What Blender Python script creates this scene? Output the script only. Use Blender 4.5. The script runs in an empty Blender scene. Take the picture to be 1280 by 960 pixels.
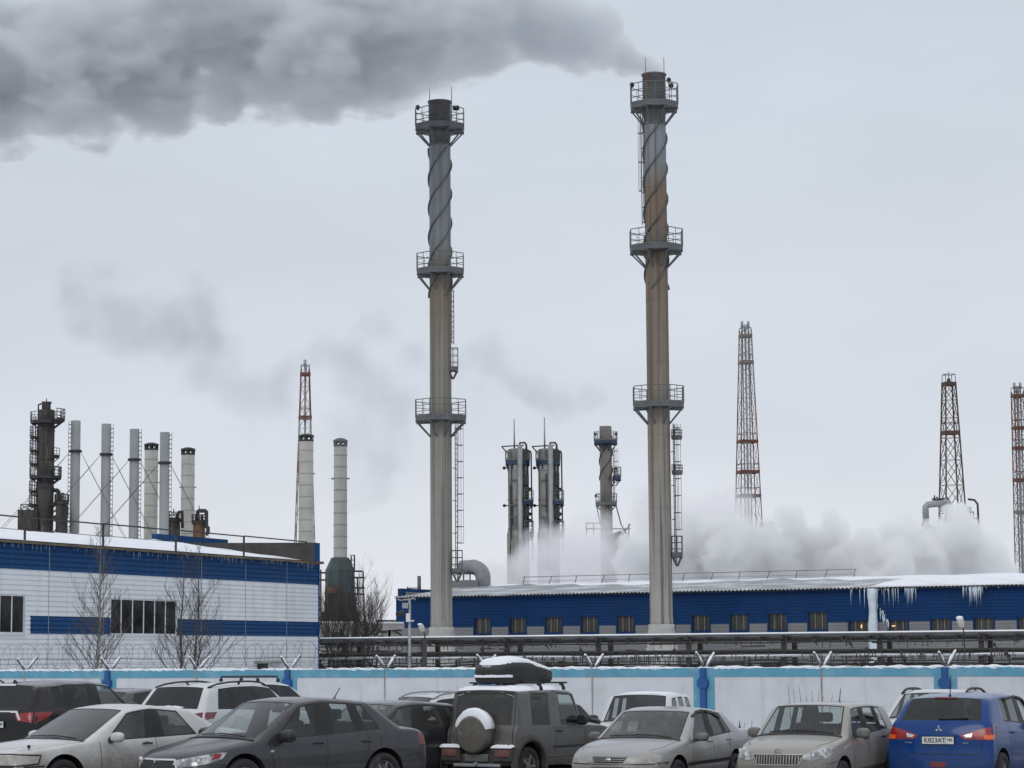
import bpy, bmesh, math, random
from mathutils import Vector, Matrix
from mathutils.bvhtree import BVHTree
R = math.radians
sc = bpy.context.scene
COL = sc.collection
random.seed(7)

# ---------------------------------------------------------------- camera
CAM_H, FPX = 2.27, 3000.0            # eye height (m), focal length in photo pixels (1280 wide)
cam_d = bpy.data.cameras.new('camera')
cam = bpy.data.objects.new('camera', cam_d); COL.objects.link(cam)
cam_d.sensor_width = 36.0; cam_d.lens = 36.0 * FPX / 1280.0
cam_d.clip_start = 0.5; cam_d.clip_end = 6000.0
CM = Matrix.Rotation(R(90) + math.atan(340 / FPX), 3, 'X') @ Matrix.Rotation(R(-0.40), 3, 'Z')
cam.matrix_world = Matrix.Translation((0, 0, CAM_H)) @ CM.to_4x4()
sc.camera = cam
EYE = Vector((0, 0, CAM_H))

def ray(px, py):
    return CM @ Vector(((px - 640) / FPX, -(py - 480) / FPX, -1.0))
def P(px, py, D):
    d = ray(px, py); return EYE + d * (D / d.y)
def on_plane(px, py, pt, n):
    d = ray(px, py); n = Vector(n); return EYE + d * ((Vector(pt) - EYE).dot(n) / d.dot(n))
def pix(p):
    q = CM.transposed() @ (Vector(p) - EYE)
    return (640 + FPX * q.x / -q.z, 480 - FPX * q.y / -q.z)

# ---------------------------------------------------------------- world: overcast winter sky
w = bpy.data.worlds.new('World'); sc.world = w; w.use_nodes = True
SUN_EL, SUN_AZ = 38.0, 205.0          # the sun stands behind the camera, a little to the left
nt = w.node_tree; nt.nodes.clear()
out = nt.nodes.new('ShaderNodeOutputWorld'); bg = nt.nodes.new('ShaderNodeBackground')
sky = nt.nodes.new('ShaderNodeTexSky'); sky.sky_type = 'NISHITA'; sky.sun_disc = False
sky.sun_elevation = R(SUN_EL); sky.sun_rotation = R(SUN_AZ)
tc = nt.nodes.new('ShaderNodeTexCoord'); sep = nt.nodes.new('ShaderNodeSeparateXYZ')
nt.links.new(tc.outputs['Generated'], sep.inputs[0])
rmp = nt.nodes.new('ShaderNodeValToRGB'); nt.links.new(sep.outputs['Z'], rmp.inputs[0])
e = rmp.color_ramp.elements
e[0].position = 0.0; e[0].color = (7.7, 7.85, 8.4, 1)
e[1].position = 0.10; e[1].color = (6.85, 7.25, 7.95, 1)
for pos, c in ((0.28, (6.0, 6.6, 7.35, 1)), (0.6, (8.2, 8.6, 9.4, 1)), (1.0, (9.5, 9.9, 10.5, 1))):
    q = e.new(pos); q.color = c
mp = nt.nodes.new('ShaderNodeMapping'); mp.inputs['Scale'].default_value = (3, 3, 9)
nt.links.new(tc.outputs['Generated'], mp.inputs[0])
nz = nt.nodes.new('ShaderNodeTexNoise'); nz.inputs['Scale'].default_value = 1.6; nz.inputs['Detail'].default_value = 4
nt.links.new(mp.outputs[0], nz.inputs['Vector'])
mr = nt.nodes.new('ShaderNodeMapRange'); nt.links.new(nz.outputs[0], mr.inputs[0])
mr.inputs[1].default_value = .3; mr.inputs[2].default_value = .7; mr.inputs[3].default_value = .94; mr.inputs[4].default_value = 1.05
mul = nt.nodes.new('ShaderNodeMix'); mul.data_type = 'RGBA'; mul.blend_type = 'MULTIPLY'; mul.inputs[0].default_value = 1
nt.links.new(rmp.outputs[0], mul.inputs[6]); nt.links.new(mr.outputs[0], mul.inputs[7])
mx = nt.nodes.new('ShaderNodeMix'); mx.data_type = 'RGBA'; mx.inputs[0].default_value = .96
nt.links.new(sky.outputs[0], mx.inputs[6]); nt.links.new(mul.outputs[2], mx.inputs[7])
nt.links.new(mx.outputs[2], bg.inputs[0]); bg.inputs[1].default_value = 0.10
nt.links.new(bg.outputs[0], out.inputs[0])

sun_d = bpy.data.lights.new('sun', 'SUN'); sun_d.energy = 0.6; sun_d.angle = R(25); sun_d.color = (1, .96, .9)
sun = bpy.data.objects.new('sun', sun_d); COL.objects.link(sun)
az = R(SUN_AZ); sdir = Vector((math.sin(az) * math.cos(R(SUN_EL)), math.cos(az) * math.cos(R(SUN_EL)), math.sin(R(SUN_EL))))
sun.rotation_euler = sdir.to_track_quat('Z', 'Y').to_euler()

vs = sc.view_settings
sc.display_settings.display_device = 'sRGB'
vs.view_transform = 'Standard'; vs.look = 'None'; vs.exposure = 0.0; vs.gamma = 1.0; vs.use_curve_mapping = False
cy = sc.cycles
cy.max_bounces = 12; cy.diffuse_bounces = 3; cy.glossy_bounces = 3; cy.transmission_bounces = 4
cy.transparent_max_bounces = 24; cy.volume_bounces = 8; cy.use_denoising = True; sc.render.filter_size = 1.2
try: cy.denoiser = 'OPENIMAGEDENOISE'
except Exception: pass

# ---------------------------------------------------------------- materials
MATS = {}
class NG:
    def __init__(s, name):
        s.m = bpy.data.materials.new(name); s.m.use_nodes = True; s.t = s.m.node_tree; s.t.nodes.clear()
        s.out = s.n('ShaderNodeOutputMaterial')
    def n(s, typ, **kw):
        x = s.t.nodes.new(typ)
        for k, v in kw.items(): setattr(x, k, v)
        return x
    def l(s, a, b): s.t.links.new(a, b)
    def set(s, sock, v):
        if isinstance(v, bpy.types.NodeSocket): s.l(v, sock)
        elif v is not None: sock.default_value = v
    def math(s, op, a, b=None, c=None, clamp=False):
        x = s.n('ShaderNodeMath', operation=op, use_clamp=clamp)
        for i, v in enumerate((a, b, c)): s.set(x.inputs[i], v)
        return x.outputs[0]
    def mix(s, f, a, b, blend='MIX'):
        x = s.n('ShaderNodeMix', data_type='RGBA', blend_type=blend)
        s.set(x.inputs[0], f); s.set(x.inputs[6], c4(a)); s.set(x.inputs[7], c4(b)); return x.outputs[2]
    def noise(s, vec, scale, detail=4, rough=.55):
        x = s.n('ShaderNodeTexNoise'); s.l(vec, x.inputs['Vector'])
        x.inputs['Scale'].default_value = scale; x.inputs['Detail'].default_value = detail; x.inputs['Roughness'].default_value = rough
        return x.outputs[0]
    def coord(s, scale=(1, 1, 1)):
        if not hasattr(s, 'tc'): s.tc = s.n('ShaderNodeTexCoord')
        if tuple(scale) == (1, 1, 1): return s.tc.outputs['Object']
        x = s.n('ShaderNodeMapping'); x.inputs['Scale'].default_value = scale
        s.l(s.tc.outputs['Object'], x.inputs[0]); return x.outputs[0]
    def z(s):
        x = s.n('ShaderNodeSeparateXYZ'); s.l(s.coord(), x.inputs[0]); return x.outputs
    def rng(s, v, a, b, c=0., d=1., smooth=True):
        x = s.n('ShaderNodeMapRange', interpolation_type='SMOOTHSTEP' if smooth else 'LINEAR'); s.l(v, x.inputs[0])
        for i, q in enumerate((a, b, c, d)): x.inputs[1 + i].default_value = q
        return x.outputs[0]
    def bsdf(s, col, rough=.6, metal=0., coat=0., bump=None, bstr=.3, bdist=.02, spec=.5, emit=None):
        b = s.n('ShaderNodeBsdfPrincipled')
        s.set(b.inputs['Base Color'], c4(col)); s.set(b.inputs['Roughness'], rough); s.set(b.inputs['Metallic'], metal)
        b.inputs['Coat Weight'].default_value = coat; b.inputs['Coat Roughness'].default_value = .08
        b.inputs['Specular IOR Level'].default_value = spec
        if emit: b.inputs['Emission Color'].default_value = c4(emit[0]); b.inputs['Emission Strength'].default_value = emit[1]
        if bump is not None:
            x = s.n('ShaderNodeBump'); x.inputs['Strength'].default_value = bstr; x.inputs['Distance'].default_value = bdist
            s.l(bump, x.inputs['Height']); s.l(x.outputs[0], b.inputs['Normal'])
        return b.outputs[0]
    def fin(s, surf=None, vol=None):
        if surf is not None: s.l(surf, s.out.inputs['Surface'])
        if vol is not None: s.l(vol, s.out.inputs['Volume'])
        return s.m
def c4(v):
    if isinstance(v, (tuple, list)) and len(v) == 3: return (*v, 1.0)
    return v

def mat(name, col, rough=.6, metal=0., var=.18, scale=2.5, bump=0., streaks=(), patches=(), zramp=None, coat=0., spec=.5):
    """weathered surface: base colour with noise, optional height bands, vertical streaks and blotches"""
    if name in MATS: return MATS[name]
    g = NG(name); co = g.coord()
    base = col
    if zramp:
        zz = g.z()[2]; n0 = g.noise(g.coord((1.2, 1.2, .25)), 2.0, 4)
        h = g.math('ADD', zz, g.math('MULTIPLY', g.math('SUBTRACT', n0, .5), zramp[1]))
        r = g.n('ShaderNodeValToRGB'); g.l(g.rng(h, 0, zramp[0], smooth=False), r.inputs[0])
        el = r.color_ramp.elements
        for i, (zp, c) in enumerate(zramp[2]):
            if i < 2: q = el[i]; q.position = zp / zramp[0]
            else: q = el.new(zp / zramp[0])
            q.color = c4(c)
        base = r.outputs[0]
    n1 = g.noise(co, scale, 5, .6)
    f = g.rng(n1, .25, .75, 1 - var, 1 + var)
    cx = g.n('ShaderNodeCombineColor')
    for i in range(3): g.l(f, cx.inputs[i])
    base = g.mix(1.0, base, cx.outputs[0], 'MULTIPLY')
    for (c, amt, sxy, sz, lo, hi) in streaks:
        n2 = g.noise(g.coord((sxy, sxy, sz)), 1.0, 4, .6)
        base = g.mix(g.math('MULTIPLY', g.rng(n2, lo, hi), amt), base, c)
    for (c, amt, s_, lo, hi) in patches:
        n2 = g.noise(co, s_, 5, .6)
        base = g.mix(g.math('MULTIPLY', g.rng(n2, lo, hi), amt), base, c)
    b = None
    if bump: b = g.noise(co, scale * 6, 4)
    rr = g.rng(n1, .3, .7, max(rough - .08, .03), min(rough + .08, 1))
    g.fin(g.bsdf(base, rr, metal, coat, b, bump, .02, spec))
    MATS[name] = g.m
    return g.m

def link_rgb(g, v):
    cx = g.n('ShaderNodeCombineColor')
    for i in range(3): g.l(v, cx.inputs[i])
    return cx.outputs[0]

# ---------------------------------------------------------------- mesh helpers
ORG = {}
class MB:
    def __init__(s): s.v = []; s.f = []; s.mi = []; s.sm = []
    def add(s, vs, fs, mi=0, sm=False):
        o = len(s.v); s.v += [Vector(v) for v in vs]
        for f in fs: s.f.append([i + o for i in f]); s.mi.append(mi); s.sm.append(sm)
    def box(s, c, d, rz=0., mi=0):
        c = Vector(c); hx, hy, hz = d[0] / 2, d[1] / 2, d[2] / 2
        m = Matrix.Rotation(rz, 3, 'Z')
        vs = [c + m @ Vector((x * hx, y * hy, z * hz)) for z in (-1, 1) for y in (-1, 1) for x in (-1, 1)]
        s.add(vs, [(0, 2, 3, 1), (4, 5, 7, 6), (0, 1, 5, 4), (2, 6, 7, 3), (0, 4, 6, 2), (1, 3, 7, 5)], mi)
    def box2(s, a, b, mi=0):
        s.box([(a[i] + b[i]) / 2 for i in range(3)], [abs(b[i] - a[i]) for i in range(3)], 0, mi)
    def beam(s, a, b, w, h=None, mi=0):
        a, b = Vector(a), Vector(b); h = h or w; t = (b - a).normalized()
        up = Vector((0, 0, 1)) if abs(t.z) < .95 else Vector((0, 1, 0))
        x = t.cross(up).normalized() * (w / 2); y = x.cross(t).normalized() * (h / 2)
        vs = [q + i * x + j * y for q in (a, b) for i, j in ((-1, -1), (1, -1), (1, 1), (-1, 1))]
        s.add(vs, [(0, 1, 2, 3), (7, 6, 5, 4), (0, 4, 5, 1), (1, 5, 6, 2), (2, 6, 7, 3), (3, 7, 4, 0)], mi)
    def cyl(s, a, b, r0, r1=None, n=12, caps=True, mi=0):
        s.tube([a, b], [r0, r0 if r1 is None else r1], n, mi, caps)
    def tube(s, pts, r, n=6, mi=0, caps=True, closed=False):
        pts = [Vector(p) for p in pts]; k = len(pts)
        rs = r if isinstance(r, (list, tuple)) else [r] * k
        t0 = (pts[1] - pts[0]).normalized()
        u = t0.orthogonal().normalized()
        vs = []; prev = t0
        for i, p in enumerate(pts):
            if i == 0: t = t0
            elif i == k - 1: t = (pts[i] - pts[i - 1]).normalized()
            else:
                t = ((pts[i] - pts[i - 1]).normalized() + (pts[i + 1] - pts[i]).normalized())
                t = t.normalized() if t.length > 1e-6 else prev
            q = prev.rotation_difference(t); u = (q @ u); u = (u - t * u.dot(t)).normalized(); prev = t
            v = t.cross(u)
            vs += [p + (u * math.cos(2 * math.pi * j / n) + v * math.sin(2 * math.pi * j / n)) * rs[i] for j in range(n)]
        fs = [(i * n + j, i * n + (j + 1) % n, (i + 1) * n + (j + 1) % n, (i + 1) * n + j) for i in range(k - 1) for j in range(n)]
        s.add(vs, fs, mi, True)
        if caps:
            o = len(s.v) - len(vs)
            s.f.append([o + j for j in reversed(range(n))]); s.mi.append(mi); s.sm.append(False)
            s.f.append([o + (k - 1) * n + j for j in range(n)]); s.mi.append(mi); s.sm.append(False)
    def lathe(s, prof, c=(0, 0, 0), n=24, mi=0, sm=True):
        c = Vector(c); k = len(prof)
        vs = [c + Vector((r * math.cos(2 * math.pi * j / n), r * math.sin(2 * math.pi * j / n), z)) for r, z in prof for j in range(n)]
        fs = [(i * n + j, i * n + (j + 1) % n, (i + 1) * n + (j + 1) % n, (i + 1) * n + j) for i in range(k - 1) for j in range(n)]
        s.add(vs, fs, mi, sm)
    def ball(s, c, r, n=10, mi=0, sc=(1, 1, 1)):
        c = Vector(c); vs = []; fs = []
        m = max(4, n // 2)
        for i in range(m + 1):
            th = math.pi * i / m
            for j in range(n):
                a = 2 * math.pi * j / n
                vs.append(c + Vector((r * sc[0] * math.sin(th) * math.cos(a), r * sc[1] * math.sin(th) * math.sin(a), r * sc[2] * math.cos(th))))
        fs = [(i * n + j, (i + 1) * n + j, (i + 1) * n + (j + 1) % n, i * n + (j + 1) % n) for i in range(m) for j in range(n)]
        s.add(vs, fs, mi, True)
    def xf(s, m):
        s.v = [m @ v for v in s.v]; return s
    def build(s, name, mats, parent=None, label=None, local=False, loc=None):
        me = bpy.data.meshes.new(name)
        org = Vector((0, 0, 0))
        if parent is not None and not local: org = ORG[parent]
        if loc is not None: org = Vector(loc)
        me.from_pydata([tuple(v - org) for v in s.v], [], s.f)
        mats = mats if isinstance(mats, (list, tuple)) else [mats]
        for m in mats: me.materials.append(m)
        me.polygons.foreach_set('material_index', s.mi); me.polygons.foreach_set('use_smooth', s.sm)
        bm = bmesh.new(); bm.from_mesh(me)
        bmesh.ops.remove_doubles(bm, verts=bm.verts, dist=1e-5)
        bm.to_mesh(me); bm.free(); me.update()
        o = bpy.data.objects.new(name, me); COL.objects.link(o)
        if parent is not None: o.parent = parent; ORG[o] = ORG[parent]
        elif loc is not None: o.location = loc; ORG[o] = org
        else: ORG[o] = Vector((0, 0, 0))
        if label: o['label'] = label
        return o

def tag(o, label, cat, group=None, kind=None):
    o['label'] = label; o['category'] = cat
    if group: o['group'] = group
    if kind: o['kind'] = kind
    return o
def thing(name, label, cat, loc, group=None, rz=0.):
    o = bpy.data.objects.new(name, None); COL.objects.link(o); o.location = loc; o.rotation_euler = (0, 0, rz)
    o.empty_display_size = .3; ORG[o] = Vector(loc)
    return tag(o, label, cat, group)
def dup(root, dloc, label, rz=None):
    r = root.copy(); COL.objects.link(r); r.location = dloc; r['label'] = label
    if rz is not None: r.rotation_euler.z = rz
    for ch in list(root.children):
        c = ch.copy(); COL.objects.link(c); c.parent = r
        for g in ch.children:
            d = g.copy(); COL.objects.link(d); d.parent = c
    return r
def smooth(t): t = max(0., min(1., t)); return t * t * (3 - 2 * t)
def lerp(a, b, t): return a + (b - a) * t
def G(x, y):      # the parking lot rises a little towards the photographer on the left and falls to the fence
    lf = smooth((-x - 3) / 3)
    return .19 * smooth((-x - .3) / 2.6) * max(smooth((45 - y) / 6), lf) - .14 * smooth((y - 45) / 5) * (1 - lf)
# ================================================================ materials of the place
m_snow = mat('snow', (.80, .82, .86), .75, var=.06, scale=1.5, bump=.35)
m_snow_dirty = mat('old_snow', (.62, .63, .65), .85, var=.2, scale=.8, bump=.3, patches=[((.25, .24, .22), .6, .6, .5, .7)])
m_blue = mat('blue_siding', (.011, .058, .165), .7, spec=.15, var=.12, scale=.5, streaks=[((.04, .08, .18), .4, 2.5, .15, .5, .75)])
m_blue_dark = mat('dark_blue_siding', (.006, .038, .125), .7, spec=.15, var=.14, scale=.4, streaks=[((.02, .04, .11), .5, 2.2, .12, .45, .75)])
m_white_sid = mat('white_siding', (.68, .71, .735), .6, spec=.2, var=.07, scale=.5, streaks=[((.42, .42, .43), .4, 2., .12, .5, .8)])
m_grey_sid = mat('grey_siding', (.19, .195, .20), .6, var=.12, scale=.5, streaks=[((.17, .165, .16), .5, 2., .15, .5, .75)])
m_conc = mat('concrete', (.30, .295, .28), .85, var=.2, scale=.8, bump=.2, streaks=[((.15, .145, .135), .5, 1.5, .2, .5, .75)])
m_steel = mat('painted_steel', (.115, .125, .13), .5, metal=.2, var=.2, scale=1.5, patches=[((.16, .08, .04), .5, 2., .58, .7)])
m_galv = mat('galvanised_steel', (.30, .315, .33), .45, metal=.3, var=.15, scale=1.2)
m_dark = mat('dark_iron', (.035, .034, .034), .7, var=.3, scale=2, patches=[((.10, .045, .02), .5, 2.5, .55, .7)])
m_rust = mat('rusty_steel', (.14, .075, .04), .8, var=.35, scale=2)
m_wire = mat('wire', (.10, .10, .105), .5, metal=.4, var=.1)
m_ice = mat('ice', (.60, .68, .74), .3, var=.15, scale=3, streaks=[((.42, .5, .56), .5, 5, .6, .45, .7)])
m_pale_stack = mat('pale_stack_paint', (.45, .445, .41), .7, var=.12, scale=.8, streaks=[((.27, .26, .22), .5, 2.2, .14, .5, .75)])
m_slim_stack = mat('grey_stack_paint', (.285, .30, .305), .6, var=.1, scale=.6, streaks=[((.20, .20, .20), .5, 2.5, .1, .5, .8)])
m_tower_dark = mat('sooty_column_lagging', (.055, .051, .048), .85, var=.45, scale=.9, streaks=[((.20, .19, .18), .65, 3., .3, .55, .68), ((.02, .018, .016), .75, 2.4, .2, .48, .64)])
m_col = mat('weathered_column_lagging', (.30, .29, .27), .7, var=.2, scale=.8, streaks=[((.15, .13, .11), .7, 1.8, .12, .48, .7)])
m_plat_blue = mat('blue_platform_paint', (.018, .042, .080), .6, var=.2)
m_green = mat('dark_green_lagging', (.050, .076, .076), .6, var=.25, scale=.9, streaks=[((.03, .04, .04), .6, 2., .2, .5, .7)])
m_bark = mat('birch_bark', (.22, .20, .18), .85, var=.3, scale=5)
m_twig = mat('bare_twigs', (.085, .07, .06), .85, var=.2)
m_twig_d = mat('dark_bare_twigs', (.05, .042, .038), .85, var=.2)
m_frame = mat('white_window_frame', (.66, .68, .71), .45, var=.06)
m_black = mat('black_plastic', (.018, .018, .02), .5, var=.15)
def glass_pane_mat():
    g = NG('window_glass'); n = g.noise(g.coord(), .8, 3)
    g.fin(g.bsdf(g.mix(g.rng(n, .4, .65), (.005, .006, .007), (.028, .030, .032)), .2, 0, 0, spec=.12)); return g.m
m_pane = glass_pane_mat()
m_curtain = mat('pleated_blinds', (.030, .028, .024), .5, var=.4, scale=3, streaks=[((.105, .105, .10), .6, 9., .02, .5, .62)])

# ================================================================ ground (one sheet to the horizon)
def axis(lo, hi, dense0, dense1, step):
    a = [dense0 + i * step for i in range(int((dense1 - dense0) / step) + 1)]
    d = step
    while a[-1] < hi: d *= 1.5; a.append(a[-1] + d)
    d = step
    while a[0] > lo: d *= 1.5; a.insert(0, a[0] - d)
    return a
def ground_mat():
    g = NG('packed_snow_and_asphalt'); co = g.coord()
    n1 = g.noise(co, .35, 6, .6); n2 = g.noise(co, 3.0, 5, .65)
    a = g.mix(g.rng(n2, .3, .7), (.045, .045, .048), (.085, .082, .078))
    s = g.mix(g.rng(n2, .3, .75), (.52, .52, .54), (.74, .75, .78))
    yy = g.z()[1]
    far = g.rng(yy, 54, 60, .0, .35)
    f = g.rng(g.math('ADD', n1, far), .47, .62)
    g.fin(g.bsdf(g.mix(f, a, s), .8, 0, 0, n2, .5, .04)); return g.m
xs = axis(-3500, 3500, -30, 30, 1.5); ys = axis(-400, 5000, -12, 66, 1.5)
mb = MB(); nx = len(xs)
mb.add([(x, y, G(x, y) + (.03 * math.sin(x * 1.7 + y) * math.sin(y * .9) if abs(x) < 40 and -12 < y < 70 else 0)) for y in ys for x in xs],
       [(j * nx + i, j * nx + i + 1, (j + 1) * nx + i + 1, (j + 1) * nx + i) for j in range(len(ys) - 1) for i in range(nx - 1)], 0, True)
gr = mb.build('ground', ground_mat()); gr['kind'] = 'structure'; gr['label'] = 'dirty packed snow and dark asphalt of the yard and parking lot'

# ================================================================ frames of the three long structures
class Frame:
    def __init__(s, a, b):           # a, b: two ground points, left and right
        s.o = Vector((a[0], a[1], 0)); t = (Vector((b[0], b[1], 0)) - s.o); s.len = t.length; s.t = t.normalized()
        s.rz = math.atan2(s.t.y, s.t.x); s.n = Vector((-s.t.y, s.t.x, 0))
        s.m = Matrix.Translation(s.o) @ Matrix.Rotation(s.rz, 4, 'Z')
    def loc(s, px, py, y=0.):         # photo pixel on the vertical plane local y -> local (x, z)
        q = on_plane(px, py, s.o + s.n * y, s.n) - s.o
        return q.dot(s.t), q.z
    def w(s, x, y, z): return s.m @ Vector((x, y, z))

def siding(mb, x0, x1, z0, z1, y, pitch=.19, mi=0, dep=.035, gap=.26):
    n = max(1, round((z1 - z0) / pitch)); p = (z1 - z0) / n; prof = []
    for i in range(n):
        z = z0 + i * p
        prof += [(y, z), (y, z + p * (1 - gap)), (y + dep, z + p * (1 - gap * .75)), (y + dep, z + p * (1 - gap * .15))]
    prof.append((y, z1))
    vs = [(x, a, b) for a, b in prof for x in (x0, x1)]
    mb.add(vs, [(2 * i, 2 * i + 1, 2 * i + 3, 2 * i + 2) for i in range(len(prof) - 1)], mi)

def icicles(name, fr, xs_, zt, y, parent, lo=.08, hi=.3, r=.014):
    mb = MB()
    for x in xs_:
        L = lo + (hi - lo) * random.random() ** 1.8
        mb.cyl((x, y, zt), (x + random.uniform(-.01, .01), y, zt - L), r * random.uniform(.6, 1.4), .002, 5)
    o = mb.build(name, m_ice, parent, local=True); o['kind'] = 'stuff'; return o

# ================================================================ blue and white workshop on the left
LF = Frame((-22.55, 87.4), (-9.56, 118.0))
wk = thing('workshop_building', 'long white and blue banded workshop with snowy roof and dark strip windows', 'building', LF.o, rz=LF.rz)
ZE, ZB1, ZB2t, ZB2b = 6.83, 5.80, 3.99, 3.37
LX = lambda px, py=780: LF.loc(px, py)[0]
w1a, w1b = LX(-46), LX(31); w2a, w2b = LX(138.5), LX(221.5); bandL = LX(38); WL = LF.len
wz0, wz1 = 3.28, 4.80
mb = MB()
siding(mb, 0, WL, ZB1, ZE, 0, .19, 1)                                  # top blue band
siding(mb, 0, WL, wz1, ZB1, 0, .19, 0)
for a, b, blue in ((0, w1a, 1), (w1b, bandL, 0), (bandL, w2a, 1), (w2b, WL, 1)):
    siding(mb, a, b, ZB2t, wz1, 0, .19, 0)
    siding(mb, a, b, wz0, ZB2t, 0, .19, blue)
siding(mb, 0, WL, .35, wz0, 0, .19, 0)
mb.box2((0, .02, 0), (WL, .3, .35), 2)
# body behind the cladding
mb.add([(0, .3, 0), (WL, .3, 0), (WL, 16, 0), (0, 16, 0), (0, .3, ZE), (WL, .3, ZE), (WL, 16, ZE), (0, 16, ZE)],
       [(1, 2, 6, 5), (2, 3, 7, 6), (3, 0, 4, 7), (0, 1, 5, 4)], 0)
for xx in (w1a, w1b, w2a, w2b):                                        # reveals
    mb.box2((xx - .01, .0, wz0), (xx + .01, .3, wz1), 0)
mb.box2((WL, -.03, .35), (WL + .1, .3, ZE), 1)
wall = mb.build('wall', [m_white_sid, m_blue, m_conc], wk, local=True)
for q in range(2, 33, 4):
    if not (w1a - .2 < q < w1b + .2 or w2a - .2 < q < w2b + .2):
        sm_ = MB(); sm_.box2((q - .012, -.012, .35), (q + .012, .004, ZE)); sm_.build('cladding_seam', mat('seam_grey', (.30, .31, .34), .6), wall, local=True)
def strip_window(a, b, n, parent):
    f = MB(); fw = .055
    f.box2((a, .04, wz0), (b, .09, wz0 + fw)); f.box2((a, .04, wz1 - fw), (b, .09, wz1))
    for i in range(n + 1):
        x = a + (b - a) * i / n
        f.box2((max(a, x - fw / 2), .055, wz0 + fw), (min(b, x + fw / 2), .082, wz1 - fw))
    f.box2((a - .05, -.09, wz0 - .05), (b + .05, .04, wz0 - .005))
    win = f.build('window', m_frame, parent, local=True)
    g = MB(); g.box2((a, .083, wz0 + .01), (b, .105, wz1 - .01)); g.build('pane', m_pane, win, local=True)
    return win
strip_window(w1a, w1b, 5, wk); strip_window(w2a, w2b, 6, wk)
mb = MB(); mb.box2((LX(318), -.35, 2.02), (LX(352), .0, 2.12), 0); mb.box2((LX(322), -.05, 1.2), (LX(334), .01, 2.0), 1)
mb.build('door_canopy', [m_conc, m_black], wk, local=True)
# roof: snow sheet over a low slope, gutter edge, parapets
mb = MB(); nxr, nyr = 60, 10
RS = .15
def rz_(x, y): return ZE + .06 + RS * min(y, 8) + .05 * math.sin(x * .9 + y) * math.sin(y * 1.3) + .03 * math.sin(x * 3.1)
mb.add([(WL * i / nxr, -.28 + 8.28 * j / nyr, rz_(WL * i / nxr, 8 * j / nyr)) for j in range(nyr + 1) for i in range(nxr + 1)],
       [(j * (nxr + 1) + i, j * (nxr + 1) + i + 1, (j + 1) * (nxr + 1) + i + 1, (j + 1) * (nxr + 1) + i) for j in range(nyr) for i in range(nxr)], 0, True)
mb.add([(0, 8, ZE + RS * 8), (WL, 8, ZE + RS * 8), (WL, 16, ZE + .1), (0, 16, ZE + .1)], [(0, 1, 2, 3)], 0)
roof = mb.build('roof', m_snow, wk, local=True)
mb = MB(); mb.box2((0, -.32, ZE - .02), (WL, -.06, ZE + .05)); mb.box2((0, -.30, ZE + .05), (WL, -.27, ZE + .10), 1)
mb.build('gutter', [mat('rusty_gutter', (.13, .10, .06), .7, var=.5, scale=1.2), m_dark], roof, local=True)
icicles('icicle_row', LF, [random.uniform(.3, WL - .3) if i % 3 else random.choice((WL - 1.5, WL - 5, WL - 9.5, 5)) + random.uniform(-.8, .8) for i in range(190)], ZE - .02, -.2, roof, .04, .36, .009)
mb = MB()
mb.add([(WL - .5, -.03, ZE), (WL + .1, -.03, ZE), (WL + .1, 8, ZE), (WL - .5, 8, ZE),
        (WL - .5, -.03, ZE + 1.02), (WL + .1, -.03, ZE + 1.02), (WL + .1, 8, ZE + 1.2), (WL - .5, 8, ZE + 1.2)],
       [(1, 2, 6, 5), (2, 3, 7, 6), (0, 1, 5, 4), (4, 5, 6, 7)], 0)
mb.add([(WL - .5, -.03, ZE), (WL - .5, 8, ZE), (WL - .5, 8, ZE + 1.2), (WL - .5, -.03, ZE + 1.02)], [(0, 1, 2, 3)], 1)
mb.build('parapet', [m_blue, mat('brown_bitumen', (.05, .045, .042), .85, var=.4, scale=1.2)], roof, local=True)
pa = LX(190, 690); mb = MB()
q0, q1, q2_, q3 = LF.loc(196, 680, 8.2), LF.loc(285, 674.5, 8.2), LF.loc(275, 682, 6.5), LF.loc(318, 683, 6.5)
mb.box2((q0[0], 8.2, ZE + .9), (q1[0], 8.5, q1[1])); mb.box2((q2_[0], 6.5, ZE + .8), (q3[0], 6.8, q3[1]))
mb.build('roof_upstand', m_blue, roof, local=True)
mb = MB(); posts = [LX(px, 690) for px in (-60, 32, 130, 221, 306, 384)]
for i, x in enumerate(posts): mb.beam((x, .05, ZE), (x, .05, ZE + 1.05), .07)
for a, b in zip(posts, posts[1:]):
    mb.beam((a, .05, ZE + 1.05), (b, .05, ZE + 1.03), .055); mb.beam((a, .05, ZE + .55), (b, .05, ZE + .53), .022)
mb.build('roof_railing', m_dark, roof, local=True)

# ================================================================ blue process hall on the right
BF = Frame((-7.63, 157.8), (41.4, 132.92))
hall = thing('process_hall', 'long low dark blue hall with small windows and corrugated snowy roof', 'building', BF.o, rz=BF.rz)
HL = BF.len; HE = 6.12; HB = 4.13
BX = lambda px, py=780: BF.loc(px, py)[0]
wins = [(603, 3.66, 4.78), (647, 3.66, 4.78), (692, 3.66, 4.78), (737, 3.66, 4.78), (782, 3.66, 4.78), (832, 3.66, 4.78), (876, 3.66, 4.78), (924, 3.66, 4.78),
        (972, 3.66, 4.80), (1022, 3.66, 4.84), (1073, 3.46, 4.30), (1123, 3.46, 4.30), (1176, 3.46, 4.36), (1230, 3.46, 4.36), (1285, 3.46, 4.36), (1342, 3.46, 4.36)]
mb = MB(); segs = []; x0 = 0.
for px, za, zb in wins:
    c = BX(px); segs.append((x0, c - .66, None)); segs.append((c - .66, c + .66, (za, zb))); x0 = c + .66
segs.append((x0, HL, None))
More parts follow.
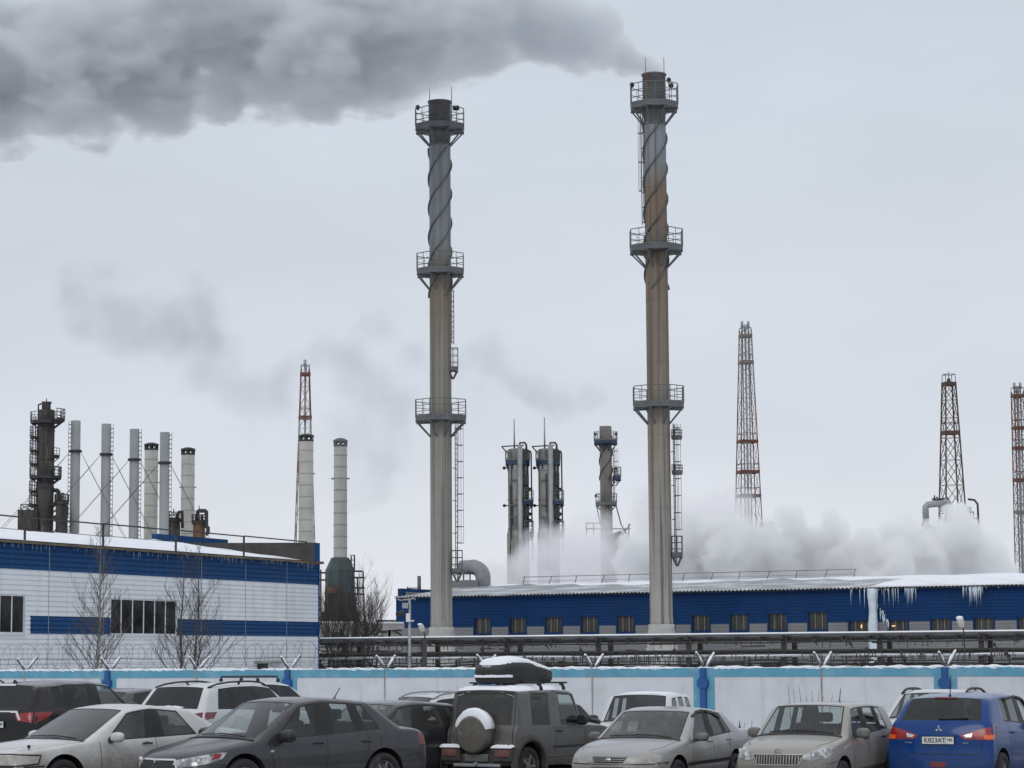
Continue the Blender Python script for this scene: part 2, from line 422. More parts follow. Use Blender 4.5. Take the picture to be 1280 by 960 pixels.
for a, b, wn in segs:
    if wn is None:
        siding(mb, a, b, HB, HE, 0, .2, 0, .02); siding(mb, a, b, .6, HB, 0, .2, 1, .02)
    else:
        za, zb = wn
        siding(mb, a, b, zb, HE, 0, .2, 0, .02); siding(mb, a, b, .6, za, 0, .2, 1, .02)
mb.box2((0, .02, 0), (HL, .25, .6), 2)
mb.add([(0, .3, 0), (HL, .3, 0), (HL, 22, 0), (0, 22, 0), (0, .3, HE), (HL, .3, HE), (HL, 22, HE), (0, 22, HE)],
       [(1, 2, 6, 5), (2, 3, 7, 6), (3, 0, 4, 7), (0, 1, 5, 4)], 0)
mb.box2((-.06, -.03, 0), (0, .3, HE), 0)
hwall = mb.build('wall', [m_blue_dark, m_grey_sid, m_conc], hall, local=True)
m_warm = NG('lamp_lit_room'); m_warm = m_warm.fin(m_warm.bsdf((.3, .2, .1), .6, emit=((1, .62, .25), 1.1)))
for k, (px, za, zb) in enumerate(wins):
    c = BX(px); f = MB(); a, b = c - .66, c + .66
    f.box2((a, -.02, za), (a + .09, .12, zb)); f.box2((b - .09, -.02, za), (b, .12, zb))
    f.box2((a, -.02, zb - .10), (b, .12, zb + .0)); f.box2((a, -.04, za - .05), (b, .12, za + .07))
    win = f.build('window', m_blue_dark, hall, local=True)
    g = MB(); g.box2((a + .09, .13, za + .07), (b - .09, .16, zb - .1)); g.build('pane', m_curtain, win, local=True)
    g = MB()
    for q in ((.36, .70) if k % 2 else (.33, .66)): x = lerp(a, b, q); g.box2((x - .02, .09, za + .07), (x + .02, .128, zb - .1))
    g.build('mullion', mat('grey_mullion', (.22, .215, .20), .6), win, local=True)
    if px in (1073, 1123):
        g = MB(); x = lerp(a, b, .62 if px == 1073 else .25); g.ball((x, .10, lerp(za, zb, .5)), .1, 8, sc=(.55 if px == 1073 else 1.3, .2, 1.2 if px == 1073 else .4)); g.build('ceiling_lamp', m_warm, win, local=True)
# corrugated roof with snow
mb = MB(); seg = int(HL / .0625); prof = [(-.42, HE + .03), (3, HE + .35), (10, HE + .98)]
for j, (y, z) in enumerate(prof):
    pass
vs = [(HL * i / seg, y, z + .045 * math.cos(2 * math.pi * i / 4.)) for y, z in prof for i in range(seg + 1)]
mb.add(vs, [(j * (seg + 1) + i, j * (seg + 1) + i + 1, (j + 1) * (seg + 1) + i + 1, (j + 1) * (seg + 1) + i) for j in range(2) for i in range(seg)], 0, True)
mb.add([(0, 10, HE + .98), (HL, 10, HE + .98), (HL, 22, HE), (0, 22, HE)], [(0, 1, 2, 3)], 0)
mb.box2((0, -.36, HE - .06), (HL, -.02, HE - .03), 1)
hroof = mb.build('roof', [mat('frosted_corrugated_sheet', (.30, .31, .325), .6, var=.25, scale=.6, patches=[((.60, .62, .65), .8, .5, .45, .62)]), m_dark], hall, local=True)
def snow_sheet(x0, x1, f, nm):
    mb = MB(); n = int((x1 - x0) / .35); ny = 8
    vs = []
    for j in range(ny + 1):
        for i in range(n + 1):
            x = lerp(x0, x1, i / n); y0 = f(x); y = lerp(y0, 10, j / ny)
            zz = HE + .03 + (y + .42) * .0912 + (.03 + .06 * smooth(j / 2.) * (.6 + .4 * math.sin(x * 1.3 + y))) * (1 if j else .6)
            vs.append((x, y, zz))
    mb.add(vs, [(j * (n + 1) + i, j * (n + 1) + i + 1, (j + 1) * (n + 1) + i + 1, (j + 1) * (n + 1) + i) for j in range(ny) for i in range(n)], 0, True)
    return mb.build(nm, m_snow, hroof, local=True)
snow_sheet(BX(1085, 740), HL, lambda x: -.30 + .5 * max(0, math.sin(x * .7)) * max(0, math.sin(x * .31)), 'roof_snow')
snow_sheet(.5, BX(1085, 740), lambda x: 8.2 + 1.2 * math.sin(x * .35) + .7 * math.sin(x * 1.7), 'roof_snow')
mb = MB(); x0r, x1r = BX(570, 735), BX(1002, 735)
for i in range(13):
    x = lerp(x0r, x1r, i / 12); mb.beam((x, 9.6, HE + .9), (x + (.25 if i % 2 else .15), 9.6, HE + 1.5), .04)
mb.beam((x0r, 9.6, HE + 1.5), (x1r + .2, 9.6, HE + 1.5), .04); mb.beam((x0r, 9.6, HE + 1.2), (x1r, 9.6, HE + 1.2), .02)
mb.build('roof_railing', m_steel, hroof, local=True)
icicles('icicle_row', BF, [BX(random.gauss(1137, 7), 745) for _ in range(22)] + [BX(random.gauss(1218, 8), 745) for _ in range(55)] +
        [BX(random.uniform(1065, 1110), 745) for _ in range(16)] + [BX(random.uniform(1110, 1130), 745) for _ in range(6)], HE - .02, -.34, hroof, .15, 1.25, .024)
mb = MB(); xc = BX(1093); pts = [(xc, -.25, z) for z in [6.1 - .35 * i for i in range(18)]]
mb.tube([(p[0] + .015 * math.sin(p[2] * 3), p[1], p[2]) for p in pts], [.27 + .03 * math.sin(p[2] * 2.3) + .03 * random.random() for p in pts], 10)
for k in range(26):
    x = xc + random.uniform(.15, .9) ; z = lerp(5.6, 3.9, (x - xc)) + random.uniform(-.3, .2)
    mb.cyl((x, -.06, z), (x, -.06, z - random.uniform(.15, .5)), .03, .004, 5)
mb.build('frozen_downpipe', m_ice, hall, local=True)
mb = MB(); mb.box2((0, .1, HE + .05), (.35, 12, 6.72), 0); mb.box2((.35, .5, HE + .05), (.4, 12, 6.5), 1)
mb.build('end_parapet', [m_blue_dark, m_grey_sid], hall, local=True)
q = BF.loc(524, 740, 5)
mb = MB(); mb.cyl((q[0], 5, 6.3), (q[0], 5, BF.loc(524, 720, 5)[1]), .13, n=10)
mb.beam((q[0] - .9, 5, BF.loc(524, 735, 5)[1]), (q[0], 5, BF.loc(524, 735, 5)[1]), .07); mb.beam((q[0] - .9, 5, 6.3), (q[0] - .9, 5, BF.loc(524, 733, 5)[1]), .07)
mb.build('roof_flue', m_steel, hroof, local=True)
# roof duct that bends down into the hall
yd = 9.0; dx, dz0 = BF.loc(604, 737, yd)
du = thing('roof_duct', 'curved pale grey duct bending down into the hall roof beside the chimney', 'duct', BF.w(dx, yd, HE + .9))
ang = [i * math.pi / 2 / 7 for i in range(8)]; r_ = .52
zt = BF.loc(604, 709, yd)[1]
pts = [BF.w(dx - 1.75, yd, zt + .08), BF.w(dx - .75, yd, zt + .04)] + [BF.w(dx - .75 + .75 * math.sin(a), yd, zt - .75 + .75 * math.cos(a)) for a in ang[1:]] + [BF.w(dx, yd, HE + .7)]
mb = MB(); mb.tube(pts, [r_ * .8, r_] + [r_] * 8, 16); mb.build('duct_pipe', mat('duct_tin', (.24, .25, .265), .5, metal=.2, var=.15), du)
mb = MB()
for q in (-1.7, -1.25, -.75):
    mb.beam(BF.w(dx + q, yd - .5, HE + 1.25), BF.w(dx + q, yd - .5, zt - .45), .09)
mb.beam(BF.w(dx - 1.75, yd - .5, zt - .45), BF.w(dx - .5, yd - .5, zt - .45), .08); mb.beam(BF.w(dx - 1.75, yd - .5, zt - .9), BF.w(dx - .5, yd - .5, zt - .9), .05)
mb.build('support_frame', m_dark, du)
mb = MB(); mb.box(BF.w(dx - 1.7, yd, HE + 1.05), (3.2, 1.2, .55), BF.rz); mb.build('plinth', m_grey_sid, du)

# ================================================================ concrete fence
FF = Frame((-12.24 - 3 * 2.87, 73 + 3 * 1.625), (10.7 + 4 * 2.87, 60 - 4 * 1.625))
fence = thing('concrete_fence', 'white concrete panel fence with light blue frames, blue posts and snow on top', 'fence', FF.o, rz=FF.rz)
FT = 1.93; NSP = 15; SP = FF.len / NSP
m_fw = mat('fence_white', (.57, .595, .63), .85, var=.07, scale=1.2, bump=.25, spec=.2, patches=[((.42, .42, .43), .5, .7, .52, .75), ((.36, .35, .33), .5, 3.2, .64, .72)], streaks=[((.38, .37, .34), .55, 2.5, .22, .55, .75)])
m_fc = mat('fence_light_blue', (.095, .30, .42), .7, var=.1, scale=2, patches=[((.25, .42, .5), .4, 1.5, .48, .66), ((.30, .33, .34), .6, 4, .62, .7)], streaks=[((.12, .22, .28), .5, 3, .4, .55, .7)])
m_fb = mat('fence_post_blue', (.010, .075, .25), .55, var=.15, scale=2)
m_fj = mat('rust_run', (.42, .36, .26), .8, var=.3)
def snow_ridge(x0, x1, zt, wd, hgt, nm, parent, y=0., step=.09):
    mb = MB(); n = int((x1 - x0) / step); vs = []
    for i in range(n + 1):
        x = lerp(x0, x1, i / n)
        h = hgt * (.55 + .3 * math.sin(x * 9.1) * math.sin(x * 3.7 + 1) + .35 * random.random())
        if math.sin(x * 1.3 + x0) > .93: h *= .2
        dr = .05 * random.random() * (h / hgt)
        vs += [(x, y - wd / 2 - .02, zt - dr), (x, y - wd / 2 - .015, zt + h * .6), (x, y, zt + h), (x, y + wd / 2, zt + h * .6), (x, y + wd / 2, zt - .002)]
    mb.add(vs, [(i * 5 + j, (i + 1) * 5 + j, (i + 1) * 5 + j + 1, i * 5 + j + 1) for i in range(n) for j in range(4)], 0, True)
    return mb.build(nm, m_snow, parent, local=True)
for i in range(NSP + 1):
    x = i * SP; k = i - 3
    if i < NSP:
        mb = MB(); mb.box2((x + .01, 0, 0), (x + SP - .01, .14, FT), 0)
        mb.box2((x + .01, -.018, FT - .235), (x + SP - .01, -.001, FT - .003), 1)
        mb.box2((x + .01, -.018, .03), (x + SP - .01, -.001, .23), 1)
        if k % 2 == 0: mb.box2((x + .085, -.0185, .23), (x + .30, -.0012, FT - .235), 1)
        else: mb.box2((x + SP - .30, -.0185, .23), (x + SP - .085, -.0012, FT - .235), 1)
        pn = mb.build('panel', [m_fw, m_fc], fence, local=True)
        snow_ridge(x, x + SP, FT - .002, .14, .055, 'snow_cap', pn, .07)
    if k % 2 == 0:
        mb = MB(); mb.box2((x - .08, -.10, 0), (x + .08, -.0, FT - .004))
        po = mb.build('post', m_fb, fence, local=True)
        mb = MB(); hh = [( .15, -.07), (.15, .07), (.09, .13), (-.09, .13), (-.15, .07), (-.15, -.07), (-.09, -.13), (.09, -.13)]
        mb.add([(x + a, -.13, FT - .40 + b) for a, b in hh] + [(x + a, -.005, FT - .40 + b) for a, b in hh],
               [tuple(range(8))[::-1]] + [(j, (j + 1) % 8, 8 + (j + 1) % 8, 8 + j) for j in range(8)])
        mb.build('collar', m_fb, po, local=True)
    else:
        mb = MB(); mb.box2((x - .022, -.022, .4 + random.random() * .6), (x - .008, -.0195, FT)); mb.box2((x + .012, -.022, .9), (x + .026, -.0195, FT))
        mb.build('rust_streak', m_fj, fence, local=True)
    mb = MB(); lean = random.uniform(-.04, .04); b0 = Vector((x, .07, FT - .05))
    tips = []
    for sgn in (-1, 1):
        tip = Vector((x + lean + sgn * .10, .07 + sgn * .34, FT + random.uniform(.34, .40))); mb.beam(b0, tip, .05, .05); tips.append(tip)
    br = mb.build('wire_bracket', m_steel, fence, local=True)
    mb = MB()
    for tip in tips: mb.tube([lerp(b0, tip, .15) + Vector((0, 0, .035)), lerp(b0, tip, .5) + Vector((0, 0, .05)), tip + Vector((0, 0, .035))], [.015, .042, .026], 6)
    mb.build('bracket_snow', m_snow, br, local=True)
mb = MB()
for hd in (1, -1):
    L = SP * 6.35; nt_ = int(L / (.47 if hd > 0 else .61)); r_ = .36; pts = []
    for i in range(nt_ * 14):
        a = i / 14 * 2 * math.pi; t = i / (nt_ * 14)
        rr = r_ * (1 + .16 * math.sin(i * .023 + hd * 2) + .06 * math.sin(i * .31))
        pts.append((L * t + .03 * math.sin(i), .07 + rr * math.cos(a * hd) * .8, FT + .40 + rr * math.sin(a * hd)))
    mb.tube(pts, .0045, 4, caps=False)
for zz, yy in ((.36, -.26), (.36, .4), (.2, -.12)):
    mb.tube([(i * SP * .5, .07 + yy, FT + zz - (.05 if i % 2 else 0)) for i in range(14)], .006, 4)
mb.build('razor_wire', m_wire, fence, local=True)
mb = MB()
for zz, yy in ((.36, -.27), (.36, .41), (.22, .27)):
    mb.tube([(SP * (6.5 + i * .5), yy, FT + zz - (.04 if i % 2 else 0)) for i in range(18)], .005, 4)
mb.build('barbed_wire', m_wire, fence, local=True)

# ================================================================ pipe rack behind the fence
RF = Frame((-15.0, 123.5), (30.5, 100.3))
rack = thing('pipe_rack', 'long steel pipe rack with snow lined pipes between fence and blue hall', 'pipe rack', RF.o, rz=RF.rz)
RL = RF.len
rp = [RF.loc(px, 815)[0] for px in (432, 530, 634, 748, 861, 980, 1100, 1227)]
rp = [rp[0] - 8.6, rp[0] - 4.4] + rp + [rp[-1] + 4.5, rp[-1] + 9.0]
for x in rp:
    mb = MB(); mb.box2((x - .10, -.1, 0), (x + .10, .1, 3.1)); mb.box2((x - .10, 1.3, 0), (x + .10, 1.5, 3.1)); mb.box2((x - .08, -.3, 2.95), (x + .08, 1.7, 3.08)); mb.box2((x - .07, -.25, 2.1), (x + .07, 1.6, 2.2))
    mb.build('rack_post', m_dark, rack, local=True)
def rpipe(y, z, r, m, snow=True, sag=0., nm='pipe', x0=0., x1=None):
    x1 = x1 or RL; n = 24
    pts = [(lerp(x0, x1, i / n), y, z + .03 * math.sin(i * 1.7) * (sag > 0) - sag * abs(math.sin(i * .9))) for i in range(n + 1)]
    mb = MB(); mb.tube(pts, r, 8); p = mb.build(nm, m, rack, local=True)
    if snow:
        s = MB(); s.tube([(a, b, c + r * .75) for a, b, c in pts], r * .72, 6); s.build('pipe_snow', m_snow, p, local=True)
rpipe(-.15, 3.16, .05, m_steel); rpipe(.35, 3.12, .06, m_galv); rpipe(.9, 3.12, .10, m_galv)
rpipe(.1, 2.98, .045, m_dark, False); rpipe(.5, 2.92, .05, m_dark, False); rpipe(-.2, 2.82, .035, m_dark, False, .02)
rpipe(-.1, 2.42, .06, m_dark, False); rpipe(.4, 2.36, .06, m_dark, False); rpipe(-.22, 2.20, .055, m_galv, True, .03); rpipe(.5, 2.24, .07, m_galv)
rpipe(0., 2.02, .025, m_dark, False, .10); rpipe(.3, 1.92, .03, m_dark, False, .14); rpipe(.6, 1.75, .05, m_dark, False, .05); rpipe(-.1, 1.62, .05, m_dark, True, .04); rpipe(.2, 1.45, .06, m_dark, False)
x = .5
while x < RL:
    mb = MB(); L = random.choice((.22, .28, .35)); mb.box2((x - .035, -.26, 3.08 - L), (x + .035, -.2, 3.08)); mb.box2((x - .05, -.3, 3.03), (x + .05, .9, 3.08))
    mb.build('pipe_hanger', m_dark, rack, local=True); x += random.choice((1.25, 1.35, 1.4))
mb = MB()
for k in range(700):                                   # drop legs, drips and valve stubs
    if k <= 100: mb = MB()
    x = random.uniform(0, RL); z = random.choice((2.98, 2.4, 2.2, 2.2)); L = random.uniform(.08, .45)
    mb.box2((x - .016, -.28, z - (L if k >= 100 else random.uniform(.12, .5))), (x + .016, -.25, z))
    if k < 100: mb.build('drop_leg', m_dark, rack, local=True)
mb.build('drip_icing', m_dark, rack, local=True)['kind'] = 'stuff'
for k in range(14):
    mb = MB(); x = random.uniform(0, RL); z = random.uniform(2.25, 2.9); mb.beam((x, -.3, z), (x + .15, -.3, z - .2), .05); mb.ball((x + .02, -.32, z), .09, 8); mb.build('valve', m_dark, rack, local=True)
# low clutter under the rack
mb = MB(); nh = 260; vs = []
for i in range(nh + 1):
    x = RL * i / nh; z = 1.62 + .22 * math.sin(x * .8) * math.sin(x * .37 + 1) + .22 * random.random()
    vs += [(x, 1.9 + .3 * random.random(), 0), (x, 2.2 + .3 * random.random(), z * .7), (x, 2.8, z), (x, 3.6, z * .8), (x, 4.2, 0)]
mb.add(vs, [(i * 5 + j, (i + 1) * 5 + j, (i + 1) * 5 + j + 1, i * 5 + j + 1) for i in range(nh) for j in range(4)])
mb.build('scrap_bank', mat('scrap_and_soil', (.045, .042, .038), .95, var=.5, scale=3, patches=[((.55, .56, .58), .8, 1.1, .6, .66)]), rack, local=True)
mb = MB()
for k in range(260):
    x = random.uniform(0, RL); y = random.uniform(.2, 2.6); hgt = random.uniform(.5, 1.75)
    if k % 3: mb.beam((x, y, random.uniform(.3, 1.6)), (x + random.uniform(-1.8, 1.8), y, random.uniform(.3, 1.9)), random.uniform(.04, .12))
    else: mb.box((x, y, hgt / 2), (random.uniform(.2, 1.3), .5, hgt), random.uniform(-.4, .4))
mb.build('stored_ironwork', m_dark, rack, local=True)['kind'] = 'stuff'
mb = MB()
for k in range(150):
    x = random.uniform(0, RL); y = random.uniform(2.4, 4.5); z = random.uniform(.4, 2.9); mb.beam((x, y, z), (x + random.choice((-1, 1)) * random.uniform(.6, 3.2), y, z + random.uniform(-.05, .05)), random.uniform(.03, .10))
    if k % 4 == 0: mb.box2((x - .05, y - .05, 0), (x + .05, y + .05, z + .1))
mb.build('back_pipework', mat('sooty_pipe', (.06, .058, .056), .8, var=.4, scale=1.5, patches=[((.30, .31, .33), .7, 1.2, .58, .66)]), rack, local=True)['kind'] = 'stuff'
mb = MB()
for k in range(26):
    x = random.uniform(0, RL); mb.ball((x, random.uniform(-.5, .2), random.uniform(1.2, 1.65)), random.uniform(.2, .6), 8, sc=(1.6, .6, .22))
mb.build('snow_drift', m_snow_dirty, rack, local=True)['kind'] = 'stuff'

# concrete pipe bridge in the gap left of the hall
gx = thing('pipe_bridge', 'grey concrete pipe bridge on stub columns left of the blue hall', 'pipe bridge', P(450, 815, 138) * 1.0)
g0 = ORG[gx]; mb = MB()
a, b = P(330, 781.5, 140), P(505, 783, 140); mb.beam(a, b, 1.2, .34)
mb.build('deck', m_conc, gx); mb = MB(); mb.beam(a + Vector((0, -.3, .2)), b + Vector((0, -.3, .2)), .7, .1); mb.build('deck_snow', m_snow_dirty, gx)
for px in (408, 455, 482, 492):
    mb = MB(); q = P(px, 787, 140); mb.beam((q.x, q.y, 0), q, .6, .5); mb.build('column', m_conc, gx)
mb = MB()
for (u0, v0, u1, v1, th) in ((398, 787, 422, 787, .3), (430, 788, 474, 788, .34), (430, 790, 441, 797, .12), (398, 800, 505, 799, .18), (398, 812, 500, 811, .2), (470, 812, 500, 811, .3), (398, 819, 440, 819, .14)):
    mb.beam(P(u0, v0, 134), P(u1, v1, 133), th)
mb.build('cross_beam', m_conc, gx)
mb = MB()
for k in range(46):
    px, py = random.uniform(396, 505), random.uniform(786, 836)
    mb.beam(P(px, py, 135), P(px + random.uniform(-14, 14), py + random.choice((0, 0, 8, -6)), 135), random.uniform(.06, .16))
mb.build('dark_ironwork', m_dark, gx)['kind'] = 'stuff'
mb = MB(); a = P(497, 776, 141); b = P(470, 776, 141); mb.beam(a, b, .1)
for px in (475, 483, 491): q = P(px, 776, 141); mb.beam(q, q + Vector((0, 0, -.5)), .06)
mb.build('handrail', m_dark, gx)
# ================================================================ the two tall chimneys
def ring_pts(c, r, n, off=0.): return [Vector((c[0] + r * math.cos(off + 2 * math.pi * i / n), c[1] + r * math.sin(off + 2 * math.pi * i / n), c[2])) for i in range(n)]
def platform(root, c, ri, ro, rail=1.05, sides=8, th=.16, mdeck=None, mrail=None, drop=.95, off=math.pi / 8, t=.045, brk=True, arc=None, name='platform'):
    """round service platform: deck > railing, brackets"""
    mdeck = mdeck or m_steel; mrail = mrail or m_steel
    idx = list(range(sides)) if arc is None else [i % sides for i in range(arc[0], arc[1] + 1)]
    full = arc is None
    o = ring_pts(c, ro, sides, off); q = ring_pts(c, ri, sides, off)
    mb = MB(); dz = Vector((0, 0, -th))
    prs = list(zip(idx, idx[1:] + (idx[:1] if full else [])))
    for a, b in (prs if full else prs):
        mb.add([o[a], o[b], q[b], q[a], o[a] + dz, o[b] + dz, q[b] + dz, q[a] + dz], [(0, 1, 2, 3), (7, 6, 5, 4), (0, 4, 5, 1), (1, 5, 6, 2), (3, 2, 6, 7), (0, 3, 7, 4)])
    pl = mb.build(name, mdeck, root)
    mb = MB()
    for i in idx: mb.beam(o[i], o[i] + Vector((0, 0, rail)), t)
    for a, b in prs:
        for f in (1., .66, .33): mb.beam(o[a] + Vector((0, 0, rail * f)), o[b] + Vector((0, 0, rail * f)), t * (1 if f == 1 else .75))
        mb.beam(o[a] + Vector((0, 0, .08)), o[b] + Vector((0, 0, .08)), .015, .16)
        mid = (o[a] + o[b]) / 2; mb.beam(mid, mid + Vector((0, 0, rail)), t * .8)
    mb.build('railing', mrail, pl)
    if brk:
        lo = ring_pts((c[0], c[1], c[2] - th - drop), ri - .02, sides, off)
        for i in idx:
            mb = MB(); mb.beam(o[i] + dz + (Vector(c) - o[i]).normalized() * .06, lo[i], .08); mb.beam(o[i] + dz * 1.3, q[i] + dz * 1.3, .07)
            mb.build('bracket', mdeck, pl)
    return pl
def ladder(root, p, d, z0, z1, wd=.45, out_=.18, hoops=True, m=None, step=.32, hr=.36, hstep=1.0):
    m = m or mat('ladder_steel', (.045, .047, .05), .6, var=.2)
    """vertical ladder: p = foot on the shell axis side, d = outward unit direction"""
    m = m or m_steel; d = Vector(d).normalized(); s = Vector((-d.y, d.x, 0)); p = Vector(p) + d * out_
    mb = MB()
    for q in (-1, 1): mb.beam(Vector((p.x, p.y, z0)) + s * q * wd / 2, Vector((p.x, p.y, z1)) + s * q * wd / 2, .05)
    z = z0 + .1
    while z < z1: mb.beam(Vector((p.x, p.y, z)) - s * wd / 2, Vector((p.x, p.y, z)) + s * wd / 2, .035); z += step
    z = z0 + .6
    while z < z1: mb.beam(Vector((p.x, p.y, z)), Vector((p.x, p.y, z)) - d * out_, .045); z += 2.0
    ld = mb.build('ladder', m, root)
    if hoops:
        mb = MB(); z = z0 + 2.0
        angs = [R(a) for a in range(-90, 91, 30)]
        while z < z1 + .1:
            mb.tube([Vector((p.x, p.y, z)) + d * (hr * 1.5 * math.cos(a)) + s * (hr * math.sin(a)) for a in angs], .022, 4); z += hstep
        for a in (-60, 0, 60):
            b = Vector((p.x, p.y, 0)) + d * (hr * 1.5 * math.cos(R(a))) + s * (hr * math.sin(R(a)))
            mb.beam(b + Vector((0, 0, z0 + 2.0)), b + Vector((0, 0, z1)), .022)
        mb.build('safety_cage', m, ld)
    return ld

def chimney(name, label, px, D, ytop, ybase, plats, strake, ramp, stain):
    S = D / FPX
    base = P(px[0], ybase, D); cx, cy_ = base.x, base.y
    zz = lambda y: P(px[0], y, D).z
    root = thing(name, label, 'chimney', (cx, cy_, 0), 'two tall flue chimneys')
    r = .665; zt = zz(ytop); zb = 4.05
    H_ = zt
    mshaft = mat('%s_shell_%d' % (name, len(MATS)), (.3, .3, .3), .75, var=.10, scale=.9, zramp=(40., 3.2, ramp), streaks=stain, bump=.1)
    zp = zz(plats[0][0])
    mb = MB(); mb.lathe([(r * 1.02, zb), (r * 1.02, zb + .35), (r, zb + .36)] + [(r, zb + (zp - 1.1 - zb) * i / 12) for i in range(1, 13)], (cx, cy_, 0), 40)
    for q in (.22, .36, .5, .62): z = lerp(zb, zp, q); mb.lathe([(r, z - .02), (r + .012, z - .015), (r + .012, z + .015), (r, z + .02)], (cx, cy_, 0), 40)
    sh = mb.build('shaft', mshaft, root)
    mb = MB(); mtop = mat('sooty_chimney_head', (.13, .135, .135), .75, var=.25, scale=1.5, streaks=[((.16, .085, .05), .8, 2.5, .25, .5, .65), ((.30, .31, .32), .5, 3, .3, .55, .7)])
    mb.lathe([(r + .06, zp - 1.12), (r + .06, zp - 1.02), (r - .03, zp - 1.0), (r + .03, zp - .4), (r + .04, zp), (r + .03, zt - .1), (r + .09, zt - .08), (r + .09, zt), (r - .07, zt), (r - .09, zt - 2.0)], (cx, cy_, 0), 40)
    mb.build('chimney_head', mtop, root)
    mb = MB(); mb.lathe([(r + .30, 0), (r + .26, 3.2), (r + .10, 3.75), (r + .10, 4.05), (0, 4.05)], (cx, cy_, 0), 32); mb.build('pedestal', mat('pale_concrete', (.40, .40, .38), .85, var=.15, scale=1.2, streaks=[((.25, .24, .22), .5, 2, .3, .5, .7)]), root)
    z0, z1, pitch, ph = strake
    for k in range(3):
        mb = MB(); n = 150; vs = []
        for i in range(n + 1):
            z = lerp(z0, z1, i / n); a = ph + 2 * math.pi * (k / 3 + z / pitch); dw = .055 / 2
            for rr, dz in ((r - .01, -dw), (r + .105, -dw), (r + .105, dw), (r - .01, dw)):
                vs.append((cx + rr * math.cos(a), cy_ + rr * math.sin(a), z + dz))
        mb.add(vs, [(i * 4 + j, i * 4 + (j + 1) % 4, (i + 1) * 4 + (j + 1) % 4, (i + 1) * 4 + j) for i in range(n) for j in range(4)], 0)
        mb.build('strake', mat('dark_strake', (.10, .10, .10), .7, var=.3, scale=2), root)
    for i, (yy, ro, rail) in enumerate(plats):
        platform(root, (cx, cy_, zz(yy)), r + .03, ro, rail, 8, .2)
    zt0 = zz(plats[0][0])
    for a in (R(25), R(160), R(205), R(330)):
        pass
    ro = plats[0][1]
    for dx_, yy, hh in px[1]:
        mb = MB(); b = Vector((cx + dx_, cy_ - .15 if abs(dx_) < ro * .8 else cy_, zt0)); mb.cyl(b, b + Vector((0, 0, hh)), .035, .02, 6); mb.build('lightning_rod', m_wire, root)
    for dx_, hh in px[2]:
        b = Vector((cx + dx_, cy_ - .6, zt0 + 1.0)); mb = MB(); mb.cyl(b, b + Vector((0, 0, hh)), .03, n=6); mb.ball(b + Vector((0, 0, hh + .08)), .14, 10, sc=(1, 1, 1.25)); mb.build('warning_lamp', m_black, root)
    return root, cx, cy_, r, zz

c1, cx, cyy, r, zz = chimney('chimney', 'tall grey chimney nearer the white workshop with spiral fins and three ringed platforms', (552, [(-.62, 0, 2.55), (.75, 0, 2.6)], [(-1.35, .1), (.95, .05), (1.12, .05)]), 147, 127, 795,
    [(160, 1.62, 1.1), (340, 1.55, 1.08), (523, 1.66, 1.1)], (P(552, 372, 147).z, P(552, 186, 147).z, 5.5, .4),
    [(0, (.30, .297, .28)), (12, (.265, .258, .235)), (21, (.215, .20, .172)), (24.3, (.18, .145, .105)), (26.3, (.19, .17, .145)), (28.0, (.20, .225, .245)), (40, (.215, .24, .26))],
    [((.13, .115, .09), .6, 3.2, .05, .46, .66), ((.36, .355, .34), .4, 4.5, .04, .56, .7), ((.12, .06, .028), .6, 4.5, .07, .58, .68)])
ladder(c1, (cx + r, cyy, 0), (1, -.25, 0), zz(430), zz(362), hr=.1, out_=.10, hoops=False)
platform(c1, (cx + r + .1, cyy - .1, zz(462)), .05, .42, 1.3, 4, .1, drop=.5, off=math.pi / 4, name='rest_platform')
ladder(c1, (cx + r + .06, cyy, 0), (1, -.25, 0), zz(720), zz(527), out_=.22, hr=.30)
platform(c1, (cx + r + .3, cyy - .1, zz(714)), .05, .45, 1.25, 4, .1, drop=.55, off=math.pi / 4, name='rest_platform')
c2, cx, cyy, r, zz = chimney('chimney', 'taller brown stained chimney standing further right with rust streaks under its spiral fins', (827, [(-.50, 0, 3.0), (.60, 0, 2.95)], [(-1.35, .1), (.85, .38), (1.0, .05)]), 141, 93, 788,
    [(133, 1.50, 1.25), (311, 1.66, 1.08), (506, 1.58, 1.05)], (P(827, 362, 141).z, P(821, 152, 141).z, 5.5, 2.1),
    [(0, (.325, .32, .30)), (9, (.30, .29, .265)), (15, (.25, .225, .185)), (20, (.20, .17, .135)), (29.8, (.175, .138, .102)), (31.4, (.205, .23, .25)), (40, (.215, .24, .26))],
    [((.10, .054, .026), .6, 3.2, .06, .48, .66), ((.33, .32, .30), .4, 4.5, .05, .56, .68), ((.06, .03, .015), .65, 5, .07, .56, .66)])
ladder(c2, (cx - r, cyy, 0), (-1, -.2, 0), zz(280), zz(143), out_=.1, hr=.16, hoops=True, step=.9, hstep=1.75)
ladder(c2, (cx + r + .04, cyy, 0), (1, -.25, 0), zz(705), zz(530), out_=.18, hr=.26)
for yy in (548, 592): platform(c2, (cx + r + .38, cyy, zz(yy)), .05, .34, .5, 4, .08, brk=False, name='rest_platform')
platform(c2, (cx + r + .30, cyy - .1, zz(694)), .05, .42, 1.1, 4, .1, drop=.55, off=math.pi / 4, name='rest_platform')

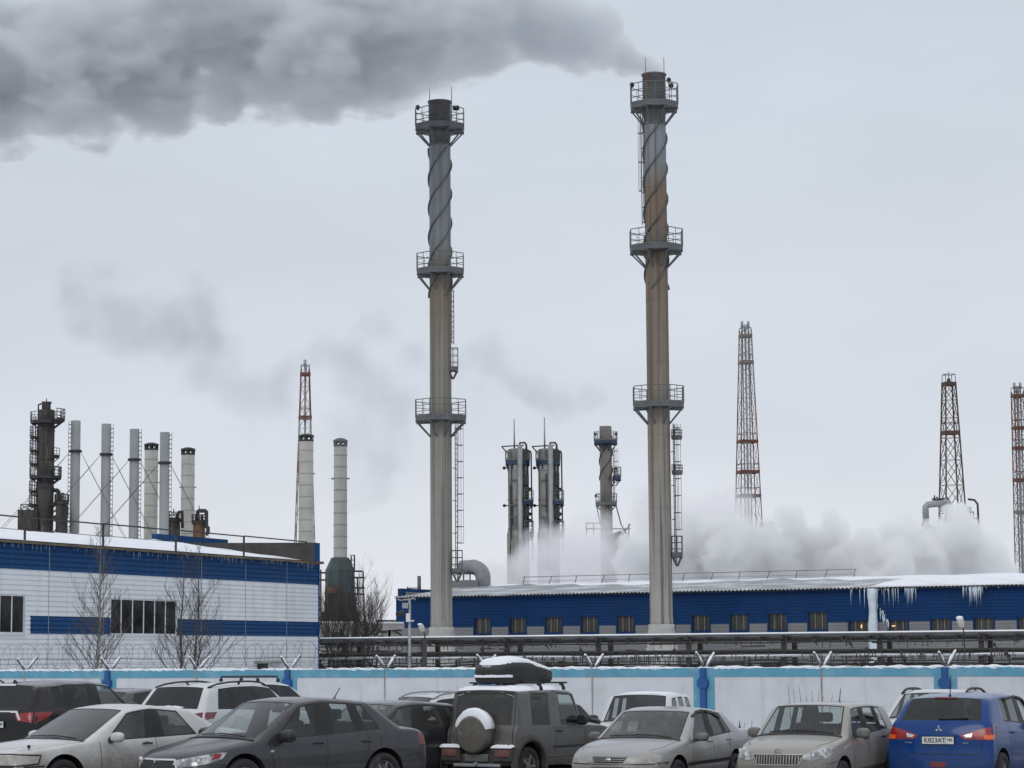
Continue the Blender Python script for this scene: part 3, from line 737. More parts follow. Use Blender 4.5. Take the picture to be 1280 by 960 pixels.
# ================================================================ smaller stacks of the plant
def slim_stack(px, ytop, D, label):
    c = P(px, 660, D); zt = P(px, ytop, D).z; S = D / FPX; x, y = c.x, c.y
    root = thing('guyed_stack', label, 'stack', (x, y, 0), 'slim guyed stacks behind the workshop')
    mb = MB(); r = 6.1 * S; mb.lathe([(r, 0), (r, zt), (r * .85, zt), (r * .8, zt - 1)], (x, y, 0), 20); mb.build('shaft', m_slim_stack, root)
    zc = P(px, ytop + 38, D).z
    mb = MB(); mb.lathe([(r, zc - .12), (r + .16, zc - .1), (r + .16, zc + .1), (r, zc + .12)], (x, y, 0), 16); mb.build('guy_collar', m_dark, root)
    for sx, sy, ex in ((-1, .3, 1.0), (1, -.3, .62), (-1, -.6, .9), (1, .7, .55)):
        f = ex * zc; mb = MB(); a = Vector((x + sx * r, y, zc)); b = Vector((x + sx * f * .92, y + sy * f * .6, 0)); mb.tube([a, b], .02, 4); mb.build('guy_wire', m_dark, root)
    mb = MB(); sx = 1 if px > 100 else -1; z = 5.
    while z < zt - .2: mb.box((x + sx * (r + .10), y, z), (.2, .3, .05)); z += .42
    mb.beam((x + sx * (r + .2), y, 4), (x + sx * (r + .2), y, zt), .035); mb.build('step_iron', m_dark, root)
slim_stack(93, 526, 226, 'slim grey guyed stack beside the dark refinery column')
slim_stack(131.5, 530, 226, 'slim grey guyed stack with a birch top rising below it')
slim_stack(167, 536.5, 226, 'slim grey guyed stack just before the first pale capped stack')
slim_stack(205, 540.5, 224, 'slim grey guyed stack between the two pale capped stacks')

def pale_stack(px, ytop, D, label, zbase=0., black=True, hw=8.4):
    c = P(px, 640, D); S = D / FPX; x, y = c.x, c.y; zt = P(px, ytop, D).z
    root = thing('capped_stack', label, 'stack', (x, y, zbase), 'pale stacks with slotted caps')
    r = hw * S; zc = zt - 6.5 * S
    mb = MB(); mb.lathe([(r * 1.04, zbase), (r, zc)], (x, y, 0), 24); mb.lathe([(r * .8, zc - .02), (.01, zc)], (x, y, 0), 24); mb.build('shaft', m_pale_stack, root)
    mb = MB(); mb.lathe([(r * 1.1, zt - .17), (r * 1.12, zt - .02), (r * .5, zt + .12), (.01, zt + .16)], (x, y, 0), 24)
    for k in range(8): a = 2 * math.pi * k / 8; mb.box((x + r * .98 * math.cos(a), y + r * .98 * math.sin(a), (zc + zt) / 2 - .08), (r * .34, .06, zt - zc - .1), a + math.pi / 2)
    mb.lathe([(r * 1.0, zc - .12), (r * 1.06, zc - .1), (r * 1.06, zc + .04), (r * .8, zc + .05)], (x, y, 0), 24); mb.build('cap', m_black if black else m_steel, root)
    z = zc - 13 * S; k = 0
    while z > zbase:
        mb = MB(); rr = r * lerp(1.04, 1.0, (z - zbase) / (zc - zbase)); mb.lathe([(rr, z - .05), (rr + .02, z - .035), (rr + .02, z + .035), (rr, z + .05)], (x, y, 0), 24)
        if k == 2: mb.box((x - rr - .08, y, z), (.2, .15, .12)); mb.box((x + rr + .08, y, z), (.2, .15, .12))
        z -= 14.5 * S; k += 1; mb.build('band', mat('band_grey', (.30, .30, .275), .7), root)
    return root
pale_stack(188.5, 555, 238, 'pale banded stack with black slotted cap between two slim grey stacks')
pale_stack(234.5, 561, 238, 'pale banded stack with black cap beside the piped vessels')
pale_stack(382.5, 544, 232, 'pale banded stack with thick black cap in front of a lattice mast', hw=9)
gv = P(425, 700, 170)
pale_stack(425.5, 550, 170, 'pale banded stack with grey cap standing on the green vessel', zbase=P(425, 697, 170).z, black=False, hw=8.2)

# green vessel with galleries
def px_poly(mb, pts, D0, D1, mi=0):
    a = [P(u, v, D0) for u, v in pts]; b = [p + Vector((0, D1 - D0, 0)) for p in a]; n = len(pts)
    mb.add(a + b, [tuple(range(n)), tuple(range(2 * n - 1, n - 1, -1))] + [(i, n + i, n + (i + 1) % n, (i + 1) % n) for i in range(n)], mi)
gs = 170 / FPX; z_ = lambda y: P(425, y, 170).z
green = thing('green_vessel', 'dark green faceted furnace body with steel galleries under a pale stack', 'furnace', (gv.x, gv.y, 0))
mb = MB(); mb.lathe([(18.5 * gs, 0), (18.5 * gs, z_(722)), (18.3 * gs, z_(713)), (11 * gs, z_(697)), (0.01, z_(697))], (gv.x, gv.y, 0), 8, sm=False); mb.build('shell', m_green, green)
mb = MB(); mb.box((gv.x - 9 * gs, gv.y - 1.0, z_(738)), (16 * gs, .5, 7 * gs)); mb.build('burner_box', m_rust, green)
mb = MB(); mb.lathe([(19 * gs, 0), (19 * gs, z_(741))], (gv.x, gv.y, 0), 8, sm=False); mb.build('lower_casing', m_tower_dark, green)
mb = MB(); mb.box((gv.x, gv.y, z_(765) / 2), (46 * gs, 2.0, z_(765))); mb.build('plinth', m_tower_dark, green)
mb = MB()
for y0, x0_, x1_ in ((716, 400, 408), (725, 399, 409), (714, 443, 453), (722, 443, 456), (743, 440, 456), (735, 440, 456)):
    mb.beam(P(x0_, y0, 170), P(x1_, y0, 170), .12)
for x_, ya, yb in ((454, 714, 745), (447, 722, 745), (401, 712, 780), (443, 694, 715), (439, 695, 712), (445, 745, 800), (455, 745, 800)):
    mb.beam(P(x_, ya, 170), P(x_, yb, 170), .1)
for y0 in (694, 700, 706): mb.beam(P(437, y0, 170), P(444, y0, 170), .05)
mb.build('gallery', m_dark, green)

# ================================================================ dark refinery column and its vessels
def column(px, D, r, ytop, zbase, label, plats, m, name='refinery_column', cat='column', grp=None, top=True):
    c = P(px, 640, D); x, y = c.x, c.y; zt = P(px, ytop, D).z
    root = thing(name, label, cat, (x, y, 0), grp)
    mb = MB(); mb.lathe([(r, zbase)] + [(r, lerp(zbase, zt - r * .18, i / 10)) for i in range(1, 11)] + [(r * .94, zt - r * .06), (r * .8, zt - .01), (.01, zt)], (x, y, 0), 28)
    z = zt - 2
    while z > zbase: mb.lathe([(r, z - .06), (r + .05, z - .05), (r + .05, z + .05), (r, z + .06)], (x, y, 0), 28); z -= 2.7
    mb.build('shell', m, root)
    return root, x, y, (lambda yy: P(px, yy, D).z)
dc, x, y, zz = column(56, 225, .80, 512, 0, 'sooty black refinery column with many small galleries at the far edge of the plant', [], m_tower_dark)
for yy, ofs, ar in ((528, math.pi, (0, 4)), (546, math.pi * .6, (0, 3)), (563, math.pi * .6, (0, 3)), (580, math.pi * .6, (0, 3)), (597, math.pi, (0, 5)), (614, math.pi * .6, (0, 3)), (631, math.pi * .6, (0, 3))):
    platform(dc, (x, y, zz(yy)), .8, 1.5, .95, 8, .12, m_dark, m_dark, .4, ofs - math.pi * .1, .05, True, ar)
platform(dc, (x, y, zz(525)), .8, 1.75, 1.0, 8, .12, m_dark, m_dark, .7, -math.pi / 4, .07, True, (0, 2)); platform(dc, (x, y, zz(571)), .8, 1.3, .8, 8, .1, m_dark, m_dark, .4, -math.pi / 4, .05, True, (0, 1)); platform(dc, (x, y, zz(645)), .8, 2.2, .9, 8, .1, m_dark, m_dark, .4, -math.pi / 4, .06, True, (0, 2)); platform(dc, (x, y, zz(630)), .8, 1.8, 1.0, 8, .12, m_dark, m_dark, .7, -math.pi / 4, .06, True, (0, 2)); platform(dc, (x, y, zz(597)), .8, 1.5, 1.0, 8, .12, m_dark, m_dark, .5, -math.pi / 4, .06, True, (0, 2))
mb = MB(); s = 225 / FPX
mb.tube([(x - 10 * s, y, zz(530)), (x - 10 * s, y, zz(506)), (x - 6 * s, y, zz(504.5))], .09, 6); mb.tube([(x + 5 * s, y - .3, zz(530)), (x + 5 * s, y - .3, zz(504)), (x + 7 * s, y - .3, zz(504))], .14, 6); mb.cyl((x, y, zz(512)), (x, y, zz(498)), .05, n=6)
mb.tube([(x + 8 * s, y, zz(613)), (x + 15 * s, y, zz(613)), (x + 17 * s, y, zz(615)), (x + 17 * s, y, zz(632))], .2, 8)
mb.box((x, y - .2, zz(507)), (.7, .5, .7)); mb.build('overhead_pipe', m_dark, dc)
ladder(dc, (x - .8, y, 0), (-1, -.3, 0), zz(660), zz(520), m=m_dark, hr=.3)
bx = thing('equipment_house', 'dark rusty box house with a small roof rack beside the sooty column', 'equipment house', P(35, 820, 224) * 1.0); mb = MB()
px_poly(mb, [(22, 637), (47, 637), (47, 690), (22, 690)], 224, 227); mb.build('body', m_tower_dark, bx); mb = MB()
for x_ in (26, 34, 36, 44): mb.beam(P(x_, 637, 225), P(x_, 630, 225), .08)
for a_, b_ in (((26, 630.5), (36, 630.5)), ((36, 631), (46, 631)), ((26, 637), (35, 631)), ((35, 637), (27, 631)), ((37, 637), (45, 631))): mb.beam(P(*a_, 225), P(*b_, 225), .07)
mb.beam(P(20, 664, 223.8), P(48, 664, 223.8), .2); mb.build('roof_rack', m_dark, bx)
def vessel(px, D, hw, ytop, label, pipes, m=m_tower_dark):
    s = D / FPX; v, x, y, zz = column(px, D, hw * s, ytop, 0, label, [], m, 'process_vessel', 'vessel', 'piped vessels of the refinery')
    platform(v, (x, y, zz(ytop + 4)), hw * s * .9, hw * s * 1.25, .8, 8, .1, m_dark, m_dark, brk=False, t=.05)
    mb = MB()
    for pts, r in pipes: mb.tube([P(u, q, D - hw * s * .8) for u, q in pts], r, 8)
    mb.build('vent_pipe', m_dark, v)
    return v
vessel(77, 223, 7.2, 625, 'dark rusty vessel close beside the sooty refinery column', [([(73, 632), (73, 620)], .07), ([(77, 630), (77, 616)], .05), ([(82, 632), (82, 622)], .07), ([(65, 668), (75, 655), (66, 645)], .06), ([(66, 630), (70, 627)], .1)])
vessel(217, 228, 8.5, 647, 'grey vessel with a blue dome and pipes left of the second pale stack', [([(222, 650), (222, 643), (224, 640), (228, 640), (228, 660)], .16), ([(211, 660), (211, 645), (213, 643)], .1), ([(209, 655), (220, 655)], .07), ([(217, 645), (217, 636)], .05)])
vessel(249, 226, 7.5, 650, 'rusty vessel with a thick hooked pipe right of the second pale stack', [([(247, 650), (247, 640), (249, 638.5), (256, 638.5), (258, 640), (258, 658), (260, 660), (260, 666), (257, 668)], .2), ([(252, 652), (252, 644)], .1), ([(249, 638), (249, 632)], .04), ([(243, 652), (256, 652)], .06)], m_rust)

# twin columns with galleries
m_col2 = mat('stained_column_lagging', (.27, .262, .245), .75, var=.25, scale=.8, streaks=[((.08, .068, .055), .8, 1.8, .12, .44, .64), ((.33, .33, .32), .5, 2.2, .1, .55, .7)])
s = 220 / FPX
for k, (px, lab) in enumerate(((647.5, 'grey process column nearer the duct of the two standing side by side'), (685.5, 'grey process column with a tall mast, right hand of the two side by side'))):
    t, x, y, zz = column(px, 220, 12.3 * s, 561, 0, lab, [], m_col2, 'process_column', 'column', 'twin process columns above the hall')
    r = 12.3 * s
    mb = MB(); mb.lathe([(r, zz(683)), (r * 1.03, zz(678)), (r * 1.0, zz(664)), (r, zz(660))], (x, y, 0), 28); mb.lathe([(r, 0), (r * 1.14, .1), (r * 1.14, zz(668)), (r, zz(662))], (x, y, 0), 28); mb.build('skirt', m_col2, t)
    mb = MB(); mb.tube([(x + 3.0 * s, y - r - .2, 1), (x + 3.0 * s, y - r - .2, zz(557))], .24, 10); mb.build('riser_pipe', m_galv, t)
    platform(t, (x, y, zz(576)), r, r * 1.28, .9, 10, .35, m_plat_blue, m_steel, .5)
    platform(t, (x, y, zz(627)), r, r * 1.7, 1.0, 8, .3, m_plat_blue, m_steel, .6, -math.pi * 3 / 8, .05, True, (0, 3)); platform(t, (x, y, zz(667)), r, r * 1.7, 1.1, 8, .25, m_steel, m_steel, .7, -math.pi * 3 / 8, .05, True, (0, 3))
    mb = MB(); rr = 13 * s
    mb.tube([(x - 20 * s, y - .8, zz(559)), (x + 8 * s, y - .8, zz(557.5))], .06, 5); mb.tube([(x - 20 * s, y - .8, zz(559)), (x - 13 * s, y - .8, zz(567))], .06, 5)
    mb.tube([(x + 3 * s, y - .5, zz(560)), (x + 3 * s, y - .5, zz(554)), (x + 9 * s, y - .5, zz(554)), (x + 11 * s, y - .5, zz(557)), (x + 11 * s, y - .5, zz(563))], .1, 6)
    mb.tube([(x + 11 * s, y, zz(563)), (x + 16 * s, y, zz(564)), (x + 17 * s, y, zz(567)), (x + 17.5 * s, y, zz(668)), (x + 18 * s, y, zz(700))], .07, 6)
    mb.box((x, y, zz(563.5)), (16 * s, 1.0, .35)); mb.build('overhead_pipe', m_dark, t)
    mb = MB()
    for q in range(9):
        a_ = random.uniform(-2.6, -.5); zq = zz(random.uniform(562, 690)); L_ = random.uniform(1, 6); rr = r + .12; mb.beam((x + rr * math.cos(a_), y + rr * math.sin(a_), zq), (x + rr * math.cos(a_), y + rr * math.sin(a_), zq - L_), .09)
    for yq in (570, 600, 616, 640, 655): mb.box((x + r * .75, y - r * .8, zz(yq)), (.7, .5, random.uniform(.4, 1.2)))
    mb.tube([(x + r * 1.02, y - .3, zz(562)), (x + r * 1.02, y - .3, zz(700))], .09, 8); mb.build('side_pipework', m_dark, t)
    mb = MB(); mb.cyl((x - 4 * s, y, zz(562)), (x - 4 * s, y, zz(524 if k == 0 else 521.5)), .09, .05, 6); mb.build('mast', m_galv, t)
    mb = MB()
    for yy in (585, 632): mb.beam((x - r - .5, y, zz(yy)), (x - r + .2, y, zz(yy)), .1); mb.ball((x - r - .35, y - .1, zz(yy)), .16, 8)
    for yy, a_ in ((612, .2), (643, .1), (651, -.2)): mb.ball((x + r * .9 + .25, y - .4, zz(yy)), .18, 8)
    mb.build('lamp_arm', m_black, t)
    mb = MB()
    for yy in (601, 632, 647): mb.box((x - r * .35, y - r * .97, zz(yy)), (r * 1.0, .2, .1))
    mb.box((x - r * .2, y - r, zz(652)), (.45, .12, .8)); mb.build('manhole', m_steel, t)
# small stack right of the twins
c3 = P(758, 640, 230); x, y = c3.x, c3.y; s = 230 / FPX; zz = lambda yy: P(758, yy, 230).z; r = 7.6 * s
t = thing('flue_stack', 'short brown grey flue stack with blue galleries rising out of the steam', 'chimney', (x, y, 0))
mb = MB(); mb.lathe([(r * 1.1, 0), (r, zz(655)), (r, zz(533)), (r * .85, zz(533)), (r * .8, zz(540))], (x, y, 0), 24); mb.build('shaft', mat('flue_shell', (.15, .14, .13), .75, var=.2, scale=1, streaks=[((.25, .24, .23), .6, 2.5, .15, .5, .7), ((.13, .09, .06), .6, 2.5, .12, .5, .65)]), t)
for k in range(3):
    mb = MB(); n = 60; vs = []
    for i in range(n + 1):
        z = lerp(zz(600), zz(545), i / n); a = 2 * math.pi * (k / 3 + z / 5.)
        for rr, dz in ((r - .01, -.03), (r + .09, -.03), (r + .09, .03), (r - .01, .03)): vs.append((x + rr * math.cos(a), y + rr * math.sin(a), z + dz))
    mb.add(vs, [(i * 4 + j, i * 4 + (j + 1) % 4, (i + 1) * 4 + (j + 1) % 4, (i + 1) * 4 + j) for i in range(n) for j in range(4)]); mb.build('strake', m_dark, t)
platform(t, (x, y, zz(551)), r, r * 2.05, .85, 8, .3, m_plat_blue, m_steel, .7); platform(t, (x + .4, y, zz(596)), r, r * 1.9, .9, 8, .3, m_plat_blue, m_steel, .6, -math.pi * 3 / 8, .05, True, (0, 3)); platform(t, (x, y, zz(629)), r, r * 1.85, .9, 8, .2, m_steel, m_steel, .5)
for sx in (-1, 1): mb = MB(); mb.beam((x + sx * r * 1.6, y, zz(632)), (x + sx * r * (2.4 if sx > 0 else 1.0) , y, zz(656)), .1); mb.build('stay', m_dark, t)
ladder(t, (x + r, y, 0), (1, -.3, 0), zz(629), zz(560), m=m_dark, hr=.3)
for dx_, yy in ((-13, 543), (13, 543), (12.5, 586), (-13, 620)): mb = MB(); b = Vector((x + dx_ * s, y - .3, zz(yy))); mb.cyl(b + Vector((0, 0, -1.0)), b, .03, n=5); mb.ball(b, .15, 8); mb.build('warning_lamp', m_black, t)
tk = P(762, 690, 226); eq = thing('furnace_top', 'rusty furnace hood with a slanted gallery half hidden in steam under the flue stack', 'furnace', (tk.x, tk.y, 0)); mb = MB()
px_poly(mb, [(758, 670), (776, 663), (787, 675), (774, 687), (754, 686)], 222, 225); px_poly(mb, [(756, 687), (772, 687), (772, 850), (756, 850)], 222.5, 224.5); mb.build('hood', mat('burnt_hood', (.04, .033, .028), .85, var=.4, scale=1.5), eq)
mb = MB()
for a_, b_ in (((733, 654), (750, 654)), ((733, 661), (788, 661)), ((733, 654), (733, 668)), ((742, 654), (742, 668)), ((786, 655), (786, 676)), ((776, 655), (786, 672)), ((778, 664), (784, 660)), ((788, 655), (776, 672))): mb.beam(P(*a_, 225), P(*b_, 225), .1)
mb.build('gallery', m_dark, eq)

# ================================================================ lattice masts
def mast(name, label, px, D, ytop, wt, wb, nsec, mleg, pipes=0, rings=(), spike=0., grp='lattice flare masts', rb=.045, rl=.075, rat=1.35):
    c = P(px, 660, D); x, y = c.x, c.y; S = D / FPX; zt = P(px, ytop, D).z; yb = 690
    slope = (wb - wt) / (yb - ytop)                       # in photo pixels
    wd = lambda z: (wt + slope * ((zt - z) / S)) * S
    root = thing(name, label, 'mast', (x, y, 0), grp)
    rot = R(45 + 10)
    def corner(i, z): a = rot + i * math.pi / 2; h = wd(z) / 2 / .98 * 1.0 * 1.0; return Vector((x + h * math.cos(a) * 1.22, y + h * math.sin(a) * 1.22, z))
    for i in range(4):
        mb = MB(); mb.tube([corner(i, 0), corner(i, zt)], rl, 5); mb.build('leg', mleg, root)
    zs = [zt]; 
    while zs[-1] > 2: zs.append(zs[-1] - wd(zs[-1]) * rat)
    mb = MB()
    for z0, z1 in zip(zs, zs[1:]):
        z1 = max(z1, 0)
        for i in range(4):
            a, b, c_, d = corner(i, z0), corner((i + 1) % 4, z0), corner(i, z1), corner((i + 1) % 4, z1)
            mb.beam(a, d, rb); mb.beam(b, c_, rb); mb.beam(c_, d, rb * .9)
    mb.build('bracing', mleg, root)
    for yy in rings:
        z = P(px, yy, D).z; mb = MB(); h = wd(z)
        for i in range(4): mb.beam(corner(i, z), corner((i + 1) % 4, z), .2, .35); mb.beam(corner(i, z + 1.0), corner((i + 1) % 4, z + 1.0), .06); mb.beam(corner(i, z), corner(i, z + 1.0), .06)
        mb.build('ring_platform', mleg, root)
    for k in range(pipes):
        a = rot + .6 + k * 2 * math.pi / max(pipes, 1); rr = wd(zt) * .28; tp = zt + .35 + .45 * (k % 2)
        mb = MB(); p0 = Vector((x + rr * math.cos(a), y + rr * math.sin(a), 0)); mb.tube([p0, p0 + Vector((0, 0, tp))], .10, 6); mb.cyl(p0 + Vector((0, 0, tp - .5)), p0 + Vector((0, 0, tp + .25)), .17, n=8); mb.build('flare_pipe', m_galv, root)
    if spike: mb = MB(); mb.cyl((x, y, zt), (x, y, zt + spike * .45), .28, .14, 8); mb.cyl((x, y, zt + spike * .45), (x, y, zt + spike), .05, .03, 5); mb.build('finial', m_dark, root)
    return root
m_redw = mat('red_white_mast_paint', (.3, .3, .3), .6, var=.15, zramp=(42., .6, [(0, (.20, .17, .155)), (20.5, (.20, .17, .155)), (21.2, (.15, .06, .045)), (25.2, (.15, .06, .045)), (25.6, (.30, .29, .28)), (28.0, (.30, .29, .28)), (28.4, (.13, .045, .033)), (42, (.13, .045, .033))]))
m_redw2 = mat('rusty_mast_paint', (.3, .3, .3), .6, var=.15, zramp=(60., .5, [(0, (.17, .14, .125)), (20, (.17, .14, .125)), (23, (.10, .035, .022)), (34, (.10, .035, .022)), (35, (.16, .13, .115)), (42, (.16, .13, .115)), (46, (.11, .042, .03)), (60, (.10, .038, .028))]))
mast('lattice_mast', 'slender red and white lattice mast behind the thick capped stack', 381, 262, 462, 11.5, 27, 30, m_redw, 2, (468, 522), rb=.035, rl=.055, rat=1.9)
mast('lattice_mast', 'tall rusty lattice mast with flare pipes between the brown chimney and the dark pylon', 936, 300, 412, 14, 33, 34, m_redw2, 4, (420, 453, 552, 590, 620), rb=.045, rl=.07)
mast('lattice_mast', 'rusty brown lattice pylon with a short spike standing in white steam above piping', 1191, 250, 480, 15, 33, 18, mat('pylon_rust', (.075, .045, .032), .8, var=.35, scale=1.5), 0, (480, 541,), 1.3, rb=.055, rl=.085)
mast('lattice_mast', 'lattice mast with paired flare pipes cut by the right picture edge', 1277, 290, 489, 13.5, 16, 30, m_redw2, 4, (495, 535, 560, 600, 640), rb=.045, rl=.07)
# hot equipment under the pylon
c4_ = P(1190, 660, 240); hx = thing('piped_reactor', 'reactor head with big grey pipe bends venting steam below the dark pylon', 'reactor', (c4_.x, c4_.y, 0)); S = 240 / FPX
mb = MB(); mb.lathe([(14 * S, 0), (14 * S, P(1190, 664, 240).z), (9 * S, P(1190, 650, 240).z), (.01, P(1190, 646, 240).z)], (c4_.x, c4_.y, 0), 20); mb.build('shell', m_col, hx)
def ppipe(pts, r, m, D=238.5, nm='pipe'):
    mb = MB(); mb.tube([P(u, v, D) for u, v in pts], r, 10); mb.build(nm, m, hx)
ppipe([(1158, 662), (1157, 640), (1157, 634), (1160, 631), (1166, 630), (1180, 629)], .34, m_galv); ppipe([(1178, 640), (1178, 628), (1182, 626), (1186, 630), (1187, 640)], .28, m_galv)
ppipe([(1210, 645), (1210, 634)], .34, m_steel); ppipe([(1210, 624), (1218, 625), (1222, 630), (1223, 650), (1223, 700), (1223, 850)], .11, m_dark); ppipe([(1165, 624), (1185, 623.5)], .1, m_dark); ppipe([(1168, 628), (1168, 619)], .07, m_dark); ppipe([(1171, 630), (1171, 621)], .12, m_steel)
ppipe([(1212, 648), (1224, 648)], .09, m_dark); ppipe([(1214, 640), (1217, 640), (1217, 648)], .06, m_dark)
mb = MB(); mb.beam(P(1154, 655, 238), P(1172, 662, 238), .3); mb.ball(P(1156, 656, 238), .35, 10); mb.ball(P(1171, 667, 238), .5, 10); mb.build('valve', m_dark, hx)
q = P(1020, 695, 205); vh = thing('vent_hood', 'brown roof hood showing through the steam behind the hall roof', 'vent', (q.x, q.y, 0)); mb = MB()
px_poly(mb, [(1008, 692), (1016, 688), (1040, 690), (1042, 698), (1024, 702), (1012, 700)], 200, 203); mb.build('hood', m_rust, vh); mb = MB(); px_poly(mb, [(1014, 700), (1036, 700), (1036, 850), (1014, 850)], 200.5, 202.5); mb.build('shaft', m_col, vh)
q = P(958, 662, 280); hv = thing('small_vessel', 'small far vessel with a railing at the foot of the rusty mast', 'vessel', (q.x, q.y, 0)); mb = MB(); mb.lathe([(.55, 0), (.55, P(958, 662, 280).z), (.3, P(958, 657, 280).z), (.01, P(958, 656, 280).z)], (q.x, q.y, 0), 14); mb.build('shell', m_col, hv); platform(hv, (q.x, q.y, P(958, 662, 280).z), .5, .8, .8, 8, .1, m_dark, m_dark, brk=False)

# ================================================================ lamp posts and the camera pole
def ppole(name, label, cat, px, D, ytop, r0, m, extra, grp=None):
    b = P(px, 820, D); root = thing(name, label, cat, (b.x, b.y, 0), grp)
    mb = MB(); mb.cyl((b.x, b.y, 0), (b.x, b.y, P(px, ytop, D).z), r0, r0 * .9, 10); mb.build('pole', m, root); extra(root, D); return root
def cam_pole(root, D):
    mb = MB(); mb.tube([P(503, 750, D), P(512, 749.5, D), P(517, 747.5, D), P(519, 750, D)], .035, 6); mb.tube([P(503, 751, D), P(497, 749, D)], .03, 6); mb.build('top_arm', m_galv, root)
    mb = MB(); mb.box(P(506.5, 757, D - .1), (.24, .2, .22)); mb.build('junction_box', m_galv, root)
    mb = MB(); mb.box(P(510, 772, D - .15), (.16, .16, .34)); mb.box(P(513, 776, D - .1), (.3, .1, .05)); mb.build('control_box', m_frame, root)
    mb = MB(); mb.cyl(P(497, 768, D - .4), P(504, 765.5, D), .1, .1, 10); mb.beam(P(504, 771, D), P(511, 772, D), .06); mb.build('security_camera', m_black, root)
ppole('camera_pole', 'grey steel pole carrying a black security camera and white boxes', 'camera pole', 512, 99, 748, .065, m_galv, cam_pole)
def lamp_a(root, D):
    mb = MB(); a, b = P(525, 781, D), P(529.5, 790, D); mb.tube([a, lerp(a, b, .2), lerp(a, b, .7), b], [.05, .13, .11, .04], 10); h = mb.build('lamp_head', mat('lamp_housing', (.42, .41, .38), .5), root)
    mb = MB(); mb.ball(P(525, 780.5, D), .09, 8, sc=(1.2, 1, .6)); mb.build('lamp_snow', m_snow, h); mb = MB(); mb.tube([P(529, 789, D), P(531, 793, D), P(531, 800, D)], .03, 6); mb.build('lamp_arm', m_dark, root)
ppole('street_lamp', 'short street lamp on a dark post beside the camera pole', 'street lamp', 531, 99, 797, .10, m_dark, lamp_a, 'yard lamps')
def lamp_b(root, D):
    mb = MB(); a, b = P(1199.5, 773, D), P(1203, 785, D); mb.tube([a, lerp(a, b, .15), lerp(a, b, .7), b], [.06, .14, .12, .04], 10); h = mb.build('lamp_head', mat('lamp_housing', (.42, .41, .38), .5), root)
    mb = MB(); mb.ball(P(1199.5, 772.5, D), .12, 8, sc=(1.2, 1, .7)); mb.build('lamp_snow', m_snow, h); mb = MB(); mb.tube([P(1203, 785, D), P(1205, 790, D), P(1206, 800, D)], .025, 6); mb.build('lamp_arm', m_dark, root)
ppole('street_lamp', 'snow topped street lamp on a thin curved post before the blue hall', 'street lamp', 1206, 92, 799, .03, m_dark, lamp_b, 'yard lamps')

# ================================================================ bare trees and bushes
def grow(mb, p, d, L, r, lev, rnd, up=.25, spl=4, n=4):
    pts = [p]; q = p.copy(); dd = d.copy(); k = 4
    for i in range(k):
        dd = (dd + Vector((rnd.uniform(-.16, .16), rnd.uniform(-.16, .16), rnd.uniform(-.05, .12) + up * .25))).normalized()
        q = q + dd * (L / k); pts.append(q.copy())
    mb.tube(pts, [lerp(r, r * .35, i / k) for i in range(k + 1)], n, caps=False)
    if lev > 0:
        for j in range(spl):
            t = rnd.uniform(.25, 1.0); i = min(int(t * k), k - 1); s_ = lerp(pts[i], pts[i + 1], t * k - i)
            a = rnd.uniform(0, 2 * math.pi); side = Vector((math.cos(a), math.sin(a), rnd.uniform(.2, .9))).normalized()
            nd = (dd * .9 + side * .75).normalized()
            grow(mb, s_, nd, L * rnd.uniform(.35, .6), r * .5, lev - 1, rnd, up, spl, 3)
def bare_tree(name, label, trunks, D, seed, mtr, mtw, dens=30, spread=1.5, grp=None, rt=.05):
    rnd = random.Random(seed); px0 = trunks[0][0]; b = P(px0, 836, D)
    root = thing(name, label, 'tree', (b.x, b.y, 0), grp)
    for px, pxt, ytop in trunks:
        a = P(px, 836, D); c = P(pxt, ytop, D); a = Vector((a.x, a.y, 0)); n = 10
        pts = [lerp(a, c, i / n) + Vector((rnd.uniform(-.04, .04), rnd.uniform(-.04, .04), 0)) * (0 < i < n) for i in range(n + 1)]
        mb = MB(); mb.tube(pts, [lerp(rt, .006, (i / n) ** .8) for i in range(n + 1)], 7); mb.build('trunk', mtr, root)
        mb = MB(); h = c.z
        for k in range(dens):
            t = lerp(.22, .98, ((k + rnd.random()) / dens) ** 1.25); i = min(int(t * n), n - 1); s_ = lerp(pts[i], pts[i + 1], t * n - i)
            an = rnd.uniform(0, 2 * math.pi); L = spread * (1.06 - t) ** .9 * rnd.uniform(.55, 1.1) + .14
            grow(mb, s_, Vector((math.cos(an) * .8, math.sin(an) * .8, .62)).normalized(), L, lerp(.02, .007, t), 2, rnd, .3, 4)
        mb.build('crown', mtw, root)
    return root
bare_tree('birch_tree', 'bare pale birch in front of the workshop between its two windows', [(122, 126, 660)], 81, 3, m_bark, m_twig, 64, 2.1, rt=.06)
bare_tree('bare_tree', 'bare tree with two dark trunks in front of the right workshop window', [(226, 229, 688), (242, 250, 676)], 83, 11, m_twig, m_twig_d, 42, 2.1, rt=.065)
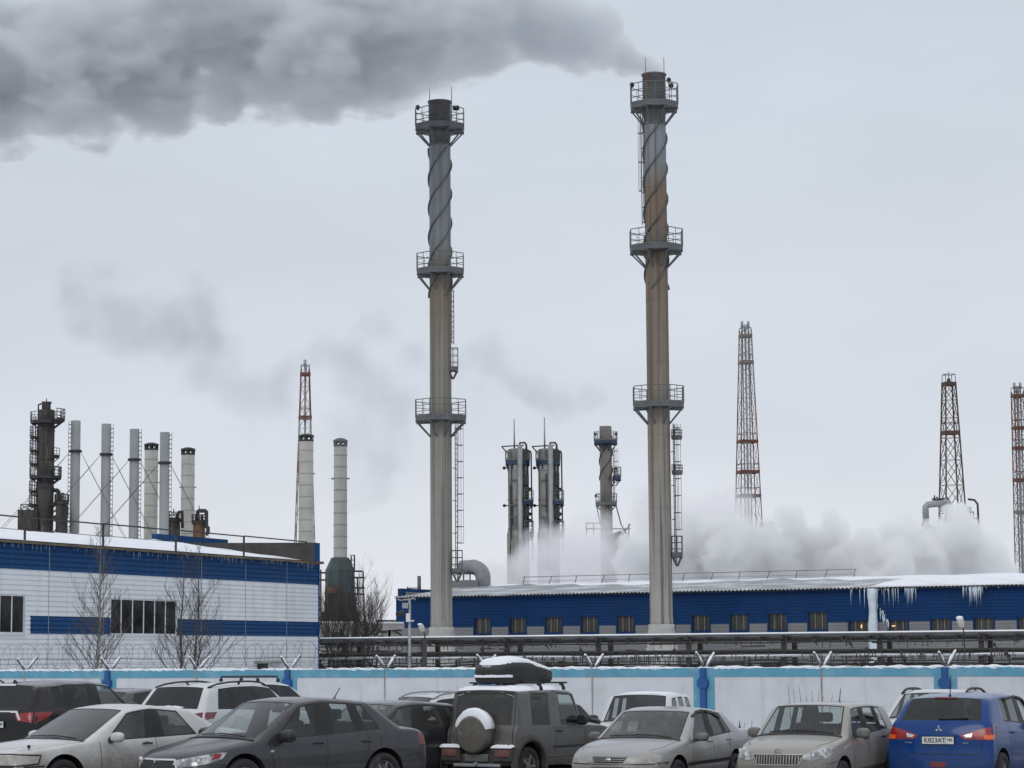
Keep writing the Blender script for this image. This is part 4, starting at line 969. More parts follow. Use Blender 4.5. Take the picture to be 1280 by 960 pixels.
for k, (px, yt, D, sd, lab) in enumerate(((412, 733, 128, 5, 'dense bare bush before the green vessel'), (428, 722, 130, 6, 'tallest bare thicket tree rising over the green vessel foot'), (446, 726, 129, 8, 'bare bush by the gallery of the green vessel'), (472, 741, 127, 9, 'loose bare bush standing against the sky left of the blue hall'))):
    rnd = random.Random(sd); b = P(px, 800, D); root = thing('bare_bush', lab, 'bush', (b.x, b.y, 0), 'bare bushes left of the hall'); zt = P(px, yt, D).z
    tr = MB(); cr = MB()
    for j in range(6):
        d = Vector((rnd.uniform(-.3, .3), rnd.uniform(-.3, .3), 1)).normalized(); s_ = Vector((b.x + rnd.uniform(-.3, .3), b.y + rnd.uniform(-.3, .3), 0)); e_ = s_ + d * zt * .55
        tr.tube([s_, e_], [.06, .03], 5)
        for q in range(5): grow(cr, lerp(s_, e_, rnd.uniform(.5, 1)), (d + Vector((rnd.uniform(-.5, .5), rnd.uniform(-.5, .5), .2))).normalized(), zt * rnd.uniform(.28, .46), .02, 2, rnd, .25, 5)
    tr.build('stem', m_twig_d, root); cr.build('twigs', m_twig_d, root)
for (cx_, D, n, sp, hgt, lab, grp) in ((1012, 57.5, 8, 26, 852, 'thin bare saplings standing at the fence behind the beige hatchback', None), (929, 60, 4, 8, 893, 'few fine bare twigs by the fence beyond the silver sedan', None)):
    b = P(cx_, 930, D); root = thing('sapling_clump', lab, 'shrub', (b.x, b.y, 0)); rnd = random.Random(cx_)
    for k in range(n):
        px = cx_ + sp * (k / (n - 1) * 2 - 1) + rnd.uniform(-3, 3); a = P(px + (cx_ - px) * .4, 930, D + rnd.uniform(-.3, .3)); c = P(px, hgt + rnd.uniform(-2, 18), a.y)
        a = Vector((a.x, a.y, 0)); mb = MB(); mb.tube([a, lerp(a, c, .5) + Vector((rnd.uniform(-.05, .05), 0, 0)), c], [.012, .009, .004], 5); mb.build('stem', m_twig, root)
# ================================================================ parked cars
m_tyre = mat('tyre_rubber', (.022, .022, .023), .85, var=.3, scale=8, patches=[((.10, .095, .085), .6, 4, .5, .7)])
m_rim = mat('dirty_alloy', (.20, .20, .20), .5, metal=.4, var=.25, scale=6)
m_trim = mat('black_trim', (.020, .020, .021), .6, var=.2, scale=4)
m_trim_d = mat('dusty_black_trim', (.055, .052, .048), .8, var=.3, scale=4)
m_well = mat('wheel_well', (.012, .012, .012), .9, var=.2)
m_seat = mat('seat_cloth', (.030, .030, .032), .85, var=.2, scale=5)
m_chrome = mat('chrome_trim', (.62, .63, .65), .18, metal=.95, var=.05)
m_plate = mat('plate_white', (.70, .71, .70), .5, var=.12, scale=6, patches=[((.35, .33, .30), .4, 5, .55, .75)])
m_plate_d = mat('muddy_plate', (.13, .125, .115), .85, var=.3, scale=8)
m_ink = mat('plate_ink', (.015, .015, .02), .6, var=.05)
m_red = mat('red_lens', (.27, .008, .010), .25, var=.25, scale=8, coat=.2)
m_red_d = mat('dark_red_lens', (.16, .014, .018), .2, var=.2, scale=8, coat=.3)
m_red_mud = mat('muddy_red_lens', (.17, .075, .065), .6, var=.25, scale=8)
m_amber = mat('amber_lens', (.75, .12, .02), .18, var=.1, scale=8, coat=.4)
m_whl = mat('silver_lens', (.60, .61, .62), .15, metal=.5, var=.1, scale=8, coat=.5)
def lens_mat():
    g = NG('headlamp_glass'); n = g.noise(g.coord(), 9, 3)
    g.fin(g.bsdf(g.mix(g.rng(n, .35, .65), (.16, .165, .17), (.46, .47, .48)), .12, .25, .8)); return g.m
m_lens = lens_mat()
m_lens_mud = mat('dusty_headlamp', (.32, .31, .285), .35, var=.25, scale=9, coat=.3)
m_mirror_d = mat('mirror_housing_black', (.022, .022, .023), .45, var=.2)
m_emblem = mat('dull_lettering', (.17, .165, .155), .7, var=.2, scale=9)
m_wiper = mat('wiper_black', (.012, .012, .012), .6)

def paint(name, col, metal=.0, dirt=(.17, .155, .13), amt=.75, zlo=.45, zhi=1.0, dust=.2, rough=.32, top=None, coat=.6, spec=.5):
    """car paint; road dirt thickens towards the sills, fine dust all over, inner lining dark"""
    g = NG(name); co = g.coord(); X, Y, Z = g.z()
    n1 = g.noise(co, 2.2, 5, .65); n2 = g.noise(g.coord((1, 1, .35)), 6.0, 4, .6); n3 = g.noise(co, 34, 3, .7)
    h = g.math('ADD', Z, g.math('MULTIPLY', g.math('SUBTRACT', n1, .5), .75))
    d1 = g.math('MULTIPLY', g.rng(h, zhi, zlo), amt)
    d2 = g.math('MULTIPLY', g.rng(n2, .35, .75), dust)
    d = g.math('MAXIMUM', d1, d2)
    d = g.math('MULTIPLY', d, g.rng(n3, .3, .62, .55, 1.0))
    base = g.mix(d, col, dirt)
    if top:
        nrm = g.n('ShaderNodeNewGeometry'); sx = g.n('ShaderNodeSeparateXYZ'); g.l(nrm.outputs['Normal'], sx.inputs[0])
        f = g.math('MULTIPLY', g.rng(sx.outputs[2], .55, .95), g.math('MULTIPLY', g.rng(n1, .3, .7), top)); base = g.mix(f, base, (.62, .63, .65))
    rr = g.rng(d, 0, .7, rough, .85); mm = g.rng(d, 0, .5, metal, 0)
    b = g.bsdf(base, rr, mm, coat, spec=spec)
    geo = g.n('ShaderNodeNewGeometry'); inner = g.bsdf((.025, .025, .027), .9)
    ms = g.n('ShaderNodeMixShader'); g.l(geo.outputs['Backfacing'], ms.inputs[0]); g.l(b, ms.inputs[1]); g.l(inner, ms.inputs[2])
    return g.fin(ms.outputs[0])
def car_glass(name, tint, dirt=.10, dcol=(.26, .26, .25)):
    g = NG(name); co = g.coord()
    tr = g.n('ShaderNodeBsdfTransparent'); tr.inputs[0].default_value = (*tint, 1)
    gl = g.n('ShaderNodeBsdfGlossy'); gl.inputs['Roughness'].default_value = .04; gl.inputs[0].default_value = (.9, .93, .95, 1)
    lw = g.n('ShaderNodeLayerWeight'); fr = g.math('MULTIPLY_ADD', g.math('POWER', lw.outputs['Facing'], 5.0), .93, .05)   # thin pane: same from both sides
    ms = g.n('ShaderNodeMixShader'); g.l(fr, ms.inputs[0]); g.l(tr.outputs[0], ms.inputs[1]); g.l(gl.outputs[0], ms.inputs[2])
    df = g.n('ShaderNodeBsdfDiffuse'); df.inputs[0].default_value = (*dcol, 1)
    n = g.noise(co, 3.0, 5, .65); f = g.rng(n, .3, .75, dirt * .5, dirt * 1.8)
    m2 = g.n('ShaderNodeMixShader'); g.l(f, m2.inputs[0]); g.l(ms.outputs[0], m2.inputs[1]); g.l(df.outputs[0], m2.inputs[2])
    return g.fin(m2.outputs[0])
gl_clear = car_glass('clear_car_glass', (.74, .79, .78), .05)
gl_dirty = car_glass('dusty_car_glass', (.55, .57, .56), .24, (.22, .21, .195))
gl_tint = car_glass('tinted_car_glass', (.05, .052, .055), .06, (.11, .11, .11))
gl_mid = car_glass('half_tinted_car_glass', (.20, .21, .215), .08, (.14, .14, .14))

def rbox(mb, c, d, bev=.05, m=None, mi=0):
    bm = bmesh.new(); bmesh.ops.create_cube(bm, size=1.0); bmesh.ops.scale(bm, vec=Vector(d), verts=bm.verts)
    bmesh.ops.bevel(bm, geom=bm.edges[:], offset=min(bev, min(d) * .45), segments=3, profile=.6, affect='EDGES')
    M_ = Matrix.Translation(c) @ (m or Matrix.Identity(4)); bm.verts.index_update()
    mb.add([M_ @ v.co for v in bm.verts], [[v.index for v in f.verts] for f in bm.faces], mi, True); bm.free()

def car_cage(p):
    L, W, H = p['L'], p['W'], p['H']; w = W / 2; xf = lambda d: L / 2 - d
    zr = p.get('clear', .22); zc2 = p.get('zc2', .55); nb = p.get('nose_bulge', .16)
    rows = []; tags = []
    def low(d, zb, wf, nose=0):
        x = xf(d); k = p.get('lowin', 1)
        return [Vector((x, w * .84 * wf, zr)), Vector((x, w * .955 * wf, zr + .05)), Vector((x, w * 1.0 * wf, zc2)), Vector((x, w * p.get('sh', .99) * wf, zb - .13))]
    wt = p.get('wbelt', .945)
    def flat(d, zb, zt, wf, bulge, ys=(.86, .66, .34, 0), zs=(.45, .8, .95, 1.)):
        r = low(d, zb, wf); r.append(Vector((xf(d), w * wt * wf, zb)))
        for yf, zf in zip(ys, zs): r.append(Vector((xf(d) + bulge * (1 - yf * yf), w * yf * wf, zb + (zt - zb) * zf)))
        return r
    zbf, zbr = p['zbf'], p['zbr']
    nz, cz, dc = p['nose_z'], p['cowl_z'], p['d_cowl']
    nw = p.get('nose_w', .88)
    rows.append(flat(nb, nz - .06, nz, nw, nb)); tags.append('hood')
    rows.append(flat(nb + .22, lerp(nz, zbf, .35) - .02, lerp(nz, cz, .3) + .015, lerp(nw, 1, .6), nb * .9)); tags.append('hood')
    rows.append(flat(p['fo'], lerp(nz, zbf, .75) - .01, lerp(nz, cz, .68) + .02, .995, nb * .8)); tags.append('hood')
    r = low(dc + .22, zbf, 1.0); r.append(Vector((xf(dc + .22), w * wt, zbf)))
    for yf, dd, zf in ((.925, .17, .2), (.885, .12, .45), (.47, .03, .92), (0, 0, 1)): r.append(Vector((xf(dc + dd), w * yf, lerp(zbf, cz, zf))))
    rows.append(r); tags.append('wind')
    cab = p['cab']; n = len(cab); d0, d1 = cab[0][1], cab[-1][1]
    rl, rw = p.get('rail', .775), p.get('roofw', .725)
    for i, (db, dr, tg) in enumerate(cab):
        t = (dr - d0) / (d1 - d0); zt = H - p.get('fdrop', .05) * (1 - smooth(t / .35)) - p.get('rdrop', .06) * smooth((t - .45) / .55)
        zb = lerp(zbf, zbr, smooth((db - cab[0][0]) / (cab[-1][0] - cab[0][0])))
        tail = 1 - p.get('taper', .03) * smooth((t - .4) / .6)
        bl = .07 * (1 - smooth(t / .4)) - p.get('rbul', .06) * smooth((t - .6) / .4)
        r = low(db, zb, tail); r.append(Vector((xf(db), w * wt * tail, zb)))
        ed = p.get('edge', .065)
        for yf, dz in ((rl, ed), (rw, ed * .36), (rw * .52, ed * .07), (0, 0)):
            r.append(Vector((xf(dr) + bl * (1 - (yf / rl) ** 2), w * yf * tail, zt - dz)))
        rows.append(r); tags.append(tg)
    tags[-1] = 'back'
    tl = 1 - p.get('taper', .03)
    dd, dz_ = p['d_deck'], p['deck_z']
    r = low(dd - .05, zbr, tl); r.append(Vector((xf(dd - .05), w * wt * tl, zbr)))
    for yf, q, zf in ((.885, .0, .3), (.83, .03, .6), (.43, .09, .93), (0, .11, 1)): r.append(Vector((xf(dd + q * p.get('deckb', 1.)), w * yf * tl, lerp(zbr, dz_, zf))))
    rows.append(r); tags.append('deck')
    tb = p.get('tail_bulge', .10); tw = p.get('tail_w', .93)
    for q in p['tail']:
        rows.append(flat(q[0], q[1], q[2], q[3], -tb)); tags.append('deck')
    tags[-1] = None
    return rows, tags

def build_shell(p, mats):
    """mats: paint, glass, rubber, well, rear glass"""
    rows, tags = car_cage(p); S = len(rows)
    bm = bmesh.new(); cr = bm.edges.layers.float.get('crease_edge') or bm.edges.layers.float.new('crease_edge')
    Lv = [[bm.verts.new(v) for v in r] for r in rows]
    Rv = [[Lv[s][c] if c == 8 else bm.verts.new((rows[s][c].x, -rows[s][c].y, rows[s][c].z)) for c in range(9)] for s in range(S)]
    def quad(a, b, c, d, mi, flip):
        f = bm.faces.new((a, b, c, d) if not flip else (d, c, b, a)); f.material_index = mi; return f
    for s in range(S - 1):
        for c in range(8):
            mi = 0
            if tags[s] == 'wind' and c >= 6: mi = 1
            elif tags[s] == 'back' and c >= 6: mi = 4
            elif tags[s] == 'g' and c == 4: mi = 1
            elif tags[s] == 'G' and c == 4: mi = 4
            elif tags[s] == 'b' and c == 4: mi = 2
            quad(Lv[s][c], Lv[s + 1][c], Lv[s + 1][c + 1], Lv[s][c + 1], mi, True)
            quad(Rv[s][c], Rv[s + 1][c], Rv[s + 1][c + 1], Rv[s][c + 1], mi, False)
    def fascia(s, sgn, prof, bul):
        top = [Lv[s][c] for c in range(4, 9)] + [Rv[s][c] for c in range(7, 3, -1)]
        ys = [v.co.y / abs(top[0].co.y) for v in top]; prev = top
        for k, off in zip((3, 2, 1, 0), prof):
            for V in (Lv[s][k], Rv[s][k]): V.co.x += sgn * off
            row = [Lv[s][k]]
            for j in range(1, 8):
                y = ys[j] * abs(Lv[s][k].co.y); row.append(bm.verts.new((Lv[s][k].co.x + sgn * bul * (1 - ys[j] ** 2), y, Lv[s][k].co.z)))
            row.append(Rv[s][k])
            for j in range(8): quad(prev[j], prev[j + 1], row[j + 1], row[j], 0, sgn < 0)
            prev = row
        return prev
    fr = fascia(0, 1, p.get('nose_prof', (.03, .05, .04, -.03)), p.get('nose_bulge', .16))
    re = fascia(S - 1, -1, p.get('tail_prof', (.01, .04, .03, -.03)), p.get('tail_bulge', .10))
    for s in range(S - 1):
        a, b, c, d = Lv[s][0], Lv[s + 1][0], Rv[s + 1][0], Rv[s][0]
        if s == 0: f = bm.faces.new([b] + [c] + fr[::-1])
        elif s == S - 2: f = bm.faces.new([d, a] + re)
        else: f = bm.faces.new((a, b, c, d))
        f.material_index = 3
    bmesh.ops.recalc_face_normals(bm, faces=bm.faces[:])
    nc = len(p['cab'])
    cz = p.get('crease') or [('c', 4, .42), ('c', 5, .55), ('s', 3, .65), ('s', 4, .5), ('s', 3 + nc, .5), ('s', 4 + nc, .5)]
    if cz:
        for (kind, idx, val) in cz:
            for V in (Lv, Rv):
                if kind == 'c':
                    for s in range(S - 1):
                        e_ = bm.edges.get((V[s][idx], V[s + 1][idx]))
                        if e_: e_[cr] = val
                else:
                    for c in range(4, 8):
                        e_ = bm.edges.get((V[idx][c], V[idx][c + 1]))
                        if e_: e_[cr] = val
    me = bpy.data.meshes.new('shell'); bm.to_mesh(me); bm.free()
    for m in mats: me.materials.append(m)
    o = bpy.data.objects.new('shell', me); COL.objects.link(o)
    sb = o.modifiers.new('s', 'SUBSURF'); sb.levels = 2; sb.render_levels = 2; sb.use_limit_surface = True
    rw_, xw = p.get('wr', .32), (p['L'] / 2 - p['fo'], p['L'] / 2 - p['fo'] - p['wb'])
    cm = MB(); ar = p.get('arch', rw_ + .065)
    for x in xw:
        for sy in (-1, 1):
            y0, y1 = sy * (p['W'] / 2 + .2), sy * (p['W'] / 2 - .30)
            cm.tube([(x, y0, rw_ + .01), (x, y1, rw_ + .01)], ar, 40, 3)
    cut = cm.build('cut', list(mats)); 
    b = o.modifiers.new('b', 'BOOLEAN'); b.operation = 'DIFFERENCE'; b.solver = 'EXACT'; b.object = cut
    try: b.material_mode = 'INDEX'
    except Exception: pass
    dg = bpy.context.evaluated_depsgraph_get(); m2 = bpy.data.meshes.new_from_object(o.evaluated_get(dg))
    bpy.data.objects.remove(o); bpy.data.objects.remove(cut)
    return m2

def on_side(x, z, sy=1): return (x, sy * 3.0, z)
class Car:
    def __init__(s, p, name, label, cat, x, y, phi, group, mats, z=None, tilt=0.):
        s.p = p; s.mats = mats
        s.root = thing(name, label, cat, (x, y, G(x, y) if z is None else z), group, R(-90) - R(phi))
        me = build_shell(p, mats)
        bm = bmesh.new(); bm.from_mesh(me); bm.normal_update()
        s.bvh = BVHTree.FromBMesh(bm)
        gf = [f for f in bm.faces if f.material_index in (1, 4)]
        r = bmesh.ops.inset_region(bm, faces=gf, thickness=p.get('rub', .022), depth=-.004, use_even_offset=True)
        for f in r['faces']: f.material_index = 2
        bm.faces.index_update(); gf = [f for f in bm.faces if f.material_index in (1, 4)]
        seen = set(); regs = []
        for f in gf:
            if f.index in seen: continue
            st = [f]; seen.add(f.index); reg = []
            while st:
                q = st.pop(); reg.append(q)
                for e_ in q.edges:
                    for h in e_.link_faces:
                        if h.index not in seen and h.material_index in (1, 4): seen.add(h.index); st.append(h)
            regs.append(reg)
        for reg in regs:
            nn = sum((f.normal * f.calc_area() for f in reg), Vector()); nn.normalize()
            nm = 'side_window' if abs(nn.y) > .6 else ('windscreen' if nn.x > 0 else 'rear_window')
            vid = {}; vs = []; fs = []
            for f in reg:
                ff = []
                for v in f.verts:
                    if v not in vid: vid[v] = len(vs); vs.append(v.co.copy())
                    ff.append(vid[v])
                fs.append(ff)
            mb = MB(); mb.add(vs, fs, 0, True); mb.build(nm, mats[reg[0].material_index], s.root, local=True)
        bmesh.ops.delete(bm, geom=[f for reg in regs for f in reg], context='FACES')
        for f in bm.faces: f.smooth = True
        bm.to_mesh(me); bm.free(); me.set_sharp_from_angle(angle=R(38)); me.name = 'body'
        s.body = bpy.data.objects.new('body', me); COL.objects.link(s.body); s.body.parent = s.root; ORG[s.body] = ORG[s.root]
        s.wheels(); s.interior()
    def hit(s, o, d):
        h = s.bvh.ray_cast(Vector(o), Vector(d)); return (h[0], h[1]) if h[0] is not None else (None, None)
    def basis(s, th, ph=0):
        t = R(th); n = Vector((math.cos(t), math.sin(t), 0)); u = Vector((-math.sin(t), math.cos(t), 0)); v = Vector((0, 0, 1))
        if ph: q = Matrix.Rotation(R(-ph), 3, u); n = q @ n; v = q @ v
        return n, u, v
    def patch(s, name, pts, th, m, parent=None, off=.005, thick=.02, cell=.06, ph=0, label=None):
        """a panel lying on the body: outline of rough (x,y,z) points seen from azimuth th"""
        n, u, v = s.basis(th, ph); bm = bmesh.new()
        q2 = [(Vector(p).dot(u), Vector(p).dot(v)) for p in pts]
        f = bm.faces.new([bm.verts.new((a, b, 0)) for a, b in q2])
        for ax in (0, 1):
            lo, hi = min(q[ax] for q in q2), max(q[ax] for q in q2); k = int((hi - lo) / cell)
            for i in range(1, k + 1):
                c = lo + (hi - lo) * i / (k + 1); nn = Vector((1, 0, 0)) if ax == 0 else Vector((0, 1, 0))
                bmesh.ops.bisect_plane(bm, geom=bm.verts[:] + bm.edges[:] + bm.faces[:], plane_co=nn * c, plane_no=nn)
        bmesh.ops.triangulate(bm, faces=bm.faces[:])
        last = None; miss = 0
        for vv in bm.verts:
            o = u * vv.co.x + v * vv.co.y + n * 5; h, hn = s.hit(o, -n)
            if h is None: miss += 1; h = u * vv.co.x + v * vv.co.y + n * (last if last is not None else 0)
            else: last = h.dot(n)
            vv.co = h + n * off
        bm.normal_update()
        if sum((f.normal.dot(n) for f in bm.faces)) < 0: bmesh.ops.reverse_faces(bm, faces=bm.faces[:])
        ex = bmesh.ops.extrude_face_region(bm, geom=bm.faces[:])
        nv = [g_ for g_ in ex['geom'] if isinstance(g_, bmesh.types.BMVert)]
        # the original faces stay below as the back, the extruded copy is the front
        bottoms = [v_ for v_ in bm.verts if v_ not in set(nv)]
        for v_ in bottoms: v_.co -= n * thick
        bmesh.ops.recalc_face_normals(bm, faces=bm.faces[:])
        me = bpy.data.meshes.new(name); bm.to_mesh(me); bm.free(); me.materials.append(m)
        for pl in me.polygons: pl.use_smooth = True
        me.set_sharp_from_angle(angle=R(40))
        o = bpy.data.objects.new(name, me); COL.objects.link(o); o.parent = parent or s.root; ORG[o] = ORG[s.root]
        if label: o['label'] = label
        return o
    def strips(s, name, lines, m=None, wd=.009, off=.002, parent=None, raised=0.):
        mb = MB()
        for pts, th in lines:
            n, u, v = s.basis(th) if th != 'top' else (Vector((0, 0, 1)), Vector((0, 1, 0)), Vector((1, 0, 0)))
            pts = [Vector(p) for p in pts]; dn = []
            for a, b in zip(pts, pts[1:]):
                k = max(1, int((b - a).length / .05)); dn += [lerp(a, b, i / k) for i in range(k)]
            dn.append(pts[-1]); hs = []
            for q in dn:
                o = u * q.dot(u) + v * q.dot(v) + n * 5; h, hn = s.hit(o, -n)
                if h is not None: hs.append((h, hn if hn.dot(n) > 0 else -hn))
            if len(hs) < 2: continue
            vs = []
            for i, (h, hn) in enumerate(hs):
                t = (hs[min(i + 1, len(hs) - 1)][0] - hs[max(i - 1, 0)][0]); t.normalize(); sd = t.cross(hn); sd.normalize()
                if raised:
                    vs += [h - hn * .01 + sd * wd / 2, h + hn * raised + sd * wd / 2, h + hn * raised - sd * wd / 2, h - hn * .01 - sd * wd / 2]
                else: vs += [h + hn * off + sd * wd / 2, h + hn * off - sd * wd / 2]
            k = 4 if raised else 2
            fs = [(i * k + j, i * k + j + 1, (i + 1) * k + j + 1, (i + 1) * k + j) for i in range(len(hs) - 1) for j in range(k - 1)]
            jq = 1 if raised else 0; nq = (vs[jq + 1] - vs[jq]).cross(vs[k + jq] - vs[jq])
            if nq.dot(hs[0][1]) > 0: fs = [f[::-1] for f in fs]
            mb.add(vs, fs, 0, not raised)
        return mb.build(name, m or m_trim, parent or s.body, local=True)
    def wheels(s):
        p = s.p; r = p.get('wr', .32); tw = .19
        for x in (p['L'] / 2 - p['fo'], p['L'] / 2 - p['fo'] - p['wb']):
            for sy in (-1, 1):
                y = sy * (p['W'] / 2 - .02 - tw / 2); rr = r * .66
                rot = Matrix.Translation((x, y, r)) @ Matrix.Rotation(-sy * math.pi / 2, 4, 'X')
                mb = MB(); mb.lathe([(rr, -tw / 2), (r * .94, -tw / 2), (r, -tw * .3), (r, tw * .3), (r * .94, tw / 2), (rr, tw / 2), (rr * .97, tw * .4)], n=36); mb.xf(rot)
                wh = mb.build('wheel', m_tyre, s.root, local=True)
                mb = MB(); mb.lathe([(rr, tw * .42), (rr * .9, tw * .40), (rr * .86, tw * .1)], n=30)
                ns = p.get('spokes', 7)
                for k in range(ns):
                    a = 2 * math.pi * k / ns; c = Vector((math.cos(a), math.sin(a), 0)); mb.beam(c * .03 + Vector((0, 0, tw * .36)), c * rr * .93 + Vector((0, 0, tw * .38)), .035 * (10 / (ns + 3)), .03)
                mb.lathe([(.06, tw * .2), (.06, tw * .42), (.01, tw * .44)], n=14); mb.lathe([(rr * .86, tw * .05), (.01, tw * .05)], n=24)
                mb.xf(rot); mb.build('rim', p.get('rimm', m_rim), wh, local=True)
    def interior(s):
        p = s.p; L = p['L']; w = p['W'] / 2; xf = lambda d: L / 2 - d; zb = p['zbf']; H = p['H']; dw = p['d_cowl']
        mb = MB(); rbox(mb, (xf(dw + .38), 0, zb - .12), (.5, w * 1.62, .24), .08); d_ = mb.build('dashboard', m_seat, s.root, local=True)
        sw = MB(); c = Vector((xf(dw + .72), .36, zb - .06)); q = Matrix.Translation(c) @ Matrix.Rotation(R(65), 4, 'Y')
        sw.tube([q @ Vector((.185 * math.cos(a * math.pi / 9), .185 * math.sin(a * math.pi / 9), 0)) for a in range(19)], .016, 6); sw.beam(q @ Vector((-.18, 0, 0)), q @ Vector((.18, 0, 0)), .04, .02); sw.beam(q @ Vector((0, -.18, 0)), q @ Vector((0, .18, 0)), .04, .02); sw.build('steering_wheel', m_trim, d_, local=True)
        def seat(x, y, wd, zh):
            mb = MB(); rbox(mb, (x, y, zb - .32), (.5, wd, .2), .07); rbox(mb, (x - .30, y, zh - .42), (.16, wd, .66), .07, Matrix.Rotation(R(-14), 4, 'Y'))
            st = mb.build('seat', m_seat, s.root, local=True); return st
        zh = H - .26
        for y in (.37, -.37):
            st = seat(xf(dw + 1.30), y, .5, zh); mb = MB(); rbox(mb, (xf(dw + 1.30) - .40, y, zh + .02), (.10, .26, .19), .05); mb.beam((xf(dw + 1.30) - .385, y - .06, zh - .18), (xf(dw + 1.30) - .395, y - .06, zh), .015); mb.beam((xf(dw + 1.30) - .385, y + .06, zh - .18), (xf(dw + 1.30) - .395, y + .06, zh), .015); mb.build('headrest', m_seat, st, local=True)
        if p.get('rear_seat', True):
            x = xf(p.get('rseat', dw + 2.15)); st = seat(x, 0, w * 1.45, zh - .04)
            mb = MB()
            for y in (.4, -.4): rbox(mb, (x - .40, y, zh - .03), (.10, .26, .16), .05)
            mb.build('headrest', m_seat, st, local=True)
        mb = MB(); x = xf(p['cab'][0][1] + .14); rbox(mb, (x, 0, H - .20), (.03, .22, .065), .02); mb.beam((x + .0, 0, H - .18), (x + .0, 0, H - .06), .02); mb.build('inner_mirror', m_trim, s.root, local=True)
        mb = MB(); mb.box2((-L * .42, -w * .8, .21), (L * .42, w * .8, .26)); mb.build('floor_pan', m_well, s.root, local=True)
    # ---------- fittings
    def mirrors(s, m, x=None, z=None, size=(.13, .24, .16), y=None, foot=m_trim):
        p = s.p; x = x or p['L'] / 2 - p['d_cowl'] - .52; z = z or p['zbf'] + .07; y = y or p['W'] / 2 + .09
        for sy in (1, -1):
            mb = MB(); bm = bmesh.new(); bmesh.ops.create_icosphere(bm, subdivisions=3, radius=.5)
            for v in bm.verts:
                k = 3.2; q = v.co * 2; l = (abs(q.x) ** k + abs(q.y) ** k + abs(q.z) ** k) ** (1 / k); v.co = q / l / 2
                v.co = Vector((v.co.x * size[0], v.co.y * size[1], v.co.z * size[2]))
                if v.co.x > 0: v.co.z *= .9; v.co.y *= .95
            bm.verts.index_update(); mb.add([v.co + Vector((x, sy * y, z)) for v in bm.verts], [[v.index for v in f.verts] for f in bm.faces], 0, True); bm.free()
            mr = mb.build('mirror', m, s.root, local=True)
            mb = MB(); mb.beam((x + .02, sy * (p['W'] / 2 - .08), z - .07), (x, sy * (y - .04), z - .05), .07, .04); mb.build('mirror_foot', foot, mr, local=True)
            mb = MB(); mb.box((x - size[0] * .485, sy * y, z), (.008, size[1] * .66, size[2] * .6)); mb.build('mirror_glass', m_wiper, mr, local=True)
    def handles(s, ds, z, m):
        for d in ds:
            x = s.p['L'] / 2 - d
            for sy in (1, -1):
                h, n = s.hit((x, sy * 3, z), (0, -sy, 0))
                if h is None: continue
                mb = MB(); y = h.y
                mb.ball((x, y - sy * .004, z), .055, 10, 0, (1.1, .12, .55)); dh = None
                mb.tube([(x - .085, y + sy * .004, z), (x - .075, y + sy * .028, z + .004), (x + .075, y + sy * .028, z + .006), (x + .09, y + sy * .004, z)], .013, 6)
                mb.build('door_handle', m, s.root, local=True)
    def wipers(s):
        p = s.p; L = p['L']; s.cowl()
        for y0, y1 in ((.30, -.32), (-.30, -.78) if p.get('wip2', True) else (-.3, -.7)):
            mb = MB(); pts = []
            for i in range(7):
                y = lerp(y0 + .28, y1 + .28, i / 6); y = max(-p['W'] / 2 * .78, min(p['W'] / 2 * .78, y)); x = L / 2 - p['d_cowl'] - .0 - .09 * y * y - .018 * i / 6
                h, n = s.hit((x - .05, y, 3), (0, 0, -1))
                if h is not None: pts.append(h + Vector((.010, 0, .012)))
            mb.tube(pts, .009, 5); mb.build('wiper', m_wiper, s.root, local=True)
    def cowl(s):
        p = s.p; L = p['L']; w = p['W'] / 2
        s.strips('cowl_panel', [([(L / 2 - p['d_cowl'] + .035 - .13 * (q / 8 * .86) ** 2 * 1.0, q / 8 * w * .86, 0) for q in range(-8, 9)], 'top')], m_wiper, .055, raised=.012)
    def seams(s, dl, extra=(), hood=True, zlo=.34, th=.0):
        p = s.p; L = p['L']; xs_ = lambda d: L / 2 - d; lines = []
        for sy in (1, -1):
            a = 90 * sy
            for top, bot in dl: lines.append(([(xs_(top), 0, p['zbf'] + .015 + (p['zbr'] - p['zbf']) * smooth((top - 1.4) / 2)), (xs_(lerp(top, bot, .25)), 0, p['zbf'] - .2), (xs_(bot), 0, zlo)], a))
            lines.append(([(xs_(dl[0][1]), 0, zlo), (xs_(dl[-1][1]), 0, zlo)], a))
        if hood:
            w = p['W'] / 2
            for sy in (1, -1): lines.append(([(L / 2 - .30, sy * w * .66, 0), (L / 2 - .55, sy * w * .80, 0), (L / 2 - p['d_cowl'] - .04, sy * w * .86, 0)], 'top'))
        s.strips('panel_gap', lines + list(extra), m_wiper)
    def plate(s, end, z, txt=None, reg=None, y=0., m=None):
        p = s.p; d = Vector((end, 0, 0)); h, n = s.hit((end * 5, y, z), -d)
        x = h.x + end * .018
        mb = MB(); rbox(mb, (x, y, z), (.012, .54, .13), .005); fr = mb.build('number_plate', m_trim, s.root, local=True)
        mb = MB(); mb.box((x + end * .008, y, z), (.006, .52, .112)); pl = mb.build('plate_face', m or m_plate, fr, local=True)
        if txt:
            rz = R(90) if end > 0 else R(-90)
            s.text('plate_letters', txt, .104, (x + end * .0125, y + (.05 if end < 0 else -.05), z - .034), rz, m_ink, fr, 1.0)
            s.text('plate_letters', reg, .066, (x + end * .0125, y + (-.19 if end < 0 else .19), z - .012), rz, m_ink, fr, .95)
            mb = MB(); mb.box((x + end * .0118, y + (-.128 if end < 0 else .128), z), (.002, .005, .105)); mb.build('plate_line', m_ink, fr, local=True)
        return fr
